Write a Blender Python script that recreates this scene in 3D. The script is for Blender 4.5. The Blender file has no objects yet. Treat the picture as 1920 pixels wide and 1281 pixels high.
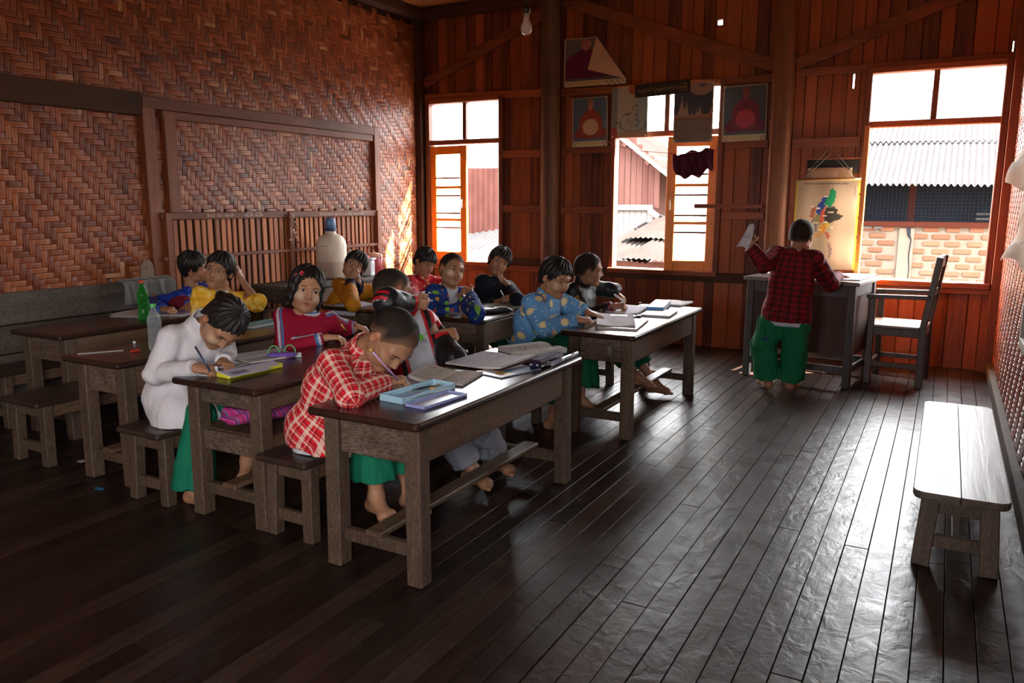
import bpy, bmesh, math, random
import numpy as np
from mathutils import Vector, Matrix
random.seed(7)
SC = bpy.context.scene
COL = SC.collection
# ------------------------------------------------------------------ camera
F_PX, CX, CY, CAM_H = 1472.3, 960.0, 640.5, 1.35
YAW, PITCH, ROLL = -0.502003, 0.174743, -0.002206
def cam_axes():
    f = np.array([math.sin(YAW)*math.cos(PITCH), math.cos(YAW)*math.cos(PITCH), -math.sin(PITCH)])
    r = np.array([math.cos(YAW), -math.sin(YAW), 0.0]); d = np.cross(f, r)
    c, s = math.cos(ROLL), math.sin(ROLL)
    return c*r+s*d, -s*r+c*d, f
CR, CD, CF = cam_axes()
cam_data = bpy.data.cameras.new('camera'); cam = bpy.data.objects.new('camera', cam_data); COL.objects.link(cam)
cam_data.sensor_fit = 'HORIZONTAL'; cam_data.sensor_width = 36.0; cam_data.lens = F_PX*36.0/1920.0
cam_data.clip_start = 0.05; cam_data.clip_end = 300
mw = Matrix.Identity(4)
for i in range(3):
    mw[i][0] = CR[i]; mw[i][1] = -CD[i]; mw[i][2] = -CF[i]
mw[2][3] = CAM_H
cam.matrix_world = mw
SC.camera = cam
# ------------------------------------------------------------------ view, sky, sun
SC.view_settings.view_transform = 'Standard'; SC.view_settings.look = 'None'
SC.view_settings.gamma = 1.0; SC.view_settings.use_curve_mapping = False
SC.view_settings.exposure = 1.65
SC.cycles.use_denoising = True
SC.cycles.max_bounces = 10; SC.cycles.diffuse_bounces = 6; SC.cycles.glossy_bounces = 4
SC.cycles.transparent_max_bounces = 16; SC.cycles.sample_clamp_indirect = 8.0
SC.cycles.caustics_reflective = False; SC.cycles.caustics_refractive = False
world = bpy.data.worlds.new('sky'); SC.world = world; world.use_nodes = True
wn = world.node_tree.nodes; wl = world.node_tree.links
wn['Background'].inputs['Color'].default_value = (0.96, 0.97, 1.0, 1)   # even bright haze
wn['Background'].inputs['Strength'].default_value = 10.0
sun_data = bpy.data.lights.new('sun', 'SUN'); sun = bpy.data.objects.new('sun', sun_data); COL.objects.link(sun)
sun_data.energy = 75.0; sun_data.angle = math.radians(0.8); sun_data.color = (1.0, 0.93, 0.82)
SUN_DIR = Vector((-0.78, -0.55, -0.85)).normalized()
sun.rotation_euler = SUN_DIR.to_track_quat('-Z', 'Y').to_euler(); sun.location = (6, 14, 9)
def portal(loc, rot, sx, sy):            # daylight portals in the room's real openings (guide sky sampling only)
    d = bpy.data.lights.new('window_portal', 'AREA'); o = bpy.data.objects.new('window_portal', d); COL.objects.link(o)
    d.shape = 'RECTANGLE'; d.size = sx; d.size_y = sy; d.cycles.is_portal = True
    o.location = loc; o.rotation_euler = rot
# ------------------------------------------------------------------ pixel -> place helpers (1920x1281 frame)
def ray(x, y): return CR*((x-CX)/F_PX) + CD*((y-CY)/F_PX) + CF
O0 = np.array([0.0, 0.0, CAM_H])
def atX(x, y, X): d = ray(x, y); return O0 + d*(X/d[0])
def atY(x, y, Y): d = ray(x, y); return O0 + d*(Y/d[1])
def atZ(x, y, Z): d = ray(x, y); return O0 + d*((Z-CAM_H)/d[2])
def atD(x, y, D): return O0 + ray(x, y)*D
# ------------------------------------------------------------------ object helpers
def tag(o, label=None, cat=None, group=None, kind=None):
    if label: o['label'] = label
    if cat: o['category'] = cat
    if group: o['group'] = group
    if kind: o['kind'] = kind
    return o
def link(name, me, parent=None, mat=None):
    o = bpy.data.objects.new(name, me); COL.objects.link(o)
    if parent is not None: o.parent = parent
    if mat is not None and me is not None:
        if not me.materials: me.materials.append(mat)
    return o
def empty(name, loc=(0, 0, 0), rz=0.0, label=None, cat=None, group=None, kind=None, parent=None):
    o = bpy.data.objects.new(name, None); COL.objects.link(o)
    o.location = loc; o.rotation_euler = (0, 0, rz); o.empty_display_size = 0.05
    if parent is not None: o.parent = parent
    return tag(o, label, cat, group, kind)
class MB:
    """collects simple solids, in the local coordinates of the object to be"""
    def __init__(s): s.v = []; s.f = []; s.sm = []; s.col = []
    def add(s, vs, fs, smooth=False, col=None):
        n = len(s.v); s.v += [tuple(map(float, p)) for p in vs]
        s.f += [tuple(i+n for i in f) for f in fs]; s.sm += [smooth]*len(fs); s.col += [col]*len(fs)
        return s
    def box(s, c, d, ch=0.0, M=None, col=None):
        """box with chamfered edges: centre, full sizes"""
        hx, hy, hz = d[0]/2, d[1]/2, d[2]/2
        ch = min(ch, hx*.45, hy*.45, hz*.45)
        vs = []; fs = []
        if ch <= 0:
            vs = [(x, y, z) for x in (-hx, hx) for y in (-hy, hy) for z in (-hz, hz)]
            fs = [(0,1,3,2),(4,6,7,5),(0,4,5,1),(2,3,7,6),(0,2,6,4),(1,5,7,3)]
        else:
            idx = {}
            for sx in (-1, 1):
                for sy in (-1, 1):
                    for sz in (-1, 1):
                        for a in range(3):
                            p = [sx*(hx-ch), sy*(hy-ch), sz*(hz-ch)]
                            p[a] = (sx*hx, sy*hy, sz*hz)[a]
                            idx[(sx, sy, sz, a)] = len(vs); vs.append(tuple(p))
            for a in range(3):
                b, c2 = (a+1) % 3, (a+2) % 3
                for sg in (-1, 1):
                    q = []
                    for (u, w) in ((-1,-1),(1,-1),(1,1),(-1,1)):
                        k = [0,0,0]; k[a] = sg; k[b] = u; k[c2] = w; q.append(idx[(*k, a)])
                    fs.append(tuple(q) if sg > 0 else tuple(q[::-1]))
            for a in range(3):            # edges along axis a
                b, c2 = (a+1) % 3, (a+2) % 3
                for u in (-1, 1):
                    for w in (-1, 1):
                        def kk(sg, ax):
                            k = [0,0,0]; k[a] = sg; k[b] = u; k[c2] = w; return idx[(*k, ax)]
                        q = (kk(-1, b), kk(1, b), kk(1, c2), kk(-1, c2))
                        fs.append(q if u*w < 0 else q[::-1])
            for sx in (-1, 1):
                for sy in (-1, 1):
                    for sz in (-1, 1):
                        q = tuple(idx[(sx, sy, sz, a)] for a in range(3))
                        fs.append(q if sx*sy*sz > 0 else q[::-1])
        out = []
        for p in vs:
            if M is not None: p = M @ Vector(p)
            out.append((p[0]+c[0], p[1]+c[1], p[2]+c[2]))
        return s.add(out, fs, col=col)
    def bar(s, a, b, w, h, ch=0.0, up=(0, 0, 1), col=None):
        """rectangular bar from a to b: w across, h along up"""
        a, b = Vector(a), Vector(b); d = b-a; L = d.length; d.normalize()
        u = Vector(up); u = (u - d*u.dot(d)).normalized(); r = d.cross(u)
        M = Matrix((r, d, u)).transposed()
        return s.box((a+b)/2, (w, L, h), ch, M, col)
    def tube(s, pts, r, n=10, cap=True, smooth=True, col=None):
        pts = [Vector(p) for p in pts]; rs = r if isinstance(r, (list, tuple)) else [r]*len(pts)
        vs = []; fs = []; pu = None
        for i, p in enumerate(pts):
            d = (pts[min(i+1, len(pts)-1)] - pts[max(i-1, 0)])
            d = d.normalized() if d.length > 1e-9 else Vector((0, 0, 1))
            if pu is None: pu = d.orthogonal().normalized()
            pu = (pu - d*pu.dot(d)); pu = pu.normalized() if pu.length > 1e-6 else d.orthogonal().normalized()
            w = d.cross(pu)
            for k in range(n):
                t = 2*math.pi*k/n; vs.append(p + (pu*math.cos(t)+w*math.sin(t))*rs[i])
        for i in range(len(pts)-1):
            for k in range(n):
                a, b = i*n+k, i*n+(k+1) % n; fs.append((a, b, b+n, a+n))
        s.add(vs, fs, smooth, col)
        if cap:
            m = len(s.v)-len(vs)
            s.f.append(tuple(m+k for k in range(n))[::-1]); s.sm.append(False); s.col.append(col)
            e = m+(len(pts)-1)*n; s.f.append(tuple(e+k for k in range(n))); s.sm.append(False); s.col.append(col)
        return s
    def lathe(s, prof, n=24, c=(0, 0, 0), smooth=True, M=None, col=None):
        vs = []; fs = []
        for (r, z) in prof:
            for k in range(n):
                t = 2*math.pi*k/n; p = Vector((r*math.cos(t), r*math.sin(t), z))
                if M is not None: p = M @ p
                vs.append((p[0]+c[0], p[1]+c[1], p[2]+c[2]))
        for i in range(len(prof)-1):
            for k in range(n):
                a, b = i*n+k, i*n+(k+1) % n; fs.append((a, b, b+n, a+n))
        fs.append(tuple(range(n))[::-1]); e = (len(prof)-1)*n; fs.append(tuple(e+k for k in range(n)))
        return s.add(vs, fs, smooth, col)
    def prism(s, poly, z0, z1, M=None, c=(0, 0, 0), col=None):
        """polygon (x,y) extruded along z"""
        n = len(poly); vs = [(x, y, z0) for x, y in poly]+[(x, y, z1) for x, y in poly]
        fs = [tuple(range(n))[::-1], tuple(range(n, 2*n))]+[(i, (i+1) % n, n+(i+1) % n, n+i) for i in range(n)]
        if M is not None: vs = [M @ Vector(p) for p in vs]
        return s.add([(p[0]+c[0], p[1]+c[1], p[2]+c[2]) for p in vs], fs, col=col)
    def mesh(s, name):
        me = bpy.data.meshes.new(name); me.from_pydata(s.v, [], s.f); me.update()
        me.polygons.foreach_set('use_smooth', s.sm)
        if any(c is not None for c in s.col):
            at = me.color_attributes.new('tint', 'FLOAT_COLOR', 'CORNER')
            arr = []
            for p in me.polygons:
                c = s.col[p.index] or (1, 1, 1)
                arr += [c[0], c[1], c[2], 1.0]*p.loop_total
            at.data.foreach_set('color', arr)
        return me
    def build(s, name, mat, parent=None, loc=None, label=None, **kw):
        me = s.mesh(name); o = link(name, me, parent, mat)
        if loc is not None: o.location = loc
        return tag(o, label, **kw)
_boxcache = {}
def box_obj(name, c, d, mat, parent=None, ch=0.003, rot=None):
    """one chamfered box object at c (parent space); alike boxes share mesh data"""
    key = (round(d[0], 3), round(d[1], 3), round(d[2], 3), ch, mat.name)
    if key not in _boxcache:
        _boxcache[key] = MB().box((0, 0, 0), d, ch).mesh(name); _boxcache[key].materials.append(mat)
    o = bpy.data.objects.new(name, _boxcache[key]); COL.objects.link(o); o.location = c
    if rot is not None: o.rotation_euler = rot
    if parent is not None: o.parent = parent
    return o
def bar_obj(name, a, b, w, h, mat, parent=None, ch=0.003, up=(0, 0, 1)):
    a, b = Vector(a), Vector(b)
    return MB().bar(a-(a+b)/2, b-(a+b)/2, w, h, ch, up).build(name, mat, parent, loc=(a+b)/2)
def copy_tree(o, parent=None):
    c = o.copy(); COL.objects.link(c); c.parent = parent
    for ch in list(o.children): copy_tree(ch, c)
    return c
# ------------------------------------------------------------------ materials
MATS = {}
class N:
    def __init__(s, name):
        s.m = bpy.data.materials.new(name); s.m.use_nodes = True
        s.t = s.m.node_tree; s.n = s.t.nodes; s.l = s.t.links; s.b = s.n['Principled BSDF']; MATS[name] = s.m
    def node(s, typ, **kw):
        n = s.n.new(typ)
        for k, v in kw.items():
            if hasattr(n, k): setattr(n, k, v)
            else: s.set(n.inputs[k.replace('_', ' ')], v)
        return n
    def set(s, inp, v):
        if isinstance(v, bpy.types.NodeSocket): s.l.new(v, inp)
        else:
            if isinstance(v, (tuple, list)) and len(v) == 3 and inp.type == 'RGBA': v = (*v, 1)
            inp.default_value = v
    def math(s, op, a, b=0.0, c=None):
        n = s.n.new('ShaderNodeMath'); n.operation = op; s.set(n.inputs[0], a); s.set(n.inputs[1], b)
        if c is not None: s.set(n.inputs[2], c)
        return n.outputs[0]
    def vmath(s, op, a, b):
        n = s.n.new('ShaderNodeVectorMath'); n.operation = op; s.set(n.inputs[0], a); s.set(n.inputs[1], b); return n.outputs[0]
    def mix(s, f, a, b, mode='MIX'):
        n = s.n.new('ShaderNodeMix'); n.data_type = 'RGBA'; n.blend_type = mode
        s.set(n.inputs[0], f); s.set(n.inputs[6], a); s.set(n.inputs[7], b); return n.outputs[2]
    def ramp(s, f, stops):
        n = s.n.new('ShaderNodeValToRGB'); e = n.color_ramp.elements
        while len(e) < len(stops): e.new(0.5)
        for el, (p, c) in zip(e, stops): el.position = p; el.color = (*c, 1) if len(c) == 3 else c
        s.set(n.inputs[0], f); return n.outputs[0]
    def noise(s, vec, scale, detail=4.0, rough=0.55, dist=0.0):
        n = s.n.new('ShaderNodeTexNoise'); s.set(n.inputs['Vector'], vec); n.inputs['Scale'].default_value = scale
        n.inputs['Detail'].default_value = detail; n.inputs['Roughness'].default_value = rough; n.inputs['Distortion'].default_value = dist
        return n.outputs['Fac']
    def pos(s): return s.n.new('ShaderNodeNewGeometry').outputs['Position']
    def obj(s): return s.n.new('ShaderNodeTexCoord').outputs['Object']
    def rnd(s): return s.n.new('ShaderNodeObjectInfo').outputs['Random']
    def attr(s, name): n = s.n.new('ShaderNodeAttribute'); n.attribute_name = name; return n
    def bump(s, h, strength=0.3, dist=0.01):
        n = s.n.new('ShaderNodeBump'); n.inputs['Strength'].default_value = strength; n.inputs['Distance'].default_value = dist
        s.set(n.inputs['Height'], h); s.l.new(n.outputs[0], s.b.inputs['Normal']); return n
    def out(s, **kw):
        for k, v in kw.items():
            s.set(s.b.inputs[k.replace('_', ' ')], v)
        return s.m
def plain(name, col, rough=0.6, spec=0.4, metal=0.0, noise=0.06, scale=30.0, bump=0.0):
    if name in MATS: return MATS[name]
    k = N(name); c = col
    if noise > 0:
        f = k.noise(k.obj(), scale, 3)
        c = k.mix(f, tuple(max(0, x*(1-noise*2)) for x in col), tuple(min(1, x*(1+noise*2)) for x in col))
        if bump: k.bump(f, bump, 0.004)
    k.out(Base_Color=c, Roughness=rough, Specular_IOR_Level=spec, Metallic=metal); return k.m
def wood(name, dark, light, axis=2, rough=0.6, spec=0.35, var=0.5, grain=1.0, bump=0.25, coord='pos', wear=0.0, wearcol=(0.4, 0.36, 0.32), speck=0.0):
    """sawn timber: fine streaks along one axis, each piece with its own tone"""
    k = N(name); src = k.pos() if coord == 'pos' else k.obj()
    sc = [28.0*grain]*3; sc[axis] = 1.6*grain
    r = k.rnd()
    off = k.n.new('ShaderNodeCombineXYZ'); k.set(off.inputs[0], k.math('MULTIPLY', r, 37.0)); k.set(off.inputs[1], k.math('MULTIPLY', r, 71.0)); k.set(off.inputs[2], k.math('MULTIPLY', r, 53.0))
    v = k.vmath('ADD', k.vmath('MULTIPLY', src, tuple(sc)), off.outputs[0])
    g = k.noise(v, 1.0, 5, 0.6, 0.6)
    big = k.noise(k.vmath('ADD', src, off.outputs[0]), 2.2, 3)
    f = k.math('ADD', k.math('MULTIPLY', g, 0.75), k.math('MULTIPLY', big, 0.35))
    f = k.math('ADD', f, k.math('MULTIPLY', k.math('SUBTRACT', r, 0.5), var))
    c = k.ramp(f, [(0.22, dark), (0.5, tuple((a+b)/2 for a, b in zip(dark, light))), (0.85, light)])
    if wear > 0:
        w = k.noise(src, 14.0, 6, 0.7); w = k.ramp(w, [(0.52-wear*.3, (0, 0, 0)), (0.72, (1, 1, 1))])
        c = k.mix(k.math('MULTIPLY', w, wear), c, wearcol)
    if speck > 0:
        sv = [150.0]*3; sv[axis] = 45.0; w2 = k.noise(k.vmath('MULTIPLY', src, tuple(sv)), 1.0, 4, .7); c = k.mix(speck, c, k.mix(k.ramp(w2, [(.38, (0, 0, 0)), (.66, (1, 1, 1))]), (.25, .25, .25), (2.0, 1.9, 1.8)), 'MULTIPLY')
    k.bump(g, bump, 0.004)
    k.out(Base_Color=c, Roughness=rough, Specular_IOR_Level=spec); return k.m
# ================================================================== the room
XL, XR, YF, YB, ZC = -5.21, 0.41, 7.36, -2.9, 3.375
M_wall = wood('red_brown_boards', (0.060, 0.012, 0.0045), (0.36, 0.085, 0.022), axis=2, rough=0.5, spec=0.4, var=0.55)
M_trim = wood('red_brown_trim', (0.085, 0.019, 0.008), (0.36, 0.098, 0.034), axis=0, rough=0.5, spec=0.4, var=0.3)
M_trimz = wood('red_brown_trim_upright', (0.06, 0.014, 0.006), (0.26, 0.07, 0.024), axis=2, rough=0.5, spec=0.4, var=0.3)
M_trimy = wood('brown_rail', (0.055, 0.016, 0.008), (0.22, 0.070, 0.032), axis=1, rough=0.55, spec=0.35, var=0.3)
M_postd = wood('dark_post', (0.030, 0.017, 0.010), (0.15, 0.085, 0.05), axis=2, rough=0.7, spec=0.25, var=0.1)
M_postr = wood('brown_post', (0.075, 0.028, 0.013), (0.26, 0.105, 0.05), axis=2, rough=0.6, spec=0.3, var=0.1)
M_beam = wood('dark_beam', (0.020, 0.009, 0.005), (0.085, 0.036, 0.018), axis=0, rough=0.7, spec=0.25, var=0.1)
M_beamy = wood('dark_beam_long', (0.020, 0.009, 0.005), (0.085, 0.036, 0.018), axis=1, rough=0.7, spec=0.25, var=0.1)
M_ceil = wood('ceiling_boards', (0.20, 0.085, 0.022), (0.55, 0.27, 0.08), axis=0, rough=0.6, spec=0.3, var=0.4)
M_grey = wood('weathered_boards', (0.024, 0.018, 0.013), (0.11, 0.088, 0.07), axis=1, rough=0.75, spec=0.25, var=0.2, wear=0.35, wearcol=(0.12, 0.105, 0.09), speck=.4)
M_slat = wood('slat_wood', (0.17, 0.045, 0.013), (0.55, 0.175, 0.055), axis=2, rough=0.5, spec=0.4, var=0.5)
def floor_mat():
    k = N('lacquered_floor'); p = k.pos(); r = k.rnd()
    off = k.n.new('ShaderNodeCombineXYZ'); k.set(off.inputs[0], k.math('MULTIPLY', r, 31.0)); k.set(off.inputs[1], k.math('MULTIPLY', r, 57.0))
    q = k.vmath('ADD', p, off.outputs[0])
    g = k.noise(k.vmath('MULTIPLY', q, (60, 4, 20)), 1.0, 5, 0.6, 0.8)
    big = k.noise(q, 2.5, 4); cup = k.noise(k.vmath('MULTIPLY', q, (14, 11, 1)), 1.0, 3, 0.5, 0.6)
    scuff = k.noise(p, 26.0, 5, 0.7)
    f = k.math('ADD', k.math('MULTIPLY', g, 0.55), k.math('ADD', k.math('MULTIPLY', big, 0.4), k.math('MULTIPLY', k.math('SUBTRACT', r, 0.5), 0.38)))
    c = k.ramp(f, [(0.2, (0.010, 0.0046, 0.0032)), (0.5, (0.023, 0.0115, 0.0083)), (0.85, (0.060, 0.034, 0.024))])
    wl_ = k.ramp(scuff, [(0.56, (0, 0, 0)), (0.75, (1, 1, 1))])
    c = k.mix(k.math('MULTIPLY', wl_, 0.22), c, (0.08, 0.06, 0.05))
    ro = k.math('ADD', 0.22, k.math('MULTIPLY', k.noise(p, 7.0, 5, 0.65), 0.30))
    h = k.math('ADD', k.math('MULTIPLY', cup, 1.0), k.math('ADD', k.math('MULTIPLY', g, 0.10), k.math('MULTIPLY', k.ramp(k.noise(p, 24.0, 3), [(0.25, (0, 0, 0)), (0.40, (1, 1, 1))]), 0.14)))
    k.bump(h, 0.55, 0.007)
    return k.out(Base_Color=c, Roughness=ro, Specular_IOR_Level=0.36)
M_floor = floor_mat()
# ---- floor: boards running towards the window wall
floor = empty('floor', (0, 0, 0), kind='structure', label='dark lacquered plank floor with worn glossy boards')
MB().box((0, 0, 0), (XR-XL+0.5, YF-YB+0.5, 0.06)).build('subfloor', M_beam, floor, loc=((XL+XR)/2, (YF+YB)/2, -0.072))
rs = random.Random(3); x = XL
while x < XR-0.01:
    w = 0.0885 if x+0.0885*1.6 < XR else XR-x
    y = YB - rs.uniform(0, 1.5)
    while y < YF:
        L = rs.choice((2.4, 2.9, 3.4, 3.9)); y1 = min(y+L, YF); y0 = max(y, YB)
        if y1-y0 > 0.15:
            o = box_obj('plank', (x+w/2, (y0+y1)/2, -0.02+rs.uniform(-.0012, .0012)), (w-0.0040, y1-y0-0.004, 0.04), M_floor, floor, 0.0005)
            o.rotation_euler = (0, rs.uniform(-.006, .006), 0)
        y += L
    x += w
# ---- wall with the three windows (far)
W1, W2, W3 = (-5.055, -4.175), (-2.885, -1.885), (-0.648, 0.295)
ZS, ZT0, ZT1, ZW = 0.72, 1.97, 2.02, 2.405
wall_far = empty('wall_far', (0, YF, 0), kind='structure', label='red-brown vertical board wall with three windows')
HOLES = [(-1.956, -1.912, 2.918, 2.966), (-.800, -.786, 2.30, 2.42), (0.318, .326, 2.50, 2.58)]      # knot hole and splits that let the sky through
def rects(x0, x1, z0, z1):
    """rectangle minus the holes, as plain rectangles"""
    out = [(x0, x1, z0, z1)]
    for (a, b, c, d) in HOLES:
        nw = []
        for (p, q, r, t) in out:
            if b <= p or a >= q or d <= r or c >= t: nw.append((p, q, r, t)); continue
            a2, b2, c2, d2 = max(a, p), min(b, q), max(c, r), min(d, t)
            for k in ((p, q, r, c2), (p, q, d2, t), (p, a2, c2, d2), (b2, q, c2, d2)):
                if k[1]-k[0] > .002 and k[3]-k[2] > .002: nw.append(k)
        out = nw
    return out
def board(x0, x1, z0, z1, par=wall_far):
    dy = 0.02+rs.uniform(-.004, .003); rl = rects(x0+.0015, x1-.0015, z0, z1)
    if len(rl) == 1: return box_obj('plank', ((x0+x1)/2, dy, (z0+z1)/2), (round(x1-x0-0.003, 3), 0.022, z1-z0), M_wall, par, 0.004)
    m = MB()
    for (a, b, c, d) in rl: m.box(((a+b)/2-(x0+x1)/2, 0, (c+d)/2), (b-a, .022, d-c))
    return m.build('plank', M_wall, par, loc=((x0+x1)/2, dy, 0))
edges = [XL]
def cols(a, b):
    n = max(1, round((b-a)/0.112)); ws = [rs.uniform(.75, 1.25) for _ in range(n)]; t = sum(ws); x = a
    for w in ws:
        yield x, x+(b-a)*w/t; x += (b-a)*w/t
for a, b in ((XL, W1[0]), (W1[1], W2[0]), (W2[1], W3[0]), (W3[1], XR+.02)):
    for x0, x1 in cols(a, b): board(x0, x1, 0, ZC)
for a, b in (W1, W2, W3):
    for x0, x1 in cols(a, b):
        board(x0, x1, 0, ZS-0.03); board(x0, x1, ZW+0.03, ZC)
# outer boarding keeps stray sky out of the joints
for a, b, z0, z1 in ((XL-.1, W1[0]-.0, 0, ZC), (W1[1], W2[0], 0, ZC), (W2[1], W3[0], 0, ZC), (W3[1], XR+.12, 0, ZC), (W1[0], W1[1], -.1, ZS-.03), (W2[0], W2[1], -.1, ZS-.03), (W3[0], W3[1], -.1, ZS-.03),
                     (W1[0], W1[1], ZW+.03, ZC), (W2[0], W2[1], ZW+.03, ZC), (W3[0], W3[1], ZW+.03, ZC)):
    m = MB(); zz0 = -.1 if not z0 else z0
    for (p, q_, r, t) in rects(a, b, zz0, z1): m.box(((p+q_)/2, 0, (r+t)/2), (q_-p, .02, t-r))
    m.build('backing_board', M_beam, wall_far, loc=(0, 0.047, 0))
tn = [0]
def trim(pts, w, h, mat, label, up=(0, 0, 1), ch=0.004):
    tn[0] += 1
    o = bar_obj('trim_%d' % tn[0], pts[0], pts[1], w, h, mat, None, ch, up); return tag(o, label, kind='structure')
Yr = YF-0.02
# rails on the window wall (front faces proud of the boards)
trim(((XL+.1, Yr, 2.475), (-3.66, Yr, 2.44)), 0.045, 0.07, M_trim, 'red-brown rail over the left window')
trim(((-3.47, Yr, 2.425), (-1.43, Yr, 2.425)), 0.045, 0.07, M_trim, 'red-brown rail behind the posters')
trim(((-1.25, Yr, 2.455), (XR, Yr, 2.455)), 0.045, 0.06, M_trim, 'red-brown rail over the right window')
trim(((W1[1]+.03, Yr, 1.85), (-3.68, Yr, 1.85)), 0.04, 0.075, M_trim, 'short upper rail beside the left window')
trim(((W1[1]+.03, Yr, 1.29), (-3.68, Yr, 1.29)), 0.04, 0.075, M_trim, 'short middle rail beside the left window')
trim(((-3.46, Yr, 1.865), (W2[0]-.03, Yr, 1.865)), 0.04, 0.065, M_trim, 'short upper rail beside the dark round post')
trim(((-3.46, Yr, 1.28), (W2[0]-.03, Yr, 1.28)), 0.04, 0.07, M_trim, 'short middle rail beside the dark round post')
trim(((W2[1]+.05, Yr, 1.87), (-1.45, Yr, 1.87)), 0.04, 0.07, M_trim, 'upper rail under the pink monk poster')
trim(((-2.07, Yr-.075, 1.325), (-1.45, Yr-.075, 1.325)), 0.02, 0.04, M_trim, 'thin batten nailed across the middle window edge')
trim(((W2[1]+.05, Yr, 1.24), (-1.45, Yr, 1.24)), 0.04, 0.07, M_trim, 'middle rail under the thin batten')
trim(((-1.25, Yr, 1.865), (W3[0]-.05, Yr, 1.865)), 0.04, 0.085, M_trim, 'upper rail above the hanging map')
trim(((-1.25, Yr, 1.25), (W3[0]-.05, Yr, 1.25)), 0.04, 0.08, M_trim, 'middle rail behind the hanging map')
trim(((XL+.1, Yr, 0.665), (-3.66, Yr, 0.665)), 0.06, 0.07, M_trim, 'sill rail under the left window')
trim(((-3.46, Yr-.005, 0.668), (-1.44, Yr-.005, 0.668)), 0.07, 0.085, M_beam, 'dark sill rail under the middle window')
trim(((-1.24, Yr, 0.668), (XR, Yr, 0.668)), 0.06, 0.075, M_trim, 'sill rail under the right window')
trim(((-4.06, Yr-.03, 0.745), (-3.66, Yr-.03, 0.745)), 0.10, 0.05, M_beam, 'short dark ledge left of the round post')
# diagonal braces
trim(((-5.12, Yr, 2.62), (-3.66, Yr, 3.20)), 0.035, 0.10, M_trim, 'diagonal brace above the left window', up=(-.37, 0, .93))
trim(((-3.48, Yr, 3.30), (-1.42, Yr, 2.52)), 0.035, 0.11, M_trim, 'diagonal brace above the posters', up=(.35, 0, .93))
trim(((-1.26, Yr, 2.52), (0.05, Yr, 2.99)), 0.035, 0.10, M_trim, 'diagonal brace above the right window', up=(-.34, 0, .94))
# upright posts on the window wall
def round_post(p0, p1, r0, r1, mat, label, seed, sq=0.35):
    rr = random.Random(seed); vs = []; fs = []; n = 20; m = 22; ph = [rr.uniform(0, 6.3) for _ in range(6)]
    for i in range(m+1):
        t = i/m; c = Vector(p0).lerp(Vector(p1), t); r = r0+(r1-r0)*t
        for k in range(n):
            a = 2*math.pi*k/n
            q = r*(1+0.035*math.sin(3*a+ph[0]+2*t)+0.02*math.sin(5*a+ph[1]-5*t)+0.015*math.sin(9*t+ph[2]+a))
            sqf = 1/max(abs(math.cos(a)), abs(math.sin(a))); q *= (1-sq)+sq*sqf
            vs.append(c+Vector((math.cos(a)*q+0.006*math.sin(4*t+ph[3]), math.sin(a)*q, 0)))
        if i:
            for k in range(n):
                a, b = (i-1)*n+k, (i-1)*n+(k+1) % n; fs.append((a, b, b+n, a+n))
    fs.append(tuple(range(n))[::-1]); fs.append(tuple(m*n+k for k in range(n)))
    tn[0] += 1
    o = MB().add(vs, fs, True).build('trim_%d' % tn[0], mat); return tag(o, label, kind='structure')
round_post((-3.545, YF-.10, 0), (-3.565, YF-.10, ZC), 0.083, 0.092, M_postd, 'dark round post between the left and middle windows', 5)
round_post((-1.32, YF-.10, 0), (-1.36, YF-.10, ZC), 0.088, 0.082, M_postr, 'brown squared post between the middle and right windows', 9, 0.6)
trim(((-3.668, YF-.035, 0), (-3.668, YF-.035, ZC)), 0.04, 0.05, M_trimz, 'thin upright batten on the round post', up=(0, 1, 0))
trim(((XL+.045, YF-.05, 0), (XL+.045, YF-.05, ZC)), 0.08, 0.09, M_beam, 'dark corner post by the left window', up=(0, 1, 0))
trim(((XR-.035, YF-.045, 0), (XR-.035, YF-.045, ZC)), 0.07, 0.08, M_trimz, 'corner post beside the right window', up=(0, 1, 0))
# ceiling and its beams
ceiling = empty('ceiling', (0, 0, ZC), kind='structure', label='orange-brown board ceiling')
y = YB
while y < YF:
    w = min(0.20, YF-y); box_obj('plank', ((XL+XR)/2, y+w/2, 0.012+rs.uniform(0, .003)), (XR-XL+.1, round(w-0.004, 3), 0.02), M_ceil, ceiling, 0.003); y += w
MB().box((0, 0, 0), (XR-XL+1.2, YF-YB+1.0, 0.03)).build('roof_deck', M_beam, ceiling, loc=((XL+XR)/2, (YF+YB)/2, 0.06))
trim(((XL, YF-.07, ZC-.05), (XR, YF-.07, ZC-.05)), 0.14, 0.10, M_beam, 'dark beam along the top of the window wall')
trim(((XL+.07, YB, ZC-.05), (XL+.07, YF-.14, ZC-.05)), 0.14, 0.10, M_beamy, 'dark beam along the top of the woven wall')
# eave outside the windows
trim(((XL-.6, YF+.46, 3.20), (XR+1.6, YF+.46, 3.20)), 0.78, 0.03, M_beam, 'dark eave board outside above the windows')

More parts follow.
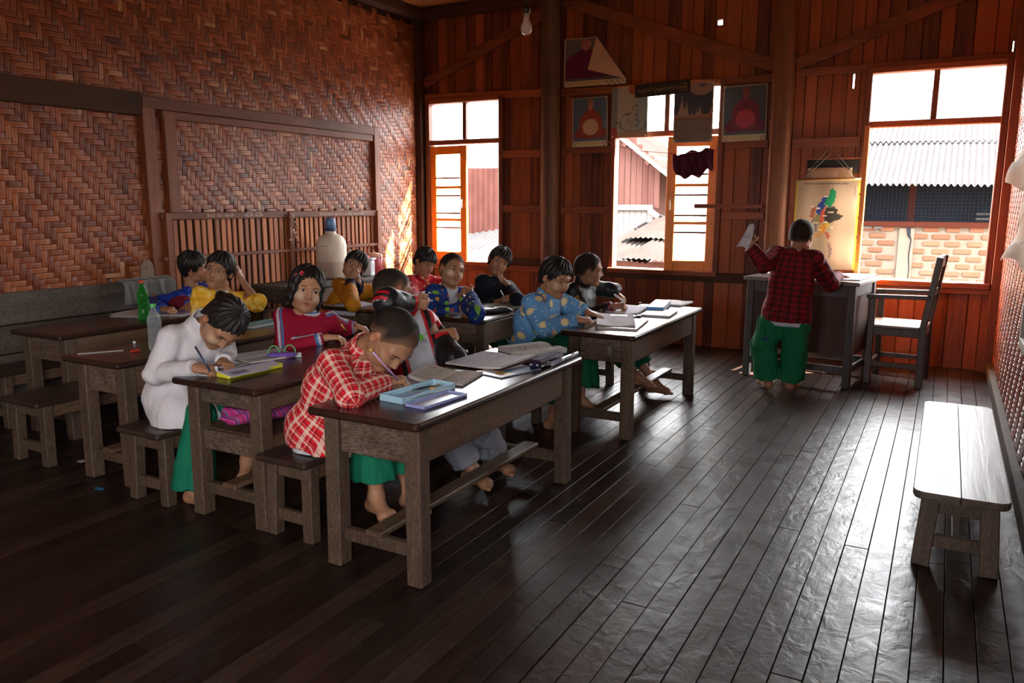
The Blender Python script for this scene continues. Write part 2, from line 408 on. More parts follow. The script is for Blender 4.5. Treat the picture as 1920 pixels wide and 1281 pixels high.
# ------------------------------------------------------------------ woven bamboo
def bamboo(name, rand_from):
    k = N(name)
    if rand_from == 'object': r = k.rnd()
    else: r = k.attr('tone').outputs['Fac']
    p = k.pos()
    off = k.n.new('ShaderNodeCombineXYZ'); k.set(off.inputs[0], k.math('MULTIPLY', r, 19.0)); k.set(off.inputs[1], k.math('MULTIPLY', r, 43.0)); k.set(off.inputs[2], k.math('MULTIPLY', r, 67.0))
    g = k.noise(k.vmath('ADD', k.vmath('MULTIPLY', p, (40, 40, 40)), off.outputs[0]), 1.0, 4)
    f = k.math('ADD', k.math('MULTIPLY', r, 0.5 if rand_from == 'object' else 0.8), k.math('ADD', k.math('MULTIPLY', g, 0.3), 0.13 if rand_from == 'object' else 0.0))
    c = k.ramp(f, [(0.05, (0.050, 0.010, 0.004)), (0.4, (0.19, 0.040, 0.012)), (0.75, (0.33, 0.088, 0.026)), (0.92, (0.45, 0.22, 0.11))])
    k.bump(g, 0.35, 0.004)
    return k.out(Base_Color=c, Roughness=0.40, Specular_IOR_Level=0.5)
M_bam_o = bamboo('woven_bamboo', 'object'); M_bam_s = bamboo('woven_bamboo_sheet', 'attr')
def split_strip(L, w):
    """one float of the weave, arched so that both ends dive under: x along, y across, z out"""
    vs = []; fs = []; st = [(-.5, -.007), (-.42, .0005), (-.2, .0045), (.2, .0045), (.42, .0005), (.5, -.007)]
    for (t, h) in st:
        for (u, dz) in ((-.5, -.0035), (-.46, 0), (-.03, .0006), (0, -.0012), (.03, .0006), (.46, 0), (.5, -.0035)): vs.append((t*L, u*w, h+dz))
    n = 7
    for i in range(len(st)-1):
        for k in range(n-1): fs.append((i*n+k, (i+1)*n+k, (i+1)*n+k+1, i*n+k+1))
    return vs, fs
WV = 0.037
def weave(parent, y0, y1, z0, z1, skip, to_world, npick, score, seed):
    """3/3 twill of split bamboo on the sheet y0..y1 x z0..z1"""
    rr = random.Random(seed); floats = []
    nc = int((y1-y0)/WV); nr = int((z1-z0)/WV)
    for j in range(nc):
        i0 = -((j) % 6)
        for i in range(i0, nr, 6):           # upright strip j passes over rows i..i+2
            a, b = max(i, 0), min(i+3, nr)
            if b > a: floats.append((y0+(j+.5)*WV, z0+(a+b)/2*WV, (b-a)*WV, 1))
    for i in range(nr):
        for j in range(-((i) % 6)+3-6, nc, 6):
            a, b = max(j, 0), min(j+3, nc)
            if b > a: floats.append((y0+(a+b)/2*WV, z0+(i+.5)*WV, (b-a)*WV, 0))
    floats = [f for f in floats if not skip(f[0], f[1])]
    floats.sort(key=lambda f: -score(f[0], f[1]))
    meshes = {}
    def orient(f, dy=0, ):
        return f
    V = []; Fc = []; tone = []
    for q, (y, z, L, up) in enumerate(floats):
        L2 = L*1.06+0.004; w = WV*rr.uniform(.9, 1.0)
        key = round(L, 3)
        tilt = rr.uniform(-.02, .02)
        if q < npick:
            if key not in meshes:
                vs, fs = split_strip(key*1.06+.004, WV*.96); me = bpy.data.meshes.new('strip'); me.from_pydata(vs, [], fs); me.materials.append(M_bam_o); meshes[key] = me
            o = bpy.data.objects.new('strip', meshes[key]); COL.objects.link(o); o.parent = parent
            o.matrix_local = to_world(y, z, up, tilt)
        else:
            vs, fs = split_strip(L2, w); Mx = to_world(y, z, up, tilt); n = len(V)
            V += [tuple(Mx @ Vector(v)) for v in vs]; Fc += [tuple(a+n for a in f) for f in fs]; tone += [min(1, max(0, rr.gauss(.48, .2)))]*len(vs)
    me = bpy.data.meshes.new('woven_sheet'); me.from_pydata(V, [], Fc); me.materials.append(M_bam_s)
    at = me.attributes.new('tone', 'FLOAT', 'POINT'); at.data.foreach_set('value', tone)
    o = link('woven_sheet', me, parent); tag(o, kind='stuff'); return o
def left_frame(y, z, up, tilt):
    # strip x along -> wall direction, z out of the wall -> +X
    if up: M = Matrix(((0, 0, 1), (0, -1, 0), (1, 0, 0)))       # x->Z, y->-Y, z->X
    else: M = Matrix(((0, 0, 1), (1, 0, 0), (0, 1, 0)))
    R = M.to_4x4() @ Matrix.Rotation(tilt, 4, 'Z'); R.translation = (0.006, y, z); return R
wall_left = empty('wall_left', (XL, 0, 0), kind='structure', label='red-brown woven bamboo wall on a wooden frame')
def skipL(y, z):
    return (3.93 < y < 6.5 and z < 1.27) or (y < 3.9 and z < 0.75) or (z > ZC-.14)
def scoreL(y, z):                    # apparent size of a strip; the ones out of the frame come last
    if y < 2.80 or (3.86 < y < 4.0) : return -y*0.0-50
    if y < 3.95 and 1.97 < z < 2.14: return -60
    return -math.hypot(y, 5.2)-0.25*abs(z-1.35)
weave(wall_left, 2.2, YF-.02, 0.0, ZC-.1, skipL, left_frame, 300, scoreL, 11)
MB().box((0, 0, 0), (0.03, YF-YB+.2, ZC+.2)).build('backing_sheet', M_beam, wall_left, loc=(-0.035, (YF+YB)/2, ZC/2-.05))
def weave_sheet_mat():
    k = N('woven_bamboo_far'); ch = k.n.new('ShaderNodeTexBrick'); k.set(ch.inputs['Vector'], k.vmath('MULTIPLY', k.pos(), (1, 1, 1)))
    c = k.ramp(k.noise(k.pos(), 24, 4), [(0.3, (0.06, 0.016, 0.006)), (0.7, (0.28, 0.09, 0.03))]); k.bump(k.noise(k.pos(), 40, 2), .5, .01)
    k.n.remove(ch); return k.out(Base_Color=c, Roughness=.5)
M_wfar = weave_sheet_mat()
MB().box((0, 0, 0), (0.012, 2.2-YB, ZC)).build('woven_panel', M_wfar, wall_left, loc=(0, (2.2+YB)/2, ZC/2))
# frame timbers on the woven wall
Xr = XL+0.03
def ltrim(y0, z0, y1, z1, w, t, label, mat=None, x=None):
    a = (Xr if x is None else x, y0, z0); b = (Xr if x is None else x, y1, z1)
    return trim((a, b), t, w, mat or (M_trimy if abs(y1-y0) > abs(z1-z0) else M_trimz), label, up=(0, 0, 1) if abs(y1-y0) > abs(z1-z0) else (0, 1, 0))
ltrim(YB, 2.045, 3.86, 2.045, 0.16, 0.05, 'dark wide rail on the woven wall', M_beamy)
ltrim(3.86, 2.065, 6.58, 2.065, 0.085, 0.045, 'upper rail of the framed woven panel')
ltrim(4.02, 1.99, 6.48, 1.99, 0.06, 0.035, 'inner rail of the framed woven panel')
ltrim(3.90, 0.0, 3.90, 2.03, 0.10, 0.06, 'upright post at the near side of the framed woven panel')
ltrim(4.085, 1.27, 4.085, 2.02, 0.10, 0.04, 'inner upright of the framed woven panel')
ltrim(6.535, 0.0, 6.535, 2.1, 0.085, 0.05, 'upright post at the window side of the framed woven panel')
# weathered planks low on the wall
wain = wall_left
for z0, z1 in ((0.02, 0.20), (0.205, 0.39), (0.395, 0.575), (0.58, 0.785)):
    box_obj('plank', (0.03, (YB+3.86)/2, (z0+z1)/2), (0.03, 3.86-YB, z1-z0-.004), M_grey, wall_left, 0.004)
# slatted lattice below the framed panel
lat = empty('slatted_railing', (XL+0.055, 0, 0), label='slatted orange-brown wooden railing fixed below the woven panel', cat='railing')
ys = 3.98; q = 0
while ys < 6.47:
    w = rs.choice((0.036, 0.04, 0.045)); box_obj('slat', (rs.uniform(-.004, .004), ys+w/2, 0.62), (0.014, w, 1.22), M_slat, lat, 0.002, (rs.uniform(-.006, .006), 0, 0)); ys += w+rs.uniform(.017, .030); q += 1
box_obj('rail', (0.012, 5.22, 1.245), (0.035, 2.58, 0.055), M_trimy, lat, 0.004)
box_obj('rail', (0.03, 5.22, 0.93), (0.02, 2.6, 0.028), M_trimy, lat, 0.003)
box_obj('rail', (0.03, 5.22, 0.42), (0.02, 2.6, 0.03), M_trimy, lat, 0.003)
box_obj('rail', (0.02, 5.22, 0.05), (0.04, 2.6, 0.06), M_trimy, lat, 0.003)
for yy in (3.975, 5.24, 6.475): box_obj('post', (0.022, yy, 0.635), (0.05, 0.05, 1.27), M_trimz, lat, 0.004)
box_obj('backing', (-0.035, 5.22, 0.63), (0.02, 2.56, 1.26), M_beamy, lat, 0.0)
# ---- right wall
wall_right = empty('wall_right', (XR, 0, 0), kind='structure', label='woven bamboo wall close beside the bench')
def right_frame(y, z, up, tilt):
    if up: M = Matrix(((0, 0, -1), (0, 1, 0), (1, 0, 0)))
    else: M = Matrix(((0, 0, -1), (-1, 0, 0), (0, 1, 0)))
    R = M.to_4x4() @ Matrix.Rotation(tilt, 4, 'Z'); R.translation = (-0.004, y, z); return R
weave(wall_right, 3.0, YF-.08, 0.10, ZC-.02, lambda y, z: False, right_frame, 0, lambda y, z: 0, 23)
RW_OPEN = (-1.8, -0.3, 1.0, 2.15)        # window opening of the right wall, beside the photographer
def wall_with_hole(par, mat, axis, a0, a1, z1, holes, t, pos):
    cuts = sorted(holes); a = a0
    def pc(u0, u1, v0, v1):
        if u1-u0 < .001 or v1-v0 < .001: return
        d = (t, u1-u0, v1-v0) if axis == 'y' else (u1-u0, t, v1-v0); c = (pos, (u0+u1)/2, (v0+v1)/2) if axis == 'y' else ((u0+u1)/2, pos, (v0+v1)/2)
        MB().box((0, 0, 0), d).build('wall_panel', mat, par, loc=c)
    for (h0, h1, g0, g1) in cuts:
        pc(a, h0, 0, z1); pc(h0, h1, 0, g0); pc(h0, h1, g1, z1); a = h1
    pc(a, a1, 0, z1)
wall_with_hole(wall_right, M_wfar, 'y', YB, YF+.1, ZC, [RW_OPEN], 0.03, 0.024)
tag(box_obj('baseboard_right', (XR-.02, (YB+YF)/2, 0.045), (0.045, YF-YB-.1, 0.09), M_grey), 'worn grey baseboard under the right wall', kind='structure')
# ---- wall behind the photographer, with an unseen window opening that lets daylight in
wall_back = empty('wall_back', (0, YB, 0), kind='structure', label='board wall behind the photographer')
BW = [(-1.7, -0.9, 1.05, 2.0)]
wall_with_hole(wall_back, M_wall, 'x', XL-.05, XR+.05, ZC, BW, 0.03, 0.0)
# ================================================================== windows
M_or = plain('orange_paint', (0.80, 0.235, 0.022), 0.45, 0.4, noise=0.10, scale=14)
def glass_mat(name, haze, col):
    k = N(name); k.n.remove(k.b); o = k.n['Material Output']
    tr = k.n.new('ShaderNodeBsdfTransparent'); tl = k.n.new('ShaderNodeBsdfTranslucent'); gl = k.n.new('ShaderNodeBsdfGlossy')
    tl.inputs[0].default_value = (*col, 1); gl.inputs['Roughness'].default_value = 0.08; tr.inputs[0].default_value = (.93, .96, .95, 1)
    f = k.math('MULTIPLY', k.ramp(k.noise(k.pos(), 9.0, 5, .7), [(.3, (.5, .5, .5)), (.75, (1, 1, 1))]), haze)
    m1 = k.n.new('ShaderNodeMixShader'); k.set(m1.inputs[0], f); k.l.new(tr.outputs[0], m1.inputs[1]); k.l.new(tl.outputs[0], m1.inputs[2])
    m2 = k.n.new('ShaderNodeMixShader'); m2.inputs[0].default_value = 0.05; k.l.new(m1.outputs[0], m2.inputs[1]); k.l.new(gl.outputs[0], m2.inputs[2])
    k.l.new(m2.outputs[0], o.inputs[0]); return k.m
M_pane = glass_mat('dusty_pane', 0.30, (.82, .86, .9)); M_clear = glass_mat('clear_pane', 0.12, (.9, .95, 1))
M_metal = plain('dull_metal', (0.35, 0.33, 0.30), 0.4, 0.5, 0.9, noise=.1)
def window(n, xr, leaf, label):
    w = empty('window_%d' % n, ((xr[0]+xr[1])/2, YF, 0), kind='structure', label=label); hw = (xr[1]-xr[0])/2
    fw = 0.05; d = 0.11
    for s in (-1, 1): box_obj('jamb', (s*(hw+fw/2-.006), 0.0, (ZS+ZW)/2), (fw, d, ZW-ZS+2*fw-.02), M_trimz, w, 0.005)
    box_obj('head', (0, 0, ZW+fw/2-.004), (2*hw, d, fw), M_trim, w, 0.005)
    box_obj('sill', (0, -.01, ZS-fw/2+.004), (2*hw+.08, d+.05, fw), M_trim, w, 0.006)
    box_obj('transom_bar', (0, 0, (ZT0+ZT1)/2), (2*hw, .08, ZT1-ZT0), M_trim, w, 0.004)
    box_obj('mullion', (0, 0.0, (ZT1+ZW)/2), (0.045, .05, ZW-ZT1), M_trimz, w, 0.004)
    for s in (-1, 1): box_obj('pane', (s*(hw/2+.01), 0.01, (ZT1+ZW)/2), (hw-.03, .003, ZW-ZT1), M_pane if n == 1 else M_clear, w, 0.0)
    for (side, ang, lw) in leaf:
        lf = empty('casement_leaf', (side*hw, -0.02 if n != 2 else -.02, ZS), parent=w)
        # leaf built hanging from its hinge, x away from the hinge
        Hh = ZT0-ZS-.015; st = 0.085
        lf.rotation_euler = (0, 0, ang)
        sx = -side
        for (x0, nm) in ((st/2, 'stile'), (lw-st/2, 'stile')): box_obj(nm, (sx*x0, 0, Hh/2), (st, .034, Hh), M_or, lf, 0.004)
        zs_ = [(0, .10), (Hh-.09, Hh)]
        for a, b in zs_: box_obj('rail', (sx*lw/2, 0, (a+b)/2), (lw-2*st, .032, b-a), M_or, lf, 0.004)
        pz0, pz1 = .10, Hh-.09; g = (pz1-pz0)
        for t in (1/3., 2/3.): box_obj('glazing_bar', (sx*lw/2, 0, pz0+g*t), (lw-2*st, .028, .028), M_or, lf, 0.003)
        for t in (.06, .25, .40, .58, .76): 
            if t in (.25, .40, .58, .76): box_obj('guard_bar', (sx*lw/2, -.018, pz0+g*t), (lw-2*st, .012, .018), M_trim, lf, 0.002)
        for t in range(3): box_obj('pane', (sx*lw/2, 0.002, pz0+g*(t+.5)/3), (lw-2*st+.01, .003, g/3-.024), M_pane, lf, 0.0)
        if n != 3: MB().tube([(sx*(lw-.04), -.02, Hh*.46), (sx*(lw-.04), -.05, Hh*.46+.01), (sx*(lw-.04), -.05, Hh*.46+.09), (sx*(lw-.04), -.02, Hh*.46+.10)], .006, 6).build('handle', M_metal, lf)
    return w
window(1, W1, [(-1, math.radians(-5), 0.50)], 'left window, transom panes over one orange casement leaf ajar')
window(2, W2, [(1, math.radians(10), 0.46)], 'middle window half hidden by posters, with an orange casement leaf')
window(3, W3, [(-1, math.radians(-86), 0.44)], 'right window over the teacher desk, wide open below its transom')
for (a, b) in (W1, W2, W3): portal(((a+b)/2, YF+.08, (ZS+ZW)/2), (math.radians(90), 0, math.pi), b-a, ZW-ZS)
portal((XR+.05, (RW_OPEN[0]+RW_OPEN[1])/2, (RW_OPEN[2]+RW_OPEN[3])/2), (math.radians(90), 0, math.radians(90)), RW_OPEN[1]-RW_OPEN[0], RW_OPEN[3]-RW_OPEN[2])
for h in BW: portal(((h[0]+h[1])/2, YB-.05, (h[2]+h[3])/2), (math.radians(90), 0, 0), h[1]-h[0], h[3]-h[2])
# ================================================================== outside
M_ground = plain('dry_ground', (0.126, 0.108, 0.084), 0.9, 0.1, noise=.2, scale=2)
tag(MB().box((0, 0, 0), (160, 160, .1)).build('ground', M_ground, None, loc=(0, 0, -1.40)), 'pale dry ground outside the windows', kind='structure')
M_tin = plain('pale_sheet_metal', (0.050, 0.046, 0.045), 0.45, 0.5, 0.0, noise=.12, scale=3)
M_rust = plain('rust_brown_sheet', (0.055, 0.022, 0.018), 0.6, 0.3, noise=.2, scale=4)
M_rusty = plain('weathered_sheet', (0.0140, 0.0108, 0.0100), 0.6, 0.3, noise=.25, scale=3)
M_mort = plain('mortar', (0.118, 0.094, 0.073), 0.9, 0.1, noise=.12, scale=8, bump=.4)
M_brick = wood('brick', (0.11, 0.042, 0.024), (0.16, 0.066, 0.04), axis=0, rough=.9, spec=.1, var=.6, bump=.3)
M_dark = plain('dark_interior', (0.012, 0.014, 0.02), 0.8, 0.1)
M_redfr = plain('red_brown_paint', (0.040, 0.011, 0.007), 0.6, 0.3)
M_wire = plain('wire_mesh', (0.016, 0.018, 0.022), 0.5, 0.4, 0.3)
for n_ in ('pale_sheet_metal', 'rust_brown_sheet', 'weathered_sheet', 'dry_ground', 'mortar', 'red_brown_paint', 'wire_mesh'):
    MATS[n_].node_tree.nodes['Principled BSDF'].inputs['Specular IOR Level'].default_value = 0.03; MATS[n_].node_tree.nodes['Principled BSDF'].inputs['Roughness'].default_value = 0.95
def corrugated(a, b, c, d, pitch, amp, nu_len=2, wav=0.0, seed=0):
    """corrugated sheet over the quad a-b (across the ribs) / d-c: ribs run a->d"""
    a, b, c, d = map(Vector, (a, b, c, d)); rr = random.Random(seed)
    n = max(8, int((b-a).length/pitch*6)); nm = ((b-a).cross(d-a)).normalized(); m = MB(); vs = []; fs = []
    for j in range(nu_len+1):
        t = j/nu_len
        for i in range(n+1):
            u = i/n; p = a.lerp(b, u).lerp(d.lerp(c, u), t)
            p = p+nm*(amp*math.sin(u*(b-a).length/pitch*2*math.pi)+wav*math.sin(u*5+j*2.1))
            vs.append(p)
    for j in range(nu_len):
        for i in range(n): k = j*(n+1)+i; fs.append((k, k+1, k+n+2, k+n+1))
    m.add(vs, fs, True); return m
# brick store behind the right window
bs = empty('brick_store', (-0.3, 13, -1.3), label='brick store with corrugated roof and meshed opening outside the right window', cat='building')
def inb(p): return Vector(p)-Vector((-0.3, 13, -1.3))
MB().box((0, 0, 0), (5.6, .25, 2.35)).build('mortar_wall', M_mort, bs, loc=inb((.2, 13.13, -.15)))
rb = random.Random(2); brick_me = MB().box((0, 0, 0), (.235, .04, .066), .008).mesh('brick'); brick_me.materials.append(M_brick)
zz = 0.985; row = 0
while zz > -.35:
    xx = -2.2+(row % 2)*.14
    while xx < 1.7:
        if not (-.64 < xx < -.40):
            o = bpy.data.objects.new('brick', brick_me); COL.objects.link(o); o.parent = bs
            o.location = inb((xx+rb.uniform(-.015, .015), 12.998+rb.uniform(-.006, .004), zz+rb.uniform(-.004, .004))); o.scale = (rb.uniform(.7, 1.0), 1, 1)
        xx += .285
    zz -= .105; row += 1
MB().box((0, 0, 0), (.20, .06, 2.3)).build('pilaster', M_mort, bs, loc=inb((-.52, 12.99, -.15)))
MB().tube([(-.50, 12.955, 1.0), (-.49, 12.955, .9), (-.455, 12.955, .83), (-.47, 12.955, .6), (-.45, 12.955, .4), (-.46, 12.955, .1)], [.03, .022, .008, .008, .006, .004], 5).build('crack', M_dark, bs).location = inb((0, 0, 0))
for (nm, c, d) in (('frame_rail', (.2, 12.96, 1.055), (5.4, .10, .08)), ('frame_post', (-1.16, 12.96, 1.40), (.10, .10, .75)), ('frame_post', (-.5, 13.35, 1.40), (.10, .06, .75)), ('frame_post', (1.7, 12.96, 1.40), (.1, .1, .75))):
    box_obj(nm, inb(c), d, M_redfr, bs, .006)
m = MB()
for i in range(60): m.box((-1.1+i*.05, 12.99, 1.45), (.005, .005, .75))
for i in range(14): m.box((.35, 12.99, 1.11+i*.05), (3.0, .005, .005))
m.build('wire_mesh', M_wire, bs).location = inb((0, 0, 0))
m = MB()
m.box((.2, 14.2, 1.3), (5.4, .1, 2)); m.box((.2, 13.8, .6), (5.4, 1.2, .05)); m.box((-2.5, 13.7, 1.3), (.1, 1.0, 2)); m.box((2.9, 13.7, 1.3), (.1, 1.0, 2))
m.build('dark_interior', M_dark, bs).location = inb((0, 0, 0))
for k in range(2): box_obj('shelf_box', inb((.42, 13.05, 1.14+.07*k)), (.17, .1, .028), M_tin, bs, .003)
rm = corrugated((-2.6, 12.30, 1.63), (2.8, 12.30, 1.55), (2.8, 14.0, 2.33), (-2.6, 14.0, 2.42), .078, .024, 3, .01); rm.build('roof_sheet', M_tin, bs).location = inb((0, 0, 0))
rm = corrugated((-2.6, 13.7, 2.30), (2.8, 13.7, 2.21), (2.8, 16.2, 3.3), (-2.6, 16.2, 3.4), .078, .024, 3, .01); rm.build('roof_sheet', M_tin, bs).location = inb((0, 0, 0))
for k in range(2): box_obj('white_tube', inb((-1.05+.15*k, 12.9, 1.0)), (.12, .03, .03), M_tin, bs, .003)
# house seen through the middle window
hs = empty('timber_house', (-5.0, 12.4, -1.3), label='timber house with wide corrugated eave outside the middle window', cat='building')
def inh(p): return Vector(p)-Vector((-5.0, 12.4, -1.3))
M_hw = wood('house_boards', (0.055, 0.022, 0.018), (0.095, 0.048, 0.04), axis=2, rough=.95, spec=.03, var=.3)
M_hp = plain('pale_boards', (0.144, 0.133, 0.126), .8, .2)
xx = -6.1; rh = random.Random(4)
while xx < -4.2:
    hgt = 2.55-max(0, (xx+4.75))*1.05; box_obj('plank', inh((xx+.05, 12.4+rh.uniform(-.004, .004), (1.27+hgt)/2)), (.096, .03, hgt-1.27), M_hw, hs, .004); xx += .1
xx = -6.1
while xx < -4.25: box_obj('plank', inh((xx+.05, 12.4, .0)), (.096, .03, 2.5), M_hp, hs, .004); xx += .1
box_obj('beam', inh((-5.2, 12.36, 1.28)), (2.0, .06, .09), M_hp, hs, .005)
MB().box((0, 0, 0), (.03, 3, 3.4)).build('side_wall', M_hw, hs, loc=inh((-4.25, 13.9, .4)))
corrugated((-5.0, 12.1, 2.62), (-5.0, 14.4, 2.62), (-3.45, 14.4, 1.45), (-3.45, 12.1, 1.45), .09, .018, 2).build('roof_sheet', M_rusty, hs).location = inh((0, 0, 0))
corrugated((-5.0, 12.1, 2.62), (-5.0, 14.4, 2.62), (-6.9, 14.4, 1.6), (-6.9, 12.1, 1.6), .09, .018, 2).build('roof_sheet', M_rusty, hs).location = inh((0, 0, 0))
for t in (.25, .5, .75): box_obj('rafter', inh((-5.0+1.55*t, 13.2, 2.56-1.17*t)), (.07, 2.2, .05), M_hw, hs, .004, (0, math.radians(37), 0))
bar_obj('barge_board', inh((-5.0, 12.06, 2.62)), inh((-3.4, 12.06, 1.42)), .025, .05, M_hp, hs, up=(.6, 0, .8))
bar_obj('bracket', inh((-4.24, 12.3, 1.25)), inh((-3.9, 12.3, 1.0)), .06, .08, M_hp, hs)
# low patched roof in front of it
lr = empty('low_shed', (-3.9, 10.6, -1.3), label='low shed with patched rusty sheet roof outside the middle window', cat='shed')
def inl(p): return Vector(p)-Vector((-3.9, 10.6, -1.3))
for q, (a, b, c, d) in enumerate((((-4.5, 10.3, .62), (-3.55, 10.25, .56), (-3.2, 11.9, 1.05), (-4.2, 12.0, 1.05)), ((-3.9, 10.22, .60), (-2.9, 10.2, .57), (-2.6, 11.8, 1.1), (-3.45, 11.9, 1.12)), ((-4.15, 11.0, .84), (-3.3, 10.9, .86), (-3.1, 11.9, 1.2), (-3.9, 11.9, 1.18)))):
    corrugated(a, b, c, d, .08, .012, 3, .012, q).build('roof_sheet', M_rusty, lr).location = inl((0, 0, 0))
MB().box((0, 0, 0), (1.7, .05, 1.9)).build('shed_wall', M_hw, lr, loc=inl((-3.7, 10.45, -.40)))
for xx in (-4.12, -3.78): box_obj('fence_stake', inl((xx, 9.9, -.45)), (.035, .035, 1.75), M_hp, lr, .004)
box_obj('pole', inl((-4.33, 10.0, .2)), (.05, .05, 3.0), M_hp, lr, .004)
# small pavilion and trees behind
pv = empty('open_pavilion', (-4.6, 17, -1.3), label='small open pavilion with pale roof beyond the timber house', cat='pavilion')
for xx in (-.9, 0, .9): box_obj('post', (xx, 0, 1.2), (.12, .12, 2.4), M_hp, pv, .005)
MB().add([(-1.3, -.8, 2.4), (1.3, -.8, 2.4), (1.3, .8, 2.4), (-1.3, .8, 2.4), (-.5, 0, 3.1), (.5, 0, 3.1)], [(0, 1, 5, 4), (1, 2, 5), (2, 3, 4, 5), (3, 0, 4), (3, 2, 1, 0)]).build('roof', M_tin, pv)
M_leafy = plain('green_leaves', (0.30, 0.42, 0.14), .7, .2, noise=.3)
m = MB(); rl = random.Random(8)
for k in range(260):
    c = Vector((rl.gauss(0, .9), rl.gauss(0, .4), 1.6+rl.gauss(0, .7))); a = Vector((rl.uniform(-1, 1), rl.uniform(-1, 1), rl.uniform(-1, 1))).normalized()*.16; b = a.orthogonal().normalized()*.09
    m.add([c-a, c+b, c+a, c-b], [(0, 1, 2, 3)])
tr = empty('garden_bush', (-4.9, 19.5, -1.3), label='green leafy bush behind the open pavilion', cat='bush')
m.build('foliage', M_leafy, tr); MB().tube([(0, 0, 0), (.05, 0, 1), (0, 0, 1.8)], [.09, .07, .04], 7).build('stem', M_hw, tr)
# rust-brown metal wall behind the left window
ms = empty('metal_shed', (-6.6, 11.2, -1.3), label='rust-brown corrugated metal shed outside the left window', cat='shed')
def inm(p): return Vector(p)-Vector((-6.6, 11.2, -1.3))
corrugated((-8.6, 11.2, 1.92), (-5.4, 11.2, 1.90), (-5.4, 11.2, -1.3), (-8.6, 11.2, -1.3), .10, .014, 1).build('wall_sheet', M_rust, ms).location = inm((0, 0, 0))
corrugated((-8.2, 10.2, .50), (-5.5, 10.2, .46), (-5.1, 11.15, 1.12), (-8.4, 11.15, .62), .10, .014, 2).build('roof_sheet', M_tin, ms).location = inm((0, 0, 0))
MB().box((0, 0, 0), (2.8, .05, 1.8)).build('lean_to_wall', M_mort, ms, loc=inm((-6.9, 10.4, -.45)))
# ================================================================== furniture
M_dtop = wood('desk_top_lacquer', (0.010, 0.0045, 0.0035), (0.048, 0.020, 0.013), axis=1, rough=0.25, spec=0.55, var=.15, grain=.7, bump=.35)
M_dleg = wood('desk_leg_wood', (0.026, 0.015, 0.009), (0.115, 0.072, 0.046), axis=2, rough=.6, spec=.3, var=.15, wear=.25, wearcol=(.14, .105, .078), speck=.45)
M_dapr = wood('desk_apron_end', (0.032, 0.018, 0.010), (0.14, 0.085, 0.054), axis=0, rough=.6, spec=.3, var=.2, wear=.55, wearcol=(.17, .135, .11), speck=.65)
M_dside = wood('desk_apron_side', (0.032, 0.016, 0.008), (0.15, 0.085, 0.048), axis=1, rough=.5, spec=.4, var=.15, wear=.2, wearcol=(.16, .12, .09), speck=.45)
def tabletop(name, x0, x1, y0, y1, z, t, mat, par, r=0.02, seams=0):
    """board top with rounded plan corners and a bull-nosed edge"""
    m = MB(); pl = []
    for (cx, cy, a0) in ((x1-r, y1-r, 0), (x0+r, y1-r, 90), (x0+r, y0+r, 180), (x1-r, y0+r, 270)):
        for k in range(5):
            a = math.radians(a0+k*22.5); pl.append((cx, cy, math.cos(a), math.sin(a)))
    prof = [(-.006, 0), (0, t*.3), (0, t*.7), (-.003, t*.9), (-.009, t)]; n = len(pl); vs = []
    for (o, h) in prof:
        for (cx, cy, ca, sa) in pl: vs.append((cx+ca*(r+o), cy+sa*(r+o), z-t+h))
    fs = [(i*n+k, i*n+(k+1) % n, (i+1)*n+(k+1) % n, (i+1)*n+k) for i in range(len(prof)-1) for k in range(n)]
    fs.append(tuple(range(n))[::-1]); e = (len(prof)-1)*n; fs.append(tuple(e+k for k in range(n)))
    return m.add(vs, fs).build(name, mat, par)
def desk(x0, x1, y0, y1, label, shelf=False, z=0.62, apr=0.145, over=(0.035, 0.055)):
    """plank school desk; x0..x1, y0..y1 are the edges of the top"""
    cx, cy = (x0+x1)/2, (y0+y1)/2; d = empty('school_desk', (cx, cy, 0), label=label, cat='desk', group='wooden school desks')
    hx, hy = (x1-x0)/2, (y1-y0)/2; t = .028; lx, ly = hx-over[0]-.032, hy-over[1]-.032; lw = .066
    # two boards side by side make the top
    tabletop('tabletop', -hx, hx, -hy, hy, z, t, M_dtop, d)
    for sx in (-1, 1):
        for sy in (-1, 1):
            a = (sx*lx, sy*ly, z-t); b = (sx*(lx+.004), sy*(ly+.004), 0)
            bar_obj('leg', a, b, lw, lw, M_dleg, d, .005, up=(0, 1, 0))
    ah = .085 if shelf else apr
    for sy in (-1, 1):
        box_obj('end_apron', (0, sy*ly, z-t-ah/2), (2*lx-lw+.002, .03, ah), M_dapr, d, .004)
        box_obj('end_stretcher', (0, sy*ly, .125), (2*lx-lw+.004, .032, .05), M_dleg, d, .004)
    for sx in (-1, 1): box_obj('side_apron', (sx*(lx+.01), 0, z-t-ah/2), (.026, 2*ly-lw+.002, ah), M_dside, d, .004)
    if shelf:
        box_obj('shelf', (0, 0, .385), (2*lx+.03, 2*ly-.02, .016), M_dside, d, .003)
        for sy in (-1, 1): box_obj('shelf_rail', (0, sy*ly, .345), (2*lx-lw+.002, .03, .085), M_dapr, d, .004)
        for sx in (-1, 1): box_obj('shelf_rail', (sx*(lx+.008), 0, .355), (.026, 2*ly-lw+.002, .06), M_dside, d, .004)
    box_obj('foot_rail', (0.0, 0, .16), (.075, 2*ly+.06, .022), M_dside, d, .004)
    return d
DESKS = {}
DESKS['F'] = desk(-1.985, -1.490, 2.06, 3.43, 'worn wooden school desk with open pale blue pencil tin on top')
DESKS['G'] = desk(-2.835, -2.335, 2.15, 3.55, 'worn school desk with a lower shelf holding a striped pink bag', shelf=True)
DESKS['C'] = desk(-3.70, -3.275, 2.21, 3.60, 'dark school desk with the clear water bottle and a ruler on top')
DESKS['D'] = desk(-4.73, -4.25, 2.54, 4.10, 'dark school desk by the woven wall with the green bottle on top')
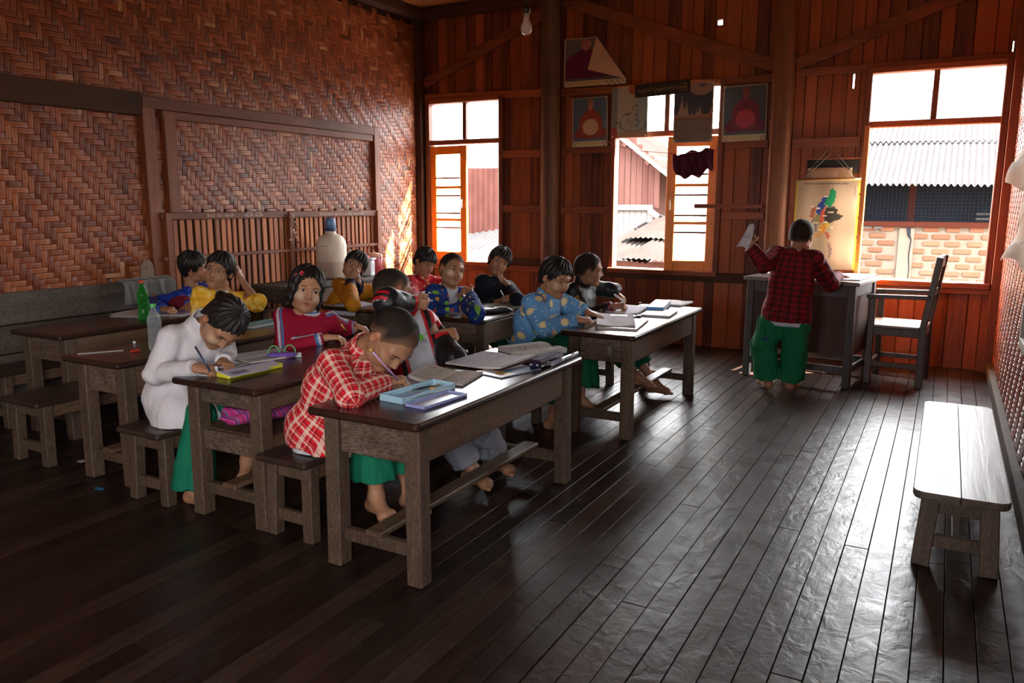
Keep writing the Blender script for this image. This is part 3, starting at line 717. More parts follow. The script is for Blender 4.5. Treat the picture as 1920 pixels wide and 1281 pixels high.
DESKS['A'] = desk(-1.93, -1.470, 4.09, 5.50, 'school desk with blue box and closed books, nearest the window wall')
DESKS['B'] = desk(-2.97, -2.505, 4.20, 5.60, 'school desk with the grey crumpled pencil pouch on top')
DESKS['E'] = desk(-3.90, -3.43, 4.25, 5.75, 'school desk with a white notebook hanging over its end')
M_bseat = wood('bench_seat', (0.012, 0.007, 0.006), (0.055, 0.03, 0.022), axis=1, rough=.35, spec=.5, var=.15, grain=.8)
def bench(x0, x1, y0, y1, label, z=0.35, seat=None, group='low wooden benches'):
    cx, cy = (x0+x1)/2, (y0+y1)/2; b = empty('bench', (cx, cy, 0), label=label, cat='bench', group=group)
    hx, hy = (x1-x0)/2, (y1-y0)/2; t = .026; lw = .052; lx, ly = hx-.045, hy-.075
    tabletop('seat', -hx, hx, -hy, hy, z, t, seat or M_bseat, b, .018)
    for sx in (-1, 1):
        for sy in (-1, 1): bar_obj('leg', (sx*lx, sy*ly, z-t), (sx*(lx+.006), sy*(ly+.01), 0), lw, lw, M_dleg, b, .004, up=(0, 1, 0))
        box_obj('side_apron', (sx*lx, 0, z-t-.035), (.022, 2*ly-lw, .07), M_dside, b, .003)
    for sy in (-1, 1):
        box_obj('end_apron', (0, sy*ly, z-t-.035), (2*lx-lw+.002, .024, .07), M_dleg, b, .003)
        box_obj('end_stretcher', (0, sy*(ly+.006), .09), (2*lx-lw+.01, .026, .05), M_dleg, b, .003)
    return b
bench(-2.375, -2.10, 2.16, 3.55, 'low bench where the boy in red and white plaid sits')
bench(-3.225, -2.935, 2.14, 3.60, 'low bench behind the shelved desk, where the girls sit')
bench(-4.27, -3.935, 2.20, 3.60, 'low bench in the dark behind the desk with the clear bottle')
bench(-5.12, -4.83, 2.50, 4.00, 'low bench against the weathered planks of the woven wall')
bench(-2.39, -2.10, 4.15, 5.50, 'low bench where the boy in the lemon print shirt sits')
bench(-3.39, -3.11, 4.30, 5.60, 'low bench where the boy in the fruit print jacket sits')
bench(-4.32, -4.03, 4.40, 5.75, 'low bench where the child in orange jersey sits')
# ---- the loose bench by the right wall: two boards, splayed legs
M_pale = wood('pale_bench_board', (0.075, 0.058, 0.047), (0.20, 0.165, 0.135), axis=1, rough=.38, spec=.4, var=.1, grain=.9, bump=.4, speck=.2)
M_paleg = wood('pale_bench_leg', (0.05, 0.036, 0.028), (0.17, 0.13, 0.10), axis=2, rough=.55, spec=.3, var=.1, speck=.35)
lb = empty('bench', (0.128, 3.93, 0), label='loose pale wooden bench of two boards beside the right wall', cat='bench')
def half_top(x0, x1, rl, rr_):
    m = MB(); y0, y1 = -.775, .775; z, t = .30, .03; pl = []
    for (cx, cy, a0, r) in ((x1, y1, 0, rr_), (x0, y1, 90, rl), (x0, y0, 180, rl), (x1, y0, 270, rr_)):
        sx = -1 if a0 in (0, 270) else 1; sy = -1 if cy > 0 else 1
        for k in range(5):
            a = math.radians(a0+k*22.5); pl.append((cx+sx*r, cy+sy*r, math.cos(a)*r, math.sin(a)*r))
    n = len(pl); vs = []
    for (sc, h) in ((.9, 0), (1, .008), (1, t-.006), (.93, t)):
        for (cx, cy, dx, dy) in pl: vs.append((cx+dx*sc, cy+dy*sc, z-t+h))
    fs = [(i*n+k, i*n+(k+1) % n, (i+1)*n+(k+1) % n, (i+1)*n+k) for i in range(3) for k in range(n)]
    fs.append(tuple(range(n))[::-1]); fs.append(tuple(3*n+k for k in range(n)))
    return m.add(vs, fs).build('seat_board', M_pale, lb)
half_top(-.158, -.0015, .045, .004); half_top(.0015, .158, .004, .045)
for sx in (-1, 1):
    for sy in (-1, 1): bar_obj('leg', (sx*.095, sy*.70, .27), (sx*.113, sy*.725, 0), .062, .05, M_paleg, lb, .004, up=(0, 1, 0))
    box_obj('side_apron', (sx*.10, 0, .24), (.022, 1.36, .06), M_paleg, lb, .003)
for sy in (-1, 1):
    box_obj('end_apron', (0, sy*.705, .238), (.15, .026, .065), M_paleg, lb, .003)
    box_obj('end_stretcher', (0, sy*.716, .10), (.17, .024, .05), M_paleg, lb, .003)
box_obj('long_stretcher', (0, 0, .10), (.03, 1.42, .03), M_paleg, lb, .003)
# ---- teacher's desk
M_tgrey = wood('grey_painted_wood', (0.034, 0.033, 0.032), (0.105, 0.10, 0.095), axis=2, rough=.5, spec=.4, var=.1)
M_ttop = wood('pale_grey_top', (0.13, 0.12, 0.11), (0.25, 0.235, 0.22), axis=0, rough=.35, spec=.5, var=.1)
M_tpan = wood('teacher_desk_panel', (0.030, 0.016, 0.013), (0.10, 0.055, 0.045), axis=2, rough=.6, spec=.3, var=.1)
td = empty('teacher_desk', (-0.895, 6.50, 0), math.radians(-9), 'grey wooden teacher desk with pale top under the map', 'desk')
box_obj('tabletop', (0, 0, .775), (.86, .62, .03), M_ttop, td, .005)
for sx in (-1, 1):
    for sy in (-1, 1): bar_obj('leg', (sx*.375, sy*.27, .76), (sx*.38, sy*.275, 0), .055, .055, M_tgrey, td, .005, up=(0, 1, 0))
    box_obj('side_apron', (sx*.375, 0, .715), (.03, .485, .085), M_tgrey, td, .004)
    box_obj('side_panel', (sx*.37, 0, .45), (.014, .485, .45), M_tpan, td, .002)
    box_obj('side_stretcher', (sx*.378, 0, .13), (.03, .49, .05), M_tgrey, td, .004)
for sy in (-1, 1):
    box_obj('apron', (0, sy*.272, .715), (.70, .03, .085), M_tgrey, td, .004)
    if sy < 0: box_obj('front_panel', (0, sy*.265, .46), (.70, .014, .44), M_tpan, td, .002)
    box_obj('stretcher', (0, sy*.275, .13), (.705, .03, .055), M_tgrey, td, .004)
# ---- teacher's chair
M_chair = wood('dark_chair_wood', (0.022, 0.014, 0.011), (0.085, 0.055, 0.043), axis=2, rough=.4, spec=.45, var=.1)
M_cseat = wood('pale_chair_seat', (0.22, 0.19, 0.16), (0.42, 0.37, 0.32), axis=0, rough=.35, spec=.5, var=.1)
tc = empty('armchair', (-0.245, 6.67, 0), math.radians(-4), 'dark wooden armchair with pale seat beside the teacher desk', 'chair')
for sy in (-1, 1):
    bar_obj('front_leg', (-.185, sy*.22, .67), (-.185, sy*.225, 0), .045, .045, M_chair, tc, .004, up=(0, 1, 0))
    m = MB(); m.bar((.17, sy*.22, 0), (.165, sy*.22, .46), .05, .05, .004, up=(0, 1, 0)); m.bar((.165, sy*.22, .44), (.235, sy*.215, .97), .045, .045, .005, up=(0, 1, 0)); m.build('back_leg', M_chair, tc)
    bar_obj('armrest', (-.23, sy*.225, .665), (.20, sy*.225, .675), .05, .03, M_chair, tc, .006)
    box_obj('side_rail', (-.005, sy*.22, .405), (.33, .028, .06), M_chair, tc, .003)
    box_obj('side_stretcher', (-.005, sy*.222, .155), (.33, .026, .035), M_chair, tc, .003)
box_obj('seat', (-.015, 0, .443), (.39, .45, .018), M_cseat, tc, .004)
box_obj('front_rail', (-.185, 0, .405), (.028, .40, .06), M_chair, tc, .003); box_obj('back_rail', (.165, 0, .405), (.028, .40, .06), M_chair, tc, .003)
box_obj('front_stretcher', (-.185, 0, .14), (.026, .41, .035), M_chair, tc, .003)
bar_obj('top_rail', (.228, -.195, .93), (.228, .195, .93), .026, .085, M_chair, tc, .004); bar_obj('middle_slat', (.20, -.195, .70), (.20, .195, .70), .022, .05, M_chair, tc, .003)
for k in range(3): bar_obj('back_spindle', (.202, -.1+.1*k, .715), (.224, -.1+.1*k, .90), .03, .014, M_chair, tc, .003, up=(1, 0, 0))
# ---- side table under the water jug
jt = empty('side_table', (-4.83, 5.45, 0), label='old grey wooden table by the railing carrying the water jug', cat='table')
tabletop('tabletop', -.27, .27, -.74, .74, .67, .03, M_grey, jt)
for sx in (-1, 1):
    for sy in (-1, 1): bar_obj('leg', (sx*.22, sy*.66, .64), (sx*.22, sy*.665, 0), .06, .06, M_dleg, jt, .004, up=(0, 1, 0))
    box_obj('side_apron', (sx*.225, 0, .58), (.026, 1.26, .12), M_dside, jt, .003)
    box_obj('side_stretcher', (sx*.22, 0, .33), (.03, 1.27, .05), M_dside, jt, .003)
for sy in (-1, 1): box_obj('end_apron', (0, sy*.66, .58), (.38, .026, .12), M_dleg, jt, .003)
# ================================================================== people
# bodies and clothes are smooth blends of tapered limbs, turned into one mesh each
def nrm(v): v = np.asarray(v, float); return v/max(1e-9, np.linalg.norm(v))
class Blob:
    def __init__(s): s.p = []
    def cone(s, a, b, ra, rb, k=0.015, tag=0, op=0):
        s.p.append(dict(t='c', a=np.asarray(a, float), b=np.asarray(b, float), ra=ra, rb=rb, k=k, tag=tag, op=op)); return s
    def ell(s, c, r, R=None, k=0.015, tag=0, op=0):
        s.p.append(dict(t='e', c=np.asarray(c, float), r=np.asarray(r, float), R=np.eye(3) if R is None else R, k=k, tag=tag, op=op)); return s
    def plane(s, c, n, k=0.004):           # keep the side against n
        s.p.append(dict(t='p', c=np.asarray(c, float), n=nrm(n), k=k, tag=-1, op=2)); return s
    def fn(s, f, lo, hi, k=0.004, tag=0, op=0):
        s.p.append(dict(t='f', f=f, lo=np.asarray(lo, float), hi=np.asarray(hi, float), k=k, tag=tag, op=op)); return s
    @staticmethod
    def dist(q, X):
        if q['t'] == 'c':
            ab = q['b']-q['a']; L2 = max(1e-12, float(ab@ab)); t = np.clip(((X-q['a'])@ab)/L2, 0, 1)
            D = X-q['a']-t[..., None]*ab
            return np.sqrt(np.einsum('...i,...i', D, D))-(q['ra']+(q['rb']-q['ra'])*t)
        if q['t'] == 'e':
            Y = (X-q['c'])@q['R'].T; k0 = np.sqrt(((Y/q['r'])**2).sum(-1)); k1 = np.sqrt(((Y/q['r']**2)**2).sum(-1))
            return k0*(k0-1)/np.maximum(k1, 1e-6)
        if q['t'] == 'p': return (X-q['c'])@q['n']
        return q['f'](X)
    @staticmethod
    def box(q):
        if q['t'] == 'c': r = max(q['ra'], q['rb']); return np.minimum(q['a'], q['b'])-r, np.maximum(q['a'], q['b'])+r
        if q['t'] == 'e': r = np.abs(q['R'].T)@q['r']; return q['c']-r, q['c']+r
        return q['lo'], q['hi']
    @staticmethod
    def comb(A, d, q):
        k = q['k']
        if q['op'] == 0: h = np.maximum(k-np.abs(A-d), 0)/k; return np.minimum(A, d)-h*h*k*.25
        e = -d if q['op'] == 1 else d
        h = np.maximum(k-np.abs(A-e), 0)/k; return np.maximum(A, e)+h*h*k*.25
    def at(s, X):
        A = np.full(X.shape[:-1], .2)
        for q in s.p: A = s.comb(A, s.dist(q, X), q)
        return A
    def mesh(s, vox, noise=None):
        us = [q for q in s.p if q['op'] == 0]
        lo = np.min([s.box(q)[0] for q in us], 0)-vox*4; hi = np.max([s.box(q)[1] for q in us], 0)+vox*4
        n = np.ceil((hi-lo)/vox).astype(int)+1
        A = np.full(n, .2, np.float32); ax = [lo[i]+vox*np.arange(n[i]) for i in range(3)]
        for q in s.p:
            if q['t'] == 'p': i0, i1 = np.zeros(3, int), n
            else:
                b0, b1 = s.box(q); mg = q['k']+vox*3
                i0 = np.clip(((b0-mg-lo)/vox).astype(int), 0, n); i1 = np.clip(((b1+mg-lo)/vox).astype(int)+2, 0, n)
            sl = tuple(slice(a, b) for a, b in zip(i0, i1))
            if q['t'] == 'p':
                d = ((ax[0]-q['c'][0])*q['n'][0])[:, None, None]+((ax[1]-q['c'][1])*q['n'][1])[None, :, None]+((ax[2]-q['c'][2])*q['n'][2])[None, None, :]
            else:
                X = np.stack(np.meshgrid(*(ax[i][sl[i]] for i in range(3)), indexing='ij'), -1); d = s.dist(q, X)
            A[sl] = s.comb(A[sl], d.astype(np.float32), q)
        if noise is not None:
            near = np.abs(A) < .03; idx = np.argwhere(near); P = lo+idx*vox; A[near] += noise(P).astype(np.float32)
        S = A < 0
        c = [slice(0, -1), slice(1, None)]; cnt = np.zeros(np.array(n)-1, np.int8)
        for i in (0, 1):
            for j in (0, 1):
                for k in (0, 1): cnt += S[c[i], c[j], c[k]]
        act = (cnt > 0) & (cnt < 8); ids = np.argwhere(act); m = len(ids)
        vid = np.full(act.shape, -1, np.int32); vid[act] = np.arange(m)
        cor = np.array([(i, j, k) for i in (0, 1) for j in (0, 1) for k in (0, 1)])
        val = np.stack([A[tuple((ids+o).T)] for o in cor], 1)
        acc = np.zeros((m, 3)); num = np.zeros(m)
        for a in range(8):
            for b in range(a+1, 8):
                if np.abs(cor[a]-cor[b]).sum() == 1:
                    va, vb = val[:, a], val[:, b]; cr = (va < 0) != (vb < 0)
                    t = np.where(cr, va/np.where(cr, va-vb, 1), 0)
                    acc += np.where(cr[:, None], cor[a]+t[:, None]*(cor[b]-cor[a]), 0); num += cr
        V = lo+(ids+acc/num[:, None])*vox
        F = []
        for x in range(3):
            y, z = (x+1) % 3, (x+2) % 3
            s0 = [slice(1, -1)]*3; s0[x] = slice(0, -1); s1 = list(s0); s1[x] = slice(1, None)
            ch = S[tuple(s0)] != S[tuple(s1)]; e = np.argwhere(ch); fl = S[tuple(s0)][ch]
            o = np.ones(3, int); o[x] = 0; e = e+o
            oy = np.zeros(3, int); oy[y] = 1; oz = np.zeros(3, int); oz[z] = 1
            q = np.stack([vid[tuple((e-oy-oz).T)], vid[tuple((e-oz).T)], vid[tuple(e.T)], vid[tuple((e-oy).T)]], 1)
            q[~fl] = q[~fl][:, ::-1]; F.append(q)
        F = np.concatenate(F); F = F[(F >= 0).all(1)]
        return V, F
    def nearest(s, V):
        """blend member each vertex belongs to: tag, position along it, angle round it"""
        us = [q for q in s.p if q['op'] == 0]; D = np.stack([s.dist(q, V) for q in us], 1); k = D.argmin(1)
        tg = np.array([q['tag'] for q in us])[k]; al = np.zeros(len(V)); an = np.zeros(len(V))
        for i, q in enumerate(us):
            if q['t'] != 'c': continue
            m = k == i
            if not m.any(): continue
            ab = q['b']-q['a']; L = np.linalg.norm(ab); d = ab/max(L, 1e-9); X = V[m]-q['a']; al[m] = (X@d)/max(L, 1e-9)
            u = np.cross(d, (0, 0, 1.)); u = nrm(u) if np.linalg.norm(u) > .05 else np.array([1., 0, 0]); w = np.cross(u, d)
            an[m] = np.arctan2(X@w, X@u)
        return tg, al, an
def np_mesh(name, V, F, mat, parent, origin, col=None, uv=None, label=None):
    me = bpy.data.meshes.new(name); V = V-np.asarray(origin)
    me.vertices.add(len(V)); me.vertices.foreach_set('co', V.astype(np.float32).ravel())
    me.loops.add(F.size); me.loops.foreach_set('vertex_index', F.astype(np.int32).ravel())
    me.polygons.add(len(F)); me.polygons.foreach_set('loop_start', np.arange(0, F.size, 4, dtype=np.int32))
    me.update(calc_edges=True); me.validate()
    me.polygons.foreach_set('use_smooth', np.ones(len(me.polygons), bool))
    if col is not None:
        at = me.color_attributes.new('tint', 'FLOAT_COLOR', 'POINT'); at.data.foreach_set('color', np.concatenate([col, np.ones((len(col), 1))], 1).astype(np.float32).ravel())
    if uv is not None:
        at = me.attributes.new('cuv', 'FLOAT_VECTOR', 'POINT'); at.data.foreach_set('vector', np.concatenate([uv, np.zeros((len(uv), 1))], 1).astype(np.float32).ravel())
    me.materials.append(mat); o = link(name, me, parent); return tag(o, label)
def wob(P, f, seed):
    r = np.random.RandomState(seed); out = np.zeros(len(P))
    for i in range(5):
        d = r.normal(size=3); d /= np.linalg.norm(d); out += np.sin(P@d*f*(1+.5*i)+r.uniform(0, 6.3)+1.7*np.sin(P@r.normal(size=3)*f*.4))/(1+.6*i)
    return out/2.4
# ---- materials of skin, hair and cloth
def skin_mat():
    k = N('skin'); a = k.attr('tint').outputs['Color']; n = k.noise(k.obj(), 60, 3)
    k.bump(n, .08, .002)
    return k.out(Base_Color=k.mix(.12, a, k.mix(n, (.5, .5, .5), (1, 1, 1)), 'MULTIPLY'), Roughness=.5, Specular_IOR_Level=.35)
M_skin = skin_mat()
def hair_mat(name, c0, c1, rough=.45):
    k = N(name); u = k.attr('cuv').outputs['Vector']; n = k.noise(k.vmath('MULTIPLY', u, (1100, 16, 1)), 1.0, 4, .6, .4)
    k.bump(n, .35, .003); return k.out(Base_Color=k.mix(1.0, k.mix(n, c0, c1), k.attr('tint').outputs['Color'], 'ADD'), Roughness=rough, Specular_IOR_Level=.3 if rough < .6 else .12)
M_hair = hair_mat('black_hair', (.004, .003, .003), (.022, .016, .013)); M_buzz = hair_mat('cropped_hair', (.010, .007, .005), (.035, .024, .018), .65)
def cloth_mat(name, bump=.35, rough=.8, rib=0.0, spec=.2):
    k = N(name); a = k.attr('tint').outputs['Color']; p = k.obj(); n = k.noise(p, 18, 4, .6, .8)
    h = n
    if rib:
        u = k.attr('cuv').outputs['Vector']; sx = k.n.new('ShaderNodeSeparateXYZ'); k.set(sx.inputs[0], u)
        w = k.math('SINE', k.math('MULTIPLY', sx.outputs[0], rib)); h = k.math('ADD', n, k.math('MULTIPLY', w, .35))
    k.bump(h, bump, .012)
    return k.out(Base_Color=k.mix(.22, a, k.mix(n, (.55, .55, .55), (1, 1, 1)), 'MULTIPLY'), Roughness=rough, Specular_IOR_Level=spec)
M_cloth = cloth_mat('soft_cloth'); M_knit = cloth_mat('ribbed_knit', .25, .9, 1300.); M_shell = cloth_mat('shiny_jacket_cloth', .45, .45, 0, .4)
def plaid_mat(name, base, bands, per, dark=None):
    """woven check on the cloth's own coordinates"""
    k = N(name); u = k.attr('cuv').outputs['Vector']; sx = k.n.new('ShaderNodeSeparateXYZ'); k.set(sx.inputs[0], u)
    c = base
    fs = []
    for ax in (0, 1):
        t = k.math('FRACT', k.math('DIVIDE', k.math('ADD', sx.outputs[ax], 10.0), per)); fs.append(t)
    def band(t, a, b): return k.math('MULTIPLY', k.math('GREATER_THAN', t, a), k.math('LESS_THAN', t, b))
    col = base
    for (a, b, cc, w) in bands:
        for t in fs: col = k.mix(k.math('MULTIPLY', band(t, a, b), w), col, cc)
    n = k.noise(k.obj(), 20, 4, .6, .8); k.bump(n, .4, .012)
    return k.out(Base_Color=k.mix(.22, col, k.mix(n, (.55, .55, .55), (1, 1, 1)), 'MULTIPLY'), Roughness=.8, Specular_IOR_Level=.2)
M_pl1 = plaid_mat('red_white_check', (.62, .012, .022), [(.0, .24, (.80, .66, .52), .6), (.56, .64, (.05, .004, .008), .6), (.44, .47, (.85, .75, .6), .5)], .0347)
M_pl2 = plaid_mat('dark_red_check', (.30, .008, .014), [(.0, .45, (.012, .010, .010), .62), (.70, .76, (.02, .01, .01), .8)], .040)
def dots_mat(name, base, kinds, scale):
    """printed fruit motifs: rounded blobs of a few colours on plain cloth"""
    k = N(name); u = k.attr('cuv').outputs['Vector']; col = base
    for i, (sc, th, cc, el) in enumerate(kinds):
        v = k.n.new('ShaderNodeTexVoronoi'); v.voronoi_dimensions = '2D'; v.feature = 'F1'; k.set(v.inputs['Vector'], k.vmath('ADD', k.vmath('MULTIPLY', u, (1.0*el, 1.0, 1)), (i*3.3, i*1.7, 0))); v.inputs['Scale'].default_value = sc; v.inputs['Randomness'].default_value = .85
        col = k.mix(k.math('LESS_THAN', v.outputs['Distance'], th), col, cc)
        col = k.mix(k.math('LESS_THAN', v.outputs['Distance'], th*.55), col, tuple(min(1, x*1.12) for x in cc))
    n = k.noise(k.obj(), 20, 4, .6, .8); k.bump(n, .4, .012)
    return k.out(Base_Color=k.mix(.22, col, k.mix(n, (.55, .55, .55), (1, 1, 1)), 'MULTIPLY'), Roughness=.8, Specular_IOR_Level=.2)
M_lemon = dots_mat('lemon_print', (.13, .33, .60), [(9.5, .21, (.78, .66, .36), 1.35), (26, .10, (.55, .66, .78), 1), (6.5, .11, (.72, .50, .28), .8)], 1)
M_fruit = dots_mat('fruit_print', (.014, .045, .21), [(9, .13, (.20, .44, .06), 1), (8, .12, (.58, .36, .06), 1.2), (8.5, .09, (.40, .05, .04), 1), (10, .07, (.70, .65, .55), 1)], 1)
M_redp = dots_mat('red_print', (.50, .010, .022), [(17, .15, (.75, .60, .48), .7), (20, .10, (.12, .10, .12), 1), (19, .09, (.75, .45, .2), 1)], 1)
def tie_mat():
    k = N('yellow_tie_dye'); n = k.noise(k.obj(), 14, 5, .65, 1.2); n2 = k.noise(k.obj(), 18, 4, .6, .8); k.bump(n2, .5, .012)
    return k.out(Base_Color=k.ramp(n, [(.34, (.62, .26, .015)), (.5, (.80, .45, .03)), (.68, (.88, .66, .22))]), Roughness=.8, Specular_IOR_Level=.2)
M_tie = tie_mat()
M_eye = N('eye'); M_eye.out(Base_Color=M_eye.attr('tint').outputs['Color'], Roughness=.25, Specular_IOR_Level=.5); M_eye = M_eye.m
M_brow = plain('brow_hair', (.012, .008, .006), .7, .2, noise=0)
SKIN = np.array([.36, .175, .095])
# ---- head
def head_frame(fwd, roll=0.0, up=(0, 0, 1.0)):
    f = nrm(fwd); u = np.asarray(up, float); x = np.cross(f, u); x = nrm(x); u = np.cross(x, f)     # x = person's right
    c, s_ = math.cos(roll), math.sin(roll); x2 = c*x+s_*u; u2 = -s_*x+c*u
    return np.stack([x2, f, u2])          # rows: right, forward, up
def head_prims(B, C, R, s, T=10, mouth=0.0):
    def P(x, y, z): return C+s*(np.array([x, y, z])@R)
    def E(c, r, k=.02, tag=T, op=0): B.ell(P(*c), np.array(r)*s, R, k*s, tag, op)
    E((0, -.012, .030), (.073, .090, .077)); E((0, .022, -.036), (.057, .062, .070), .03)
    for x in (-1, 1):
        E((x*.033, .050, -.034), (.028, .028, .032), .025)
        B.cone(P(x*.045, .062, .020), P(x*.008, .078, .020), .009*s, .009*s, .02*s, T)
        E((x*.030, .088, .003), (.017, .013, .011), .016, T, 1)
        E((x*.031, .060, .002), (.0165, .0165, .0155), .004)
        B.cone(P(x*.045, .02, -.07), P(x*.012, .058, -.088), .018*s, .016*s, .02*s, T)
        E((x*.0745, -.012, -.010), (.0075, .016, .026), .006, T+1)
        E((x*.0820, -.007, -.008), (.0065, .009, .015), .003, T+1, 1)
    B.cone(P(0, .080, .004), P(0, .0935, -.026), .0070*s, .0105*s, .010*s, T)
    for x in (-1, 1): E((x*.0105, .084, -.029), (.0085, .0095, .0075), .006)
    B.cone(P(0, .060, -.087), P(0, .064, -.089), .018*s, .016*s, .02*s, T)
    B.cone(P(-.015, .0735, -.0545), P(.015, .0735, -.0545), .0055*s, .0055*s, .010*s, T+2)
    B.cone(P(-.011, .0735, -.0655-mouth), P(.011, .0735, -.0655-mouth), .0065*s, .0065*s, .010*s, T+2)
    B.cone(P(-.017, .083, -.0600-mouth/2), P(.017, .083, -.0600-mouth/2), (.0018+mouth*.5)*s, (.0018+mouth*.5)*s, .004*s, T+2, 1)
    return P
HL = {  # lower edge of the hair by angle from the face (degrees): height in the head frame
    'crop': [(0, .068), (30, .066), (48, .052), (62, .020), (76, -.006), (92, .020), (104, .006), (125, -.040), (180, -.055)],
    'buzz': [(0, .070), (30, .068), (48, .054), (64, .030), (80, .004), (95, .024), (108, .008), (128, -.030), (180, -.048)],
    'fringe': [(0, .034), (25, .032), (42, .026), (58, .006), (74, -.014), (92, .012), (104, -.004), (125, -.052), (180, -.066)],
    'swept': [(0, .056), (28, .046), (44, .030), (60, .006), (76, -.016), (92, .014), (104, -.002), (125, -.050), (180, -.064)],
    'bob': [(0, .068), (20, .062), (34, .044), (48, -.060), (70, -.098), (110, -.104), (180, -.104)],
    'tied': [(0, .062), (30, .056), (48, .040), (64, .014), (80, .002), (96, .012), (108, -.006), (128, -.045), (180, -.055)]}
def hair_blob(C, R, s, style, seed, extra=None):
    hl = np.array(HL[style], float); thick = {'crop': .0065, 'buzz': .0035, 'fringe': .013, 'swept': .012, 'bob': .013, 'tied': .009}[style]
    jag = {'crop': .004, 'buzz': .002, 'fringe': .013, 'swept': .012, 'bob': .006, 'tied': .006}[style]; r = np.random.RandomState(seed); ph = r.uniform(0, 6.3, 4)
    def edge(x, y): return np.interp(np.abs(np.degrees(np.arctan2(x, y))), hl[:, 0], hl[:, 1])
    def f(X):
        q = ((X-C)@R.T)/s; x, y, z = q[..., 0], q[..., 1], q[..., 2]; a = np.abs(np.degrees(np.arctan2(x, y)))
        az = np.arctan2(x, y)
        zm = np.interp(a, hl[:, 0], hl[:, 1])+jag*(np.abs(np.sin(az*11+ph[0]+1.5*np.sin(az*5+ph[1])))-.5)+.4*jag*np.sin(az*31+ph[2])
        t = thick*(1+.35*np.sin(az*4+ph[3])*.5+.25*np.sin(az*17+z*30+ph[2])*(style != 'buzz' and style != 'crop'))
        zc = .02
        z2 = np.where(z < zc, zc+(z-zc)*(.12 if style == 'bob' else .55), z)
        rx, ry, rz = .073+t*1.05, .090+t, .077+t*1.2
        u = np.stack([x/rx, (y+.012)/ry, (z2-.030)/rz], -1); k0 = np.sqrt((u**2).sum(-1)); u2 = u/np.array([.075, .09, .08]); k1 = np.sqrt((u2**2).sum(-1))
        e = k0*(k0-1)/np.maximum(k1, 1e-6)
        e = e+(.0007*np.sin(az*63+7*np.sin(z*22+ph[1]))+.0012*np.sin(az*19+9*np.sin(z*13+ph[0])))*(style not in ('buzz', 'crop'))
        return np.maximum(e, (zm-z)*.85)*s
    B = Blob(); m = .125*s; B.fn(f, C-m, C+m)
    if extra: extra(B, lambda x, y, z: C+s*(np.array([x, y, z])@R))
    B.edge = edge; return B
def make_face(par, org, B, C, R, s, look=0.0, lids=1.0):
    """eyes, lash lines and brows laid on the modelled face; lids: 1 open .. 0 closed"""
    H_ = Blob(); H_.p = [q for q in B.p if q['tag'] in (10, 12) and q['t'] != 'p']
    gx, gz, gy = np.linspace(-.062, .062, 63), np.linspace(-.022, .034, 29), np.linspace(.035, .105, 57)
    G = np.stack(np.meshgrid(gx, gz, gy, indexing='ij'), -1)[..., [0, 2, 1]]; d_ = H_.at(C+s*(G@R)); i_ = np.clip(np.argmax(d_ > 0, -1), 1, 56)
    a_ = np.take_along_axis(d_, i_[..., None]-1, -1)[..., 0]; b_ = np.take_along_axis(d_, i_[..., None], -1)[..., 0]; hm = gy[i_-1]+(gy[1]-gy[0])*np.clip(-a_/np.where(b_-a_ == 0, 1, b_-a_), 0, 1)
    def surf(x, z):
        u = min(61.99, max(0, (x+.062)/.002)); v = min(27.99, max(0, (z+.022)/.002)); i, j = int(u), int(v); fu, fv = u-i, v-j
        return (hm[i, j]*(1-fu)+hm[i+1, j]*fu)*(1-fv)+(hm[i, j+1]*(1-fu)+hm[i+1, j+1]*fu)*fv
    for sx in (-1, 1):
        cx, cz = sx*.0305, .0025; vs = []; fs = []; cols = []; nu, nv = 14, 6; w, h = .0135, .0062*max(lids, .12)
        base = surf(cx, cz)
        for j in range(nv+1):
            for i in range(nu+1):
                u = -1+2*i/nu; v = -1+2*j/nv
                x = cx+u*w; z = cz+v*h*math.sqrt(max(0, 1-u*u*.96))+(.0012*u*sx) - (0.0015*(1-lids))
                yy = surf(x, z)+.0012*(1-u*u)*(1-v*v)+.0006
                vs.append(C+s*(np.array([x, yy, z])@R)-org)
                d = math.hypot((x-cx-look*.004), (z-cz)*1.0)
                cols.append((.006, .004, .003) if (d < .0064 and lids > .3) else ((.50, .44, .40) if lids > .3 else (.03, .016, .010)))
        for j in range(nv):
            for i in range(nu): k = j*(nu+1)+i; fs.append((k, k+1, k+nu+2, k+nu+1) if sx > -2 else 0)
        me = bpy.data.meshes.new('eye'); me.from_pydata([tuple(v) for v in vs], [], fs); me.update()
        at = me.color_attributes.new('tint', 'FLOAT_COLOR', 'POINT'); at.data.foreach_set('color', [c for q in cols for c in (*q, 1.0)])
        me.materials.append(M_eye); me.polygons.foreach_set('use_smooth', [True]*len(me.polygons)); link('eye', me, par)
        pts = []; 
        for i in range(9):
            u = -1.08+2.16*i/8; x = cx+u*w; z = cz+h*math.sqrt(max(0, 1-min(1, u*u)*.96))+.0012*u*sx-.0012*(1-lids)*2; pts.append(C+s*(np.array([x, surf(x, z)+.0008, z])@R)-org)
        m = MB(); m.tube(pts, [.0005*s]+[.0011*s]*7+[.0005*s], 5)
        m.build('eyelashes', M_brow, par)
        pts = []
        for i in range(8):
            u = -1+2*i/7; x = cx+sx*.002+u*.0165; z = cz+.0175+.0035*(1-u*u)-.0015*u*sx; pts.append(C+s*(np.array([x, surf(x, z)+.0003, z])@R)-org)
        MB().tube(pts, [.0007*s, .0016*s, .002*s, .002*s, .002*s, .0018*s, .0014*s, .0006*s], 5).build('eyebrow', M_brow, par)
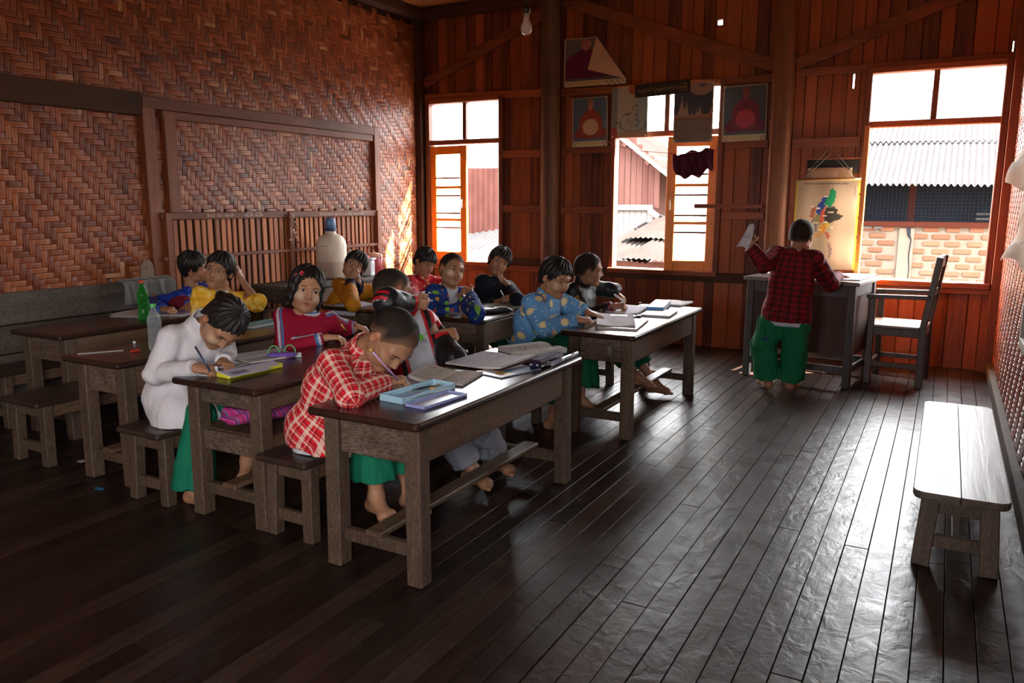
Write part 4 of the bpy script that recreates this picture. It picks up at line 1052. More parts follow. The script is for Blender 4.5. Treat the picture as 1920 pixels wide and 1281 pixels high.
# ---- hands and feet
def hand(B, W, f, n, side, pose='relax', s=1.0, T=20):
    """W wrist, f towards the knuckles, n the way the palm faces, side +1 = left hand"""
    f = nrm(f); n = np.asarray(n, float); n = nrm(n-f*(n@f)); th = np.cross(n, f) if side > 0 else np.cross(f, n)   # towards the thumb
    cur = {'flat': (.12, .18, .12), 'relax': (.45, .55, .35), 'grip': (.85, 1.15, .7), 'fist': (1.35, 1.55, 1.0), 'pinch': (.7, .8, .45)}[pose]
    L = [(.021, .062, (.030, .021, .017)), (.007, .065, (.034, .024, .018)), (-.007, .063, (.031, .022, .017)), (-.020, .057, (.024, .017, .015))]
    for i, (o, k0, seg) in enumerate(L):
        b = W+s*(f*k0+th*o); B.cone(W+s*(th*o*.55+f*.004), b, .0145*s, .0108*s, .010*s, T)
        d = f*math.cos(.06*i-.05)+th*math.sin((.10-.07*i)*(1 if pose in ('flat', 'relax') else .2)); a = 0; p = b; r = .0082-.0006*(i == 3)-.0004*(i == 0)
        for j in range(3):
            a += cur[j]*(1+.06*i); dd = d*math.cos(a)+n*math.sin(a); q = p+dd*seg[j]*s
            B.cone(p, q, (r-.0006*j)*s, (r-.0006*(j+1))*s, .0035*s, T+1); p = q
    if pose in ('grip', 'fist', 'pinch'): a1, a2 = f*.55+th*.55+n*.62, f*.75-th*.15+n*.55
    else: a1, a2 = f*.55+th*.8+n*.2, f*.85+th*.4+n*.15
    b = W+s*(f*.014+th*.018+n*.004); c = b+nrm(a1)*.036*s; B.cone(W+f*.005*s, b, .015*s, .0125*s, .01*s, T); B.cone(b, c, .0122*s, .0092*s, .008*s, T); B.cone(c, c+nrm(a2)*.030*s, .0088*s, .0072*s, .004*s, T+1)
    return dict(tip=W+s*(f*.078+th*.012+n*.045), th=th, f=f, n=n)
def foot(B, A, f, s=1.0, up=(0, 0, 1.0), T=30):
    up = nrm(up); f = np.asarray(f, float); f = nrm(f-up*(f@up)); r = np.cross(f, up)
    heel = A-f*.028*s-up*.040*s; ball = A+f*.088*s-up*.048*s
    B.cone(A, heel, .030*s, .027*s, .02*s, T); B.cone(heel, ball, .026*s, .022*s, .02*s, T); B.cone(A+f*.01*s, ball+r*.012*s, .026*s, .020*s, .02*s, T); B.cone(ball-r*.018*s, ball+r*.018*s, .019*s, .021*s, .015*s, T)
    for i in range(5):
        b = ball+r*(.028-.014*i)*s+f*(.012-.004*i)*s-up*.006*s; B.cone(b, b+f*(.030-.003*i)*s-up*.002*s, (.0115-.0012*i)*s, (.0095-.001*i)*s, .004*s, T+1)
# ---- a whole child
def ik(a, b, l1, l2, hint):
    a, b = np.asarray(a, float), np.asarray(b, float); d = b-a; D = np.linalg.norm(d)
    D2 = min(D, (l1+l2)*.999); d = d/max(D, 1e-9); x = (l1*l1-l2*l2+D2*D2)/(2*D2); h = math.sqrt(max(0, l1*l1-x*x))
    hv = np.asarray(hint, float); hv = nrm(hv-d*(hv@d)); return a+d*x+hv*h
def child(label, J, hair, garments, seed=0, face=None, vox=.004, group=None, tone=1.0, thanaka=0.0, extra_hair=None, hair_mat_=None):
    """J: pelvis, neck, left (unit vector to the child's left), head, fwd, roll, and limbs"""
    J['neck'] = np.array(J['neck'], float)+nrm(np.array(J['head'])-np.array(J['neck']))*.022; P, Nk, left = np.array(J['pelvis'], float), J['neck'], nrm(J['left']); up = nrm(Nk-P); left = nrm(left-up*(left@up)); fw = np.cross(left, up); s = J.get('s', 1.0); hs = J.get('hs', 1.0)
    J['up'], J['fw'], J['left'] = up, fw, left
    org = np.array([P[0], P[1], 0.0]); root = empty('person', tuple(org), label=label, cat='person', group=group or 'children in the classroom')
    C = np.array(J['head'], float); R = head_frame(J['fwd'], J.get('roll', 0.0), J.get('hup', up if abs(nrm(J['fwd'])@up) < .8 else (0, 0, 1.0)))
    sh = {}
    for sd, nm in ((1, 'L'), (-1, 'R')):
        sh[nm] = np.array(J.get('sh'+nm, Nk+left*sd*.124*s-up*.030*s), float)
    J['sh'] = sh
    # --- body
    B = Blob(); hp = head_prims(B, C, R, hs, mouth=J.get('mouth', 0.0))
    B.cone(C+hs*(np.array([0, -.022, -.055])@R), Nk+up*.005, .043*hs, .046*s, .03, 12)
    for sd in (-1, 1): B.cone(P+left*sd*.045*s, Nk+left*sd*.06*s-up*.06*s, .07*s, .062*s, .04, 15)
    hd = {}
    for sd, nm in ((1, 'L'), (-1, 'R')):
        if 'wr'+nm not in J: continue
        W = np.array(J['wr'+nm], float); S = sh[nm]
        E_ = np.array(J['el'+nm], float) if 'el'+nm in J else ik(S, W, .20*s, .185*s, J.get('hint'+nm, -up+left*sd*.6))
        J['el'+nm] = E_
        B.cone(Nk+left*sd*.05*s-up*.05*s, S, .05*s, .042*s, .03, 16); B.cone(S, E_, .036*s, .029*s, .02, 17); B.cone(E_, W, .0285*s, .0195*s, .015, 18)
        h = J.get('hand'+nm, {}); f = nrm(h.get('f', W-E_)); hd[nm] = hand(B, W, f, h.get('n', (0, 0, -1.0)), sd, h.get('pose', 'relax'), h.get('s', .98*s))
    for sd, nm in ((1, 'L'), (-1, 'R')):
        Hp = P+left*sd*.055*s; A = np.array(J['an'+nm], float)
        K = np.array(J['kn'+nm], float) if 'kn'+nm in J else ik(Hp, A, .30*s, .30*s, J.get('khint', fw+up*.3)); J['kn'+nm] = K; J['hp'+nm] = Hp
        B.cone(Hp, K, .062*s, .044*s, .03, 19); B.cone(K, A, .043*s, .026*s, .02, 14); foot(B, A, J.get('toe'+nm, J.get('toe', fw)), s, J.get('sole'+nm, (0, 0, 1.0)))
    V, F = B.mesh(vox); tg, al, an = B.nearest(V)
    q = ((V-C)@R.T)/hs; col = np.tile(SKIN*tone, (len(V), 1)); isH = (tg >= 10) & (tg < 13)
    col *= (1+.05*wob(V, 40, seed))[:, None]
    lips = ((q[:, 0]/.0165)**2+((q[:, 2]+.0605)/.0085)**2 < 1) & (q[:, 1] > .068) & isH; col[lips] = np.array([.25, .062, .050])*tone
    ear = tg == 11; col[ear] *= np.array([1.08, .92, .88])
    chk = np.exp(-(((np.abs(q[:, 0])-.042)/.018)**2+((q[:, 2]+.030)/.016)**2))*(q[:, 1] > .02)*isH
    col += (np.array([.06, .012, .004])*tone)[None]*chk[:, None]*.5
    if thanaka: 
        t = np.clip(np.exp(-(((np.abs(q[:, 0])-.044)/.020)**4+((q[:, 2]+.026)/.019)**4))*(q[:, 1] > .0)*isH*1.0, 0, 1)*thanaka; col = col*(1-t[:, None])+np.array([.60, .45, .30])*t[:, None]
    nail = (tg == 21)
    np_mesh('body', V, F, M_skin, root, org, col)
    # --- hair
    HB = hair_blob(C, R, hs, hair, seed, extra_hair); V, F = HB.mesh(max(.003, vox*.75)); q = ((V-C)@R.T)/hs
    fade = np.clip(1-(q[:, 2]-HB.edge(q[:, 0], q[:, 1]))/(.045 if hair == 'buzz' else .022), 0, 1) if hair in ('buzz', 'crop') else np.zeros(len(V))
    hc = (SKIN*tone*.45)[None]*fade[:, None]**1.3
    np_mesh('hair', V, F, hair_mat_ or (M_buzz if hair in ('crop', 'buzz') else M_hair), root, org, hc, uv=np.stack([np.arctan2(q[:, 0], q[:, 1])*.08, q[:, 2]+.3*np.hypot(q[:, 0], q[:, 1])], 1))
    if face is not None: make_face(root, org, B, C, R, hs, **face)
    ctx = dict(root=root, org=org, J=J, C=C, R=R, s=s, hs=hs, B=B, vox=vox, seed=seed, hands=hd)
    for g in garments: g(ctx)
    return ctx
# ---- clothes
def torso_coords(ctx, V):
    J = ctx['J']; d = V-np.array(J['pelvis']); x = d@J['left']; y = d@J['fw']; z = d@J['up']; return x, y, z
def top_garment(name, mat, colfn=None, loose=.016, hem=-.02, sleeves='RL', sleeve_len=.97, collar=None, wr=.004, open_front=False, puff=0.0, seamback=True, collar_r=.058, neck_up=.012, drop=0.0, hemz=None, flare=.0, cut=None, lap=0.0):
    def make(ctx):
        J, s, vox = ctx['J'], ctx['s'], ctx['vox']; P, Nk, up, left, fw = np.array(J['pelvis']), np.array(J['neck']), J['up'], J['left'], J['fw']; o = loose
        B = Blob(); Ln = np.linalg.norm(Nk-P)
        bend = J.get('bend', 0.0)
        mid = P+(Nk-P)*.5-fw*bend
        for sd in (-1, 1):
            B.cone(P-up*.03+left*sd*.040*s, mid+left*sd*.045*s, (.078+o)*s, (.070+o)*s, .05, 0); B.cone(mid+left*sd*.045*s, Nk+left*sd*.052*s-up*.075*s, (.070+o)*s, (.060+o)*s, .05, 0)
            B.cone(P+left*sd*.035*s+fw*.01, Nk-up*.10*s+fw*.022*s+left*sd*.03*s, (.070+o)*s, (.055+o)*s, .04, 0)
        for sd, nm in ((1, 'L'), (-1, 'R')):
            S = J['sh'][nm]; B.cone(Nk+left*sd*.030*s-up*.040*s, S-up*.004, (.042+o*.7)*s, (.036+o*.8)*s, .035, 0)
            if nm in sleeves and 'wr'+nm in J:
                E_, W = np.array(J['el'+nm]), np.array(J['wr'+nm]); t = sleeve_len; W2 = E_+(W-E_)*t; a = 1 if sd < 0 else 3
                B.cone(S, E_, (.037+o)*s, (.032+o+puff)*s, .022, a); B.cone(E_, W2, (.031+o+puff)*s, (.023+o*.75)*s, .014, a+1)
        if collar is not None:
            cu = nrm((ctx['C']-Nk)*.45+up*.55*np.linalg.norm(ctx['C']-Nk)); B.cone(Nk-cu*.02*s, Nk+cu*(neck_up+collar)*s, (collar_r+.004)*s, (collar_r-.004)*s, .012, 5)
        if drop:
            for sd in (-1, 1): B.cone(P+left*sd*.042*s+fw*.008, P+left*sd*.046*s+fw*.016-np.array([0, 0, drop]), (.088+o)*s, (.092+o+flare)*s, .04, 0); B.cone(P+left*sd*.05*s+fw*.055*s, P+left*sd*.05*s+fw*.06*s-np.array([0, 0, drop]), (.070+o)*s, (.074+o+flare)*s, .04, 0)
        if lap:
            for sd in (-1, 1): B.cone(P+left*sd*.055*s, P+left*sd*.06*s+np.array(fw)*lap-np.array([0, 0, .02]), (.095+o)*s, (.095+o)*s, .04, 0); B.cone(P+left*sd*.06*s+np.array(fw)*lap-np.array([0, 0, .02]), P+left*sd*.06*s+np.array(fw)*lap-np.array([0, 0, .09]), (.095+o)*s, (.095+o)*s, .04, 0)
        if hemz is not None: B.plane((0, 0, hemz), J.get('hemn', (0, 0, -1)))
        else: B.plane(P+up*hem, -up)
        if cut is not None: cut(B, ctx)
        for sd, nm in ((1, 'L'), (-1, 'R')):
            if nm in sleeves and 'wr'+nm in J:
                E_, W = np.array(J['el'+nm]), np.array(J['wr'+nm]); d = nrm(W-E_); W2 = E_+(W-E_)*sleeve_len
                f = (lambda X, W2=W2, d=d: np.maximum(-((X-W2)@d), np.sqrt(((X-W2)**2).sum(-1))-.075)); B.fn(f, W2-.08, W2+.08, .004, -1, 1)
        if collar is not None:      # hollow of the collar
            B.cone(Nk+cu*(neck_up+collar*.25)*s, Nk+cu*(neck_up+collar+.05)*s, (collar_r-.010)*s, (collar_r-.006)*s, .005, -1, 1)
        el = [np.array(J['el'+n_]) for n_ in 'LR' if 'el'+n_ in J]
        def nz(X):
            d = wr*(wob(X, 34, ctx['seed']+3)+.6*wob(X*np.array([1, 1, .45]), 70, ctx['seed']+9))
            for e in el: d += .0035*np.exp(-((X-e)**2).sum(-1)/.0025)*np.sin(X@np.array([60., 90, 110]))
            return d
        ctx.setdefault('gar', {})[name] = B
        V, F = B.mesh(vox*1.15, nz); tg, al, an = B.nearest(V); x, y, z = torso_coords(ctx, V)
        ang = np.arctan2(x, y) if seamback else np.arctan2(x, -y)
        uv = np.stack([ang*.0828, z], 1); arm = tg >= 1
        m = (tg >= 1) & (tg <= 4); uv[m] = np.stack([an[m]*.0331, al[m]*.19+.05*(tg[m] % 2)], 1)
        col = np.ones((len(V), 3))*.5 if colfn is None else colfn(ctx, V, tg, al, an, x, y, z)
        np_mesh(name, V, F, mat, ctx['root'], ctx['org'], col, uv)
    return make
def legs_garment(name, mat, color, loose=.02, length=.85, wide=.0, wr=.006, lens=None, skirt=0.0, lk=.02, thigh=None):
    def make(ctx):
        J, s, vox = ctx['J'], ctx['s'], ctx['vox']; P, up, left = np.array(J['pelvis']), J['up'], J['left']; B = Blob()
        for sd in (-1, 1): B.cone(P+left*sd*.035*s-up*.01, P+left*sd*.035*s+up*.05, (.066+loose*.3)*s, (.056+loose*.2)*s, .03, 0)
        ends = []
        for sd, nm in ((1, 'L'), (-1, 'R')):
            Hp, K, A = J['hp'+nm], np.array(J['kn'+nm]), np.array(J['an'+nm]); L = (lens or {}).get(nm, length); E_ = K+(A-K)*L
            tl = loose if thigh is None else thigh; M_ = Hp+(K-Hp)*.35; B.cone(Hp, M_, (.056+tl*.3)*s, (.062+tl)*s, .03, 1); B.cone(M_, K, (.062+tl)*s, (.050+tl)*s, .03, 1); B.cone(K, E_, (.050+loose)*s, (.040+loose+wide)*s, lk, 2); ends.append((E_, nrm(A-K)))
        for (E_, d) in ends:
            f = (lambda X, W2=E_, d=d: np.maximum(-((X-W2)@d), np.sqrt(((X-W2)**2).sum(-1))-.13)); B.fn(f, E_-.14, E_+.14, .004, -1, 1)
        ctx.setdefault('gar', {})[name] = B
        V, F = B.mesh(vox*1.3, lambda X: wr*(wob(X*np.array([1, 1, .4]), 55, ctx['seed']+5)+.5*wob(X*np.array([1, 1, .3]), 120, ctx['seed']+6)))
        np_mesh(name, V, F, mat, ctx['root'], ctx['org'], np.tile(np.array(color), (len(V), 1)), np.stack([V[:, 0]+V[:, 1], V[:, 2]], 1))
    return make
def flat(c):
    return lambda ctx, V, *a: np.tile(np.array(c, float), (len(V), 1))
GREEN = (.006, .145, .075)

def limb_axis(ctx, nm):
    J = ctx['J']; return (J['sh'][nm], np.array(J['el'+nm]), np.array(J['wr'+nm]))
def arm_stripe(ctx, V, tg, nm, o):
    """signed offset of sleeve vertices from the line along the outer side o; nan elsewhere"""
    S, E_, W = limb_axis(ctx, nm); a = 1 if nm == 'R' else 3; out = np.full(len(V), np.nan); al = np.full(len(V), np.nan)
    for (p, q, t) in ((S, E_, a), (E_, W, a+1)):
        m = tg == t; d = nrm(q-p); X = V[m]-p; X = X-np.outer(X@d, d); oo = nrm(o-d*(o@d)); side = np.cross(d, oo); c = X@side; c[(X@oo) < 0] = np.nan; out[m] = c; al[m] = ((V[m]-p)@d)/np.linalg.norm(q-p)
    return out, al
def text_mesh(txt, size=1.0, font=None, ext=0.0, bold=0.0):
    cu = bpy.data.curves.new('lettering', 'FONT'); cu.body = txt; cu.size = size; cu.align_x = 'CENTER'; cu.align_y = 'CENTER'; cu.offset = bold; cu.resolution_u = 2; cu.fill_mode = 'FRONT'
    o = bpy.data.objects.new('lettering', cu); COL.objects.link(o); dg = bpy.context.evaluated_depsgraph_get(); me = o.evaluated_get(dg).to_mesh()
    vs = [tuple(v.co) for v in me.vertices]; fs = [tuple(p.vertices) for p in me.polygons]; bpy.data.objects.remove(o); bpy.data.curves.remove(cu)
    return vs, fs
def decal(ctx, gar, name, vs, fs, base, U, Vv, D, mat, lift=.0015, far=.09):
    """flat artwork (x,y) laid on a garment: base + x U + y V, dropped along D onto the cloth"""
    B = ctx['gar'][gar]; U, Vv, D = np.asarray(U, float), np.asarray(Vv, float), nrm(D); out = []
    P = np.array([np.asarray(base)+x*U+y*Vv for (x, y, *_) in vs]); t = np.linspace(-far, far, 91)
    X = P[:, None, :]+t[None, :, None]*D; d = B.at(X); hit = d < 0; i = np.where(hit.any(1), hit.argmax(1), 45)
    Q = P+t[i][:, None]*D-D*(lift+.002)
    me = bpy.data.meshes.new(name); me.from_pydata([tuple(q-ctx['org']) for q in Q], [], fs); me.update(); me.materials.append(mat); return link(name, me, ctx['root'])
def disc(r=1.0, n=24, sx=1.0):
    return [(0, 0)]+[(r*sx*math.cos(2*math.pi*k/n), r*math.sin(2*math.pi*k/n)) for k in range(n)], [(0, 1+k, 1+(k+1) % n) for k in range(n)]
def grid(nx, ny):
    return [(-.5+i/nx, -.5+j/ny) for j in range(ny+1) for i in range(nx+1)], [(j*(nx+1)+i, j*(nx+1)+i+1, (j+1)*(nx+1)+i+1, (j+1)*(nx+1)+i) for j in range(ny) for i in range(nx)]
# ------------------------------------------------------------------ the children (places read from the photograph on known planes)
V3 = np.array
SHIRTW = (.58, .60, .64)
DSK = .645          # wrist height over a desk top
KIDS = {}
def white_tee(ctx):  # slip of a white undershirt below a jersey hem
    pass
# boy in the red and white check shirt, bent over the near desk, writing
J = dict(pelvis=(-2.205, 2.40, .435), neck=(-1.995, 2.37, .765), left=(.10, 1, 0), head=atY(735, 637, 2.34), fwd=(.50, -.22, -.82), hup=(.86, 0, .5), s=1.05, hs=1.07,
         elR=atZ(650, 742, .66)+V3([0, .02, .0]), wrR=atZ(726, 716, .662), elL=(-2.13, 2.63, .58), wrL=(-2.02, 2.53, .555), anR=(-1.90, 2.34, .20), anL=(-1.82, 2.46, .19), knR=(-1.90, 2.335, .43), knL=(-1.88, 2.47, .43),
         toe=(.8, -.35, 0), handR=dict(f=(.55, .75, .05), n=(.1, .35, -1), pose='grip'), handL=dict(f=(.5, -.85, -.1), n=(0, 0, -1), pose='flat'), bend=.035)
KIDS['check'] = child('boy in red and white check shirt bent over the near desk, writing with a pencil', J, 'buzz', [
    top_garment('undershirt', M_cloth, flat(SHIRTW), loose=.010, hemz=.352, drop=.09, sleeves='', wr=.003),
    top_garment('shirt', M_pl1, loose=.018, hemz=.375, drop=.10, flare=.01, lap=.19, collar=.022, sleeve_len=.96, wr=.005),
    legs_garment('trousers', M_cloth, GREEN, loose=.030, length=.62, wide=.02, thigh=.004)], seed=1, face=dict(lids=.2), vox=.0042)
# girl in the white ribbed jersey
def bun(B, P):
    B.cone(P(0, -.098, .02), P(0, -.125, .0), .030, .024, .02); B.cone(P(.03, -.09, -.03), P(.045, -.075, -.075), .013, .007, .012); B.cone(P(-.02, -.10, -.03), P(-.01, -.10, -.075), .012, .006, .012)
J = dict(pelvis=(-3.10, 2.40, .455), neck=atY(366, 618, 2.39), left=(.12, 1, 0), head=atY(420, 606, 2.37), fwd=(.42, -.30, -.82), hup=(.88, 0, .45), s=1.0, hs=1.06,
         elR=atY(291, 702, 2.20), wrR=atZ(366, 690, DSK+.01), elL=(-2.97, 2.58, .60), wrL=atZ(418, 678, DSK+.01), anR=(-2.89, 2.27, .07), knR=(-2.875, 2.33, .40), anL=(-2.70, 2.42, .19), knL=(-2.80, 2.50, .40),
         toeL=(.6, -.7, 0), handR=dict(f=(.8, .5, -.1), n=(-.1, .4, -1), pose='grip'), handL=dict(f=(.85, -.3, -.1), n=(-.2, -.2, -1), pose='relax'), bend=.03, mouth=.006)
KIDS['knit'] = child('girl in white ribbed turtleneck jersey with tied hair, bent low over her notebook', J, 'tied', [
    top_garment('jersey', M_knit, flat((.66, .62, .63)), loose=.017, hemz=.352, drop=.12, flare=-.012, lap=.11, collar=.045, collar_r=.060, neck_up=.03, sleeve_len=.99, wr=.004),
    legs_garment('trousers', M_cloth, GREEN, loose=.018, length=.80, wide=.035, thigh=.0, lens={'R': .98, 'L': .45}, wr=.009)], seed=2, face=dict(lids=.15), vox=.0042, extra_hair=bun, thanaka=.6)
# girl in the crimson tracksuit top, looking at the camera
def col_track(ctx, V, tg, al, an, x, y, z):
    c = np.tile(V3([.36, .008, .035]), (len(V), 1)); wht, blu = V3([.62, .60, .66]), V3([.07, .20, .42])
    for nm, sd in (('L', 1), ('R', -1)):
        st, aa = arm_stripe(ctx, V, tg, nm, ctx['J']['left']*sd*.6+ctx['J']['up']*.7-ctx['J']['fw']*.1)
        with np.errstate(invalid='ignore'):
            c[np.abs(st) < .007] = wht; c[(st*sd > .012) & (st*sd < .022)] = blu
        t = 2 if nm == 'R' else 4; m = tg == t; c[m & (al > .80) & (al < .875)] = blu; c[m & (al >= .875) & (al < .94)] = wht
    m = tg == 5; h = (V-V3(ctx['J']['neck']))@ctx['J']['up']; c[m & (h > .012)] = wht; c[m & (h > .022)] = blu; c[m & (h > .033)] = wht
    return c
J = dict(pelvis=(-3.06, 3.10, .44), neck=atY(577, 596, 3.10), left=(.50, .86, 0), head=atY(574, 543, 3.09), fwd=(.80, -.58, -.04), roll=.05, s=.98, hs=1.08,
         elR=atY(536, 652, 2.94), wrR=atZ(612, 633, DSK+.012), elL=(-2.90, 3.34, .66), wrL=atZ(668, 614, DSK+.02), anR=(-2.75, 3.0, .10), anL=(-2.75, 3.2, .10),
         handR=dict(f=(.8, .6, 0), n=(0, 0, -1), pose='relax'), handL=dict(f=(.9, -.1, 0), n=(0, -.2, -1), pose='relax'))
k = KIDS['track'] = child('girl with black bob and pink hair clip in crimson striped tracksuit top, facing the camera', J, 'bob', [
    top_garment('tracksuit_top', M_cloth, col_track, loose=.016, hemz=.36, drop=.08, collar=.03, collar_r=.056, neck_up=.008, sleeve_len=.93, wr=.004),
    legs_garment('trousers', M_cloth, GREEN, loose=.03, length=.8)], seed=3, face=dict(lids=.78, look=-.3), vox=.0042, thanaka=.85, tone=1.42)
M_white = plain('white_print', (.72, .72, .74), .7, .2, noise=0)
vs, fs = disc(1, 20, .5); decal(k, 'tracksuit_top', 'chest_logo', [(x*.016+.008*y, y*.020) for x, y in vs], fs, J['neck']-J['up']*.12+J['fw']*.12+J['left']*.045, -J['left'], J['up'], -J['fw'], M_white)
vs, fs = disc(1, 16, 1.6); decal(k, 'tracksuit_top', 'chest_logo', [(x*.012, y*.007) for x, y in vs], fs, J['neck']-J['up']*.09+J['fw']*.12+J['left']*.06, -J['left'], J['up'], -J['fw'], M_white)
M_pink = plain('pink_plastic', (.72, .07, .10), .35, .5, noise=0)
for (hx, hy, hz) in ((.050, .058, .078), (.066, .040, .062)):
    C_, R_ = k['C'], k['R']; m = MB(); c0 = C_+1.08*(V3([-hx, hy, hz])@R_)-k['org']+0
    c0 = C_+1.08*(V3([hx, hy, hz])@R_)-k['org']
    for q in range(5):
        a = q*1.2566; d = (V3([math.cos(a)*.8, .2, math.sin(a)])@R_)*.009; m.lathe([(.001, -.004), (.0065, -.002), (.0065, .002), (.001, .004)], 8, c0+d)
    m.build('flower_clip', M_pink, k['root'])
# boy in the black and red tracksuit, twisted round at the near desk
def col_trk2(ctx, V, tg, al, an, x, y, z):
    c = np.tile(V3([.011, .010, .011]), (len(V), 1)); red = V3([.52, .010, .022]); J = ctx['J']
    tors = tg == 0; c[tors & (y > -.01) & (np.abs(x) > .045)] = red; c[tors & (y > .02) & (np.abs(x) > .075) & (np.abs(x) < .10)] = V3([.012, .010, .012])
    c[tors & (y > .03) & (np.abs(x) <= .060)] = V3([.60, .62, .68])
    for nm, sd in (('L', 1), ('R', -1)):
        st, aa = arm_stripe(ctx, V, tg, nm, -CR*.9-CD*.35-CF*.3 if nm == 'R' else J['left']*sd*.9-J['fw']*.5+J['up']*.1)
        with np.errstate(invalid='ignore'):
            c[(np.abs(st) > .008) & (np.abs(st) < .022)] = red; c[(st > .024) & (st < .027)] = V3([.6, .5, .5])
        t = 2 if nm == 'R' else 4; c[(tg == t) & (al > .86)] = red*1.15
    c[tg == 5] = red; return c
J = dict(pelvis=(-2.17, 3.10, .44), neck=atY(766, 592, 3.08), left=(.76, .65, 0), head=atY(737, 548, 3.13), fwd=(.42, .88, -.32), s=1.05, hs=1.06,
         shR=atY(728, 612, 3.0), elR=atY(728, 566, 2.82), wrR=atY(776, 568, 2.98), shL=atY(806, 620, 3.2), elL=atY(850, 674, 3.10), wrL=atY(828, 627, 3.14), handR=dict(f=(.7, .35, -.1), n=(-.3, .9, .2), pose='fist', s=.92), handL=dict(f=(.75, .2, .1), n=(.1, .8, -.6), pose='fist'),
         anR=(-1.86, 3.0, .12), anL=(-1.86, 3.22, .12), toe=(.9, -.2, 0))
k = KIDS['twist'] = child('boy in black and red tracksuit over white tee, twisted away to face the windows', J, 'buzz', [
    top_garment('tracksuit_top', M_shell, col_trk2, loose=.020, hemz=.38, drop=.08, collar=.012, collar_r=.056, sleeve_len=.95, puff=.010, wr=.005),
    legs_garment('trousers', M_cloth, (.22, .22, .25), loose=.03, length=.85)], seed=4, face=dict(lids=.8), vox=.0042)
M_grn = plain('green_print', (.13, .50, .06), .7, .2, noise=.1); M_ink = plain('dark_ink', (.02, .02, .03), .7, .2, noise=0)
blob = [(0, 0)]+[((1+.25*math.sin(q*5*.5))*math.cos(q*.349), (1.3+.3*math.cos(q*1.3))*math.sin(q*.349)) for q in range(18)]
decal(k, 'tracksuit_top', 'shirt_print', [(x*.028, y*.030) for x, y in blob], [(0, 1+q, 1+(q+1) % 18) for q in range(18)], J['neck']-J['up']*.105+J['fw']*.12+J['left']*.03, -J['left'], J['up'], -J['fw'], M_grn)
vs, fs = text_mesh('EOTL', .026); decal(k, 'tracksuit_top', 'shirt_lettering', vs, fs, J['neck']-J['up']*.155+J['fw']*.12+J['left']*.02, J['left'], J['up'], -J['fw'], M_ink)
# boy in the blue jacket by the woven wall
def col_open(base, inner, half=.035, z0=.10):
    def f(ctx, V, tg, al, an, x, y, z):
        c = np.tile(V3(base, float), (len(V), 1)); L = np.linalg.norm(V3(ctx['J']['neck'])-V3(ctx['J']['pelvis'])); w = half*np.clip((z-z0)/(L-z0), 0.0, 1.2)
        c[(tg == 0) & (y > .0) & (np.abs(x) < w)] = V3(inner); return c
    return f
J = dict(pelvis=(-4.93, 3.86, .44), neck=atY(357, 552, 3.84), left=(-.25, 1, 0), head=atY(364, 500, 3.84), fwd=(.78, .60, -.05), s=1.0, hs=1.0,
         elR=atY(282, 572, 3.66), wrR=atZ(306, 580, .655), elL=(-4.70, 4.02, .66), wrL=atZ(352, 574, .655), anR=(-4.6, 3.75, .1), anL=(-4.6, 3.95, .1), handR=dict(f=(.9, .2, 0), n=(0, .4, -1), pose='grip'), handL=dict(f=(.8, -.5, 0), n=(0, 0, -1), pose='flat'))
KIDS['blue'] = child('boy in royal blue jacket seen in profile beside the woven wall', J, 'swept', [
    top_garment('shirt', M_cloth, flat((.42, .44, .43)), loose=.008, hemz=.38, drop=.05, sleeves='', wr=.003),
    top_garment('jacket', M_shell, col_open((.010, .040, .30), (.40, .42, .42)), loose=.020, hemz=.37, drop=.07, collar=.016, sleeve_len=.95, wr=.006),
    legs_garment('trousers', M_cloth, GREEN, length=.8)], seed=5, face=dict(lids=.8, look=.5), vox=.005)
# boy in yellow tie-dye, hand behind the ear
J = dict(pelvis=(-4.10, 3.45, .44), neck=atY(416, 556, 3.46), left=(.62, .78, 0), head=atY(411, 507, 3.45), fwd=(.42, -.90, .02), s=1.0, hs=1.02,
         elR=atY(378, 600, 3.33), wrR=(-3.90, 3.28, .66), elL=atY(482, 566, 3.60), wrL=atY(452, 524, 3.62), anR=(-3.75, 3.4, .1), anL=(-3.75, 3.55, .1), handL=dict(f=(-.35, .0, .9), n=(-.8, -.3, -.2), pose='flat'), handR=dict(f=(.9, .3, 0), pose='relax'))
KIDS['yellow'] = child('boy in yellow tie-dyed shirt with his hand cupped behind the ear', J, 'swept', [
    top_garment('undershirt', M_cloth, flat((.6, .56, .52)), loose=.007, hemz=.4, sleeves='', collar=.006, collar_r=.052, wr=.002),
    top_garment('shirt', M_tie, None, loose=.018, hemz=.37, drop=.08, sleeve_len=.16, collar=.010, collar_r=.060, neck_up=.0, puff=.012, wr=.006),
    legs_garment('trousers', M_cloth, GREEN, length=.8)], seed=6, face=dict(lids=.78, look=-.4), vox=.005)
# child in the orange jersey with navy trim
def col_jer(ctx, V, tg, al, an, x, y, z):
    c = np.tile(V3([.56, .215, .012]), (len(V), 1)); nv = V3([.010, .012, .035]); c[tg == 5] = nv
    for t in (2, 4): c[(tg == t) & (al > .72)] = nv
    L = np.linalg.norm(V3(ctx['J']['neck'])-V3(ctx['J']['pelvis'])); c[(tg == 0) & (y > 0) & (np.abs(x) < (z-L+.10)*.45)] = nv; return c
J = dict(pelvis=(-4.17, 4.72, .44), neck=atY(668, 540, 4.70), left=(.6, .8, 0), head=atY(665, 498, 4.68), fwd=(.60, -.76, .16), roll=-.08, s=1.0, hs=1.02,
         elR=atZ(662, 572, .665), wrR=atY(656, 526, 4.52), elL=(-3.85, 4.92, .66), wrL=(-3.72, 4.78, .65), anR=(-3.8, 4.6, .1), anL=(-3.8, 4.8, .1), handR=dict(f=(.55, .1, .55), n=(-.5, .75, .1), pose='pinch'), handL=dict(f=(.8, -.4, 0), pose='relax'))
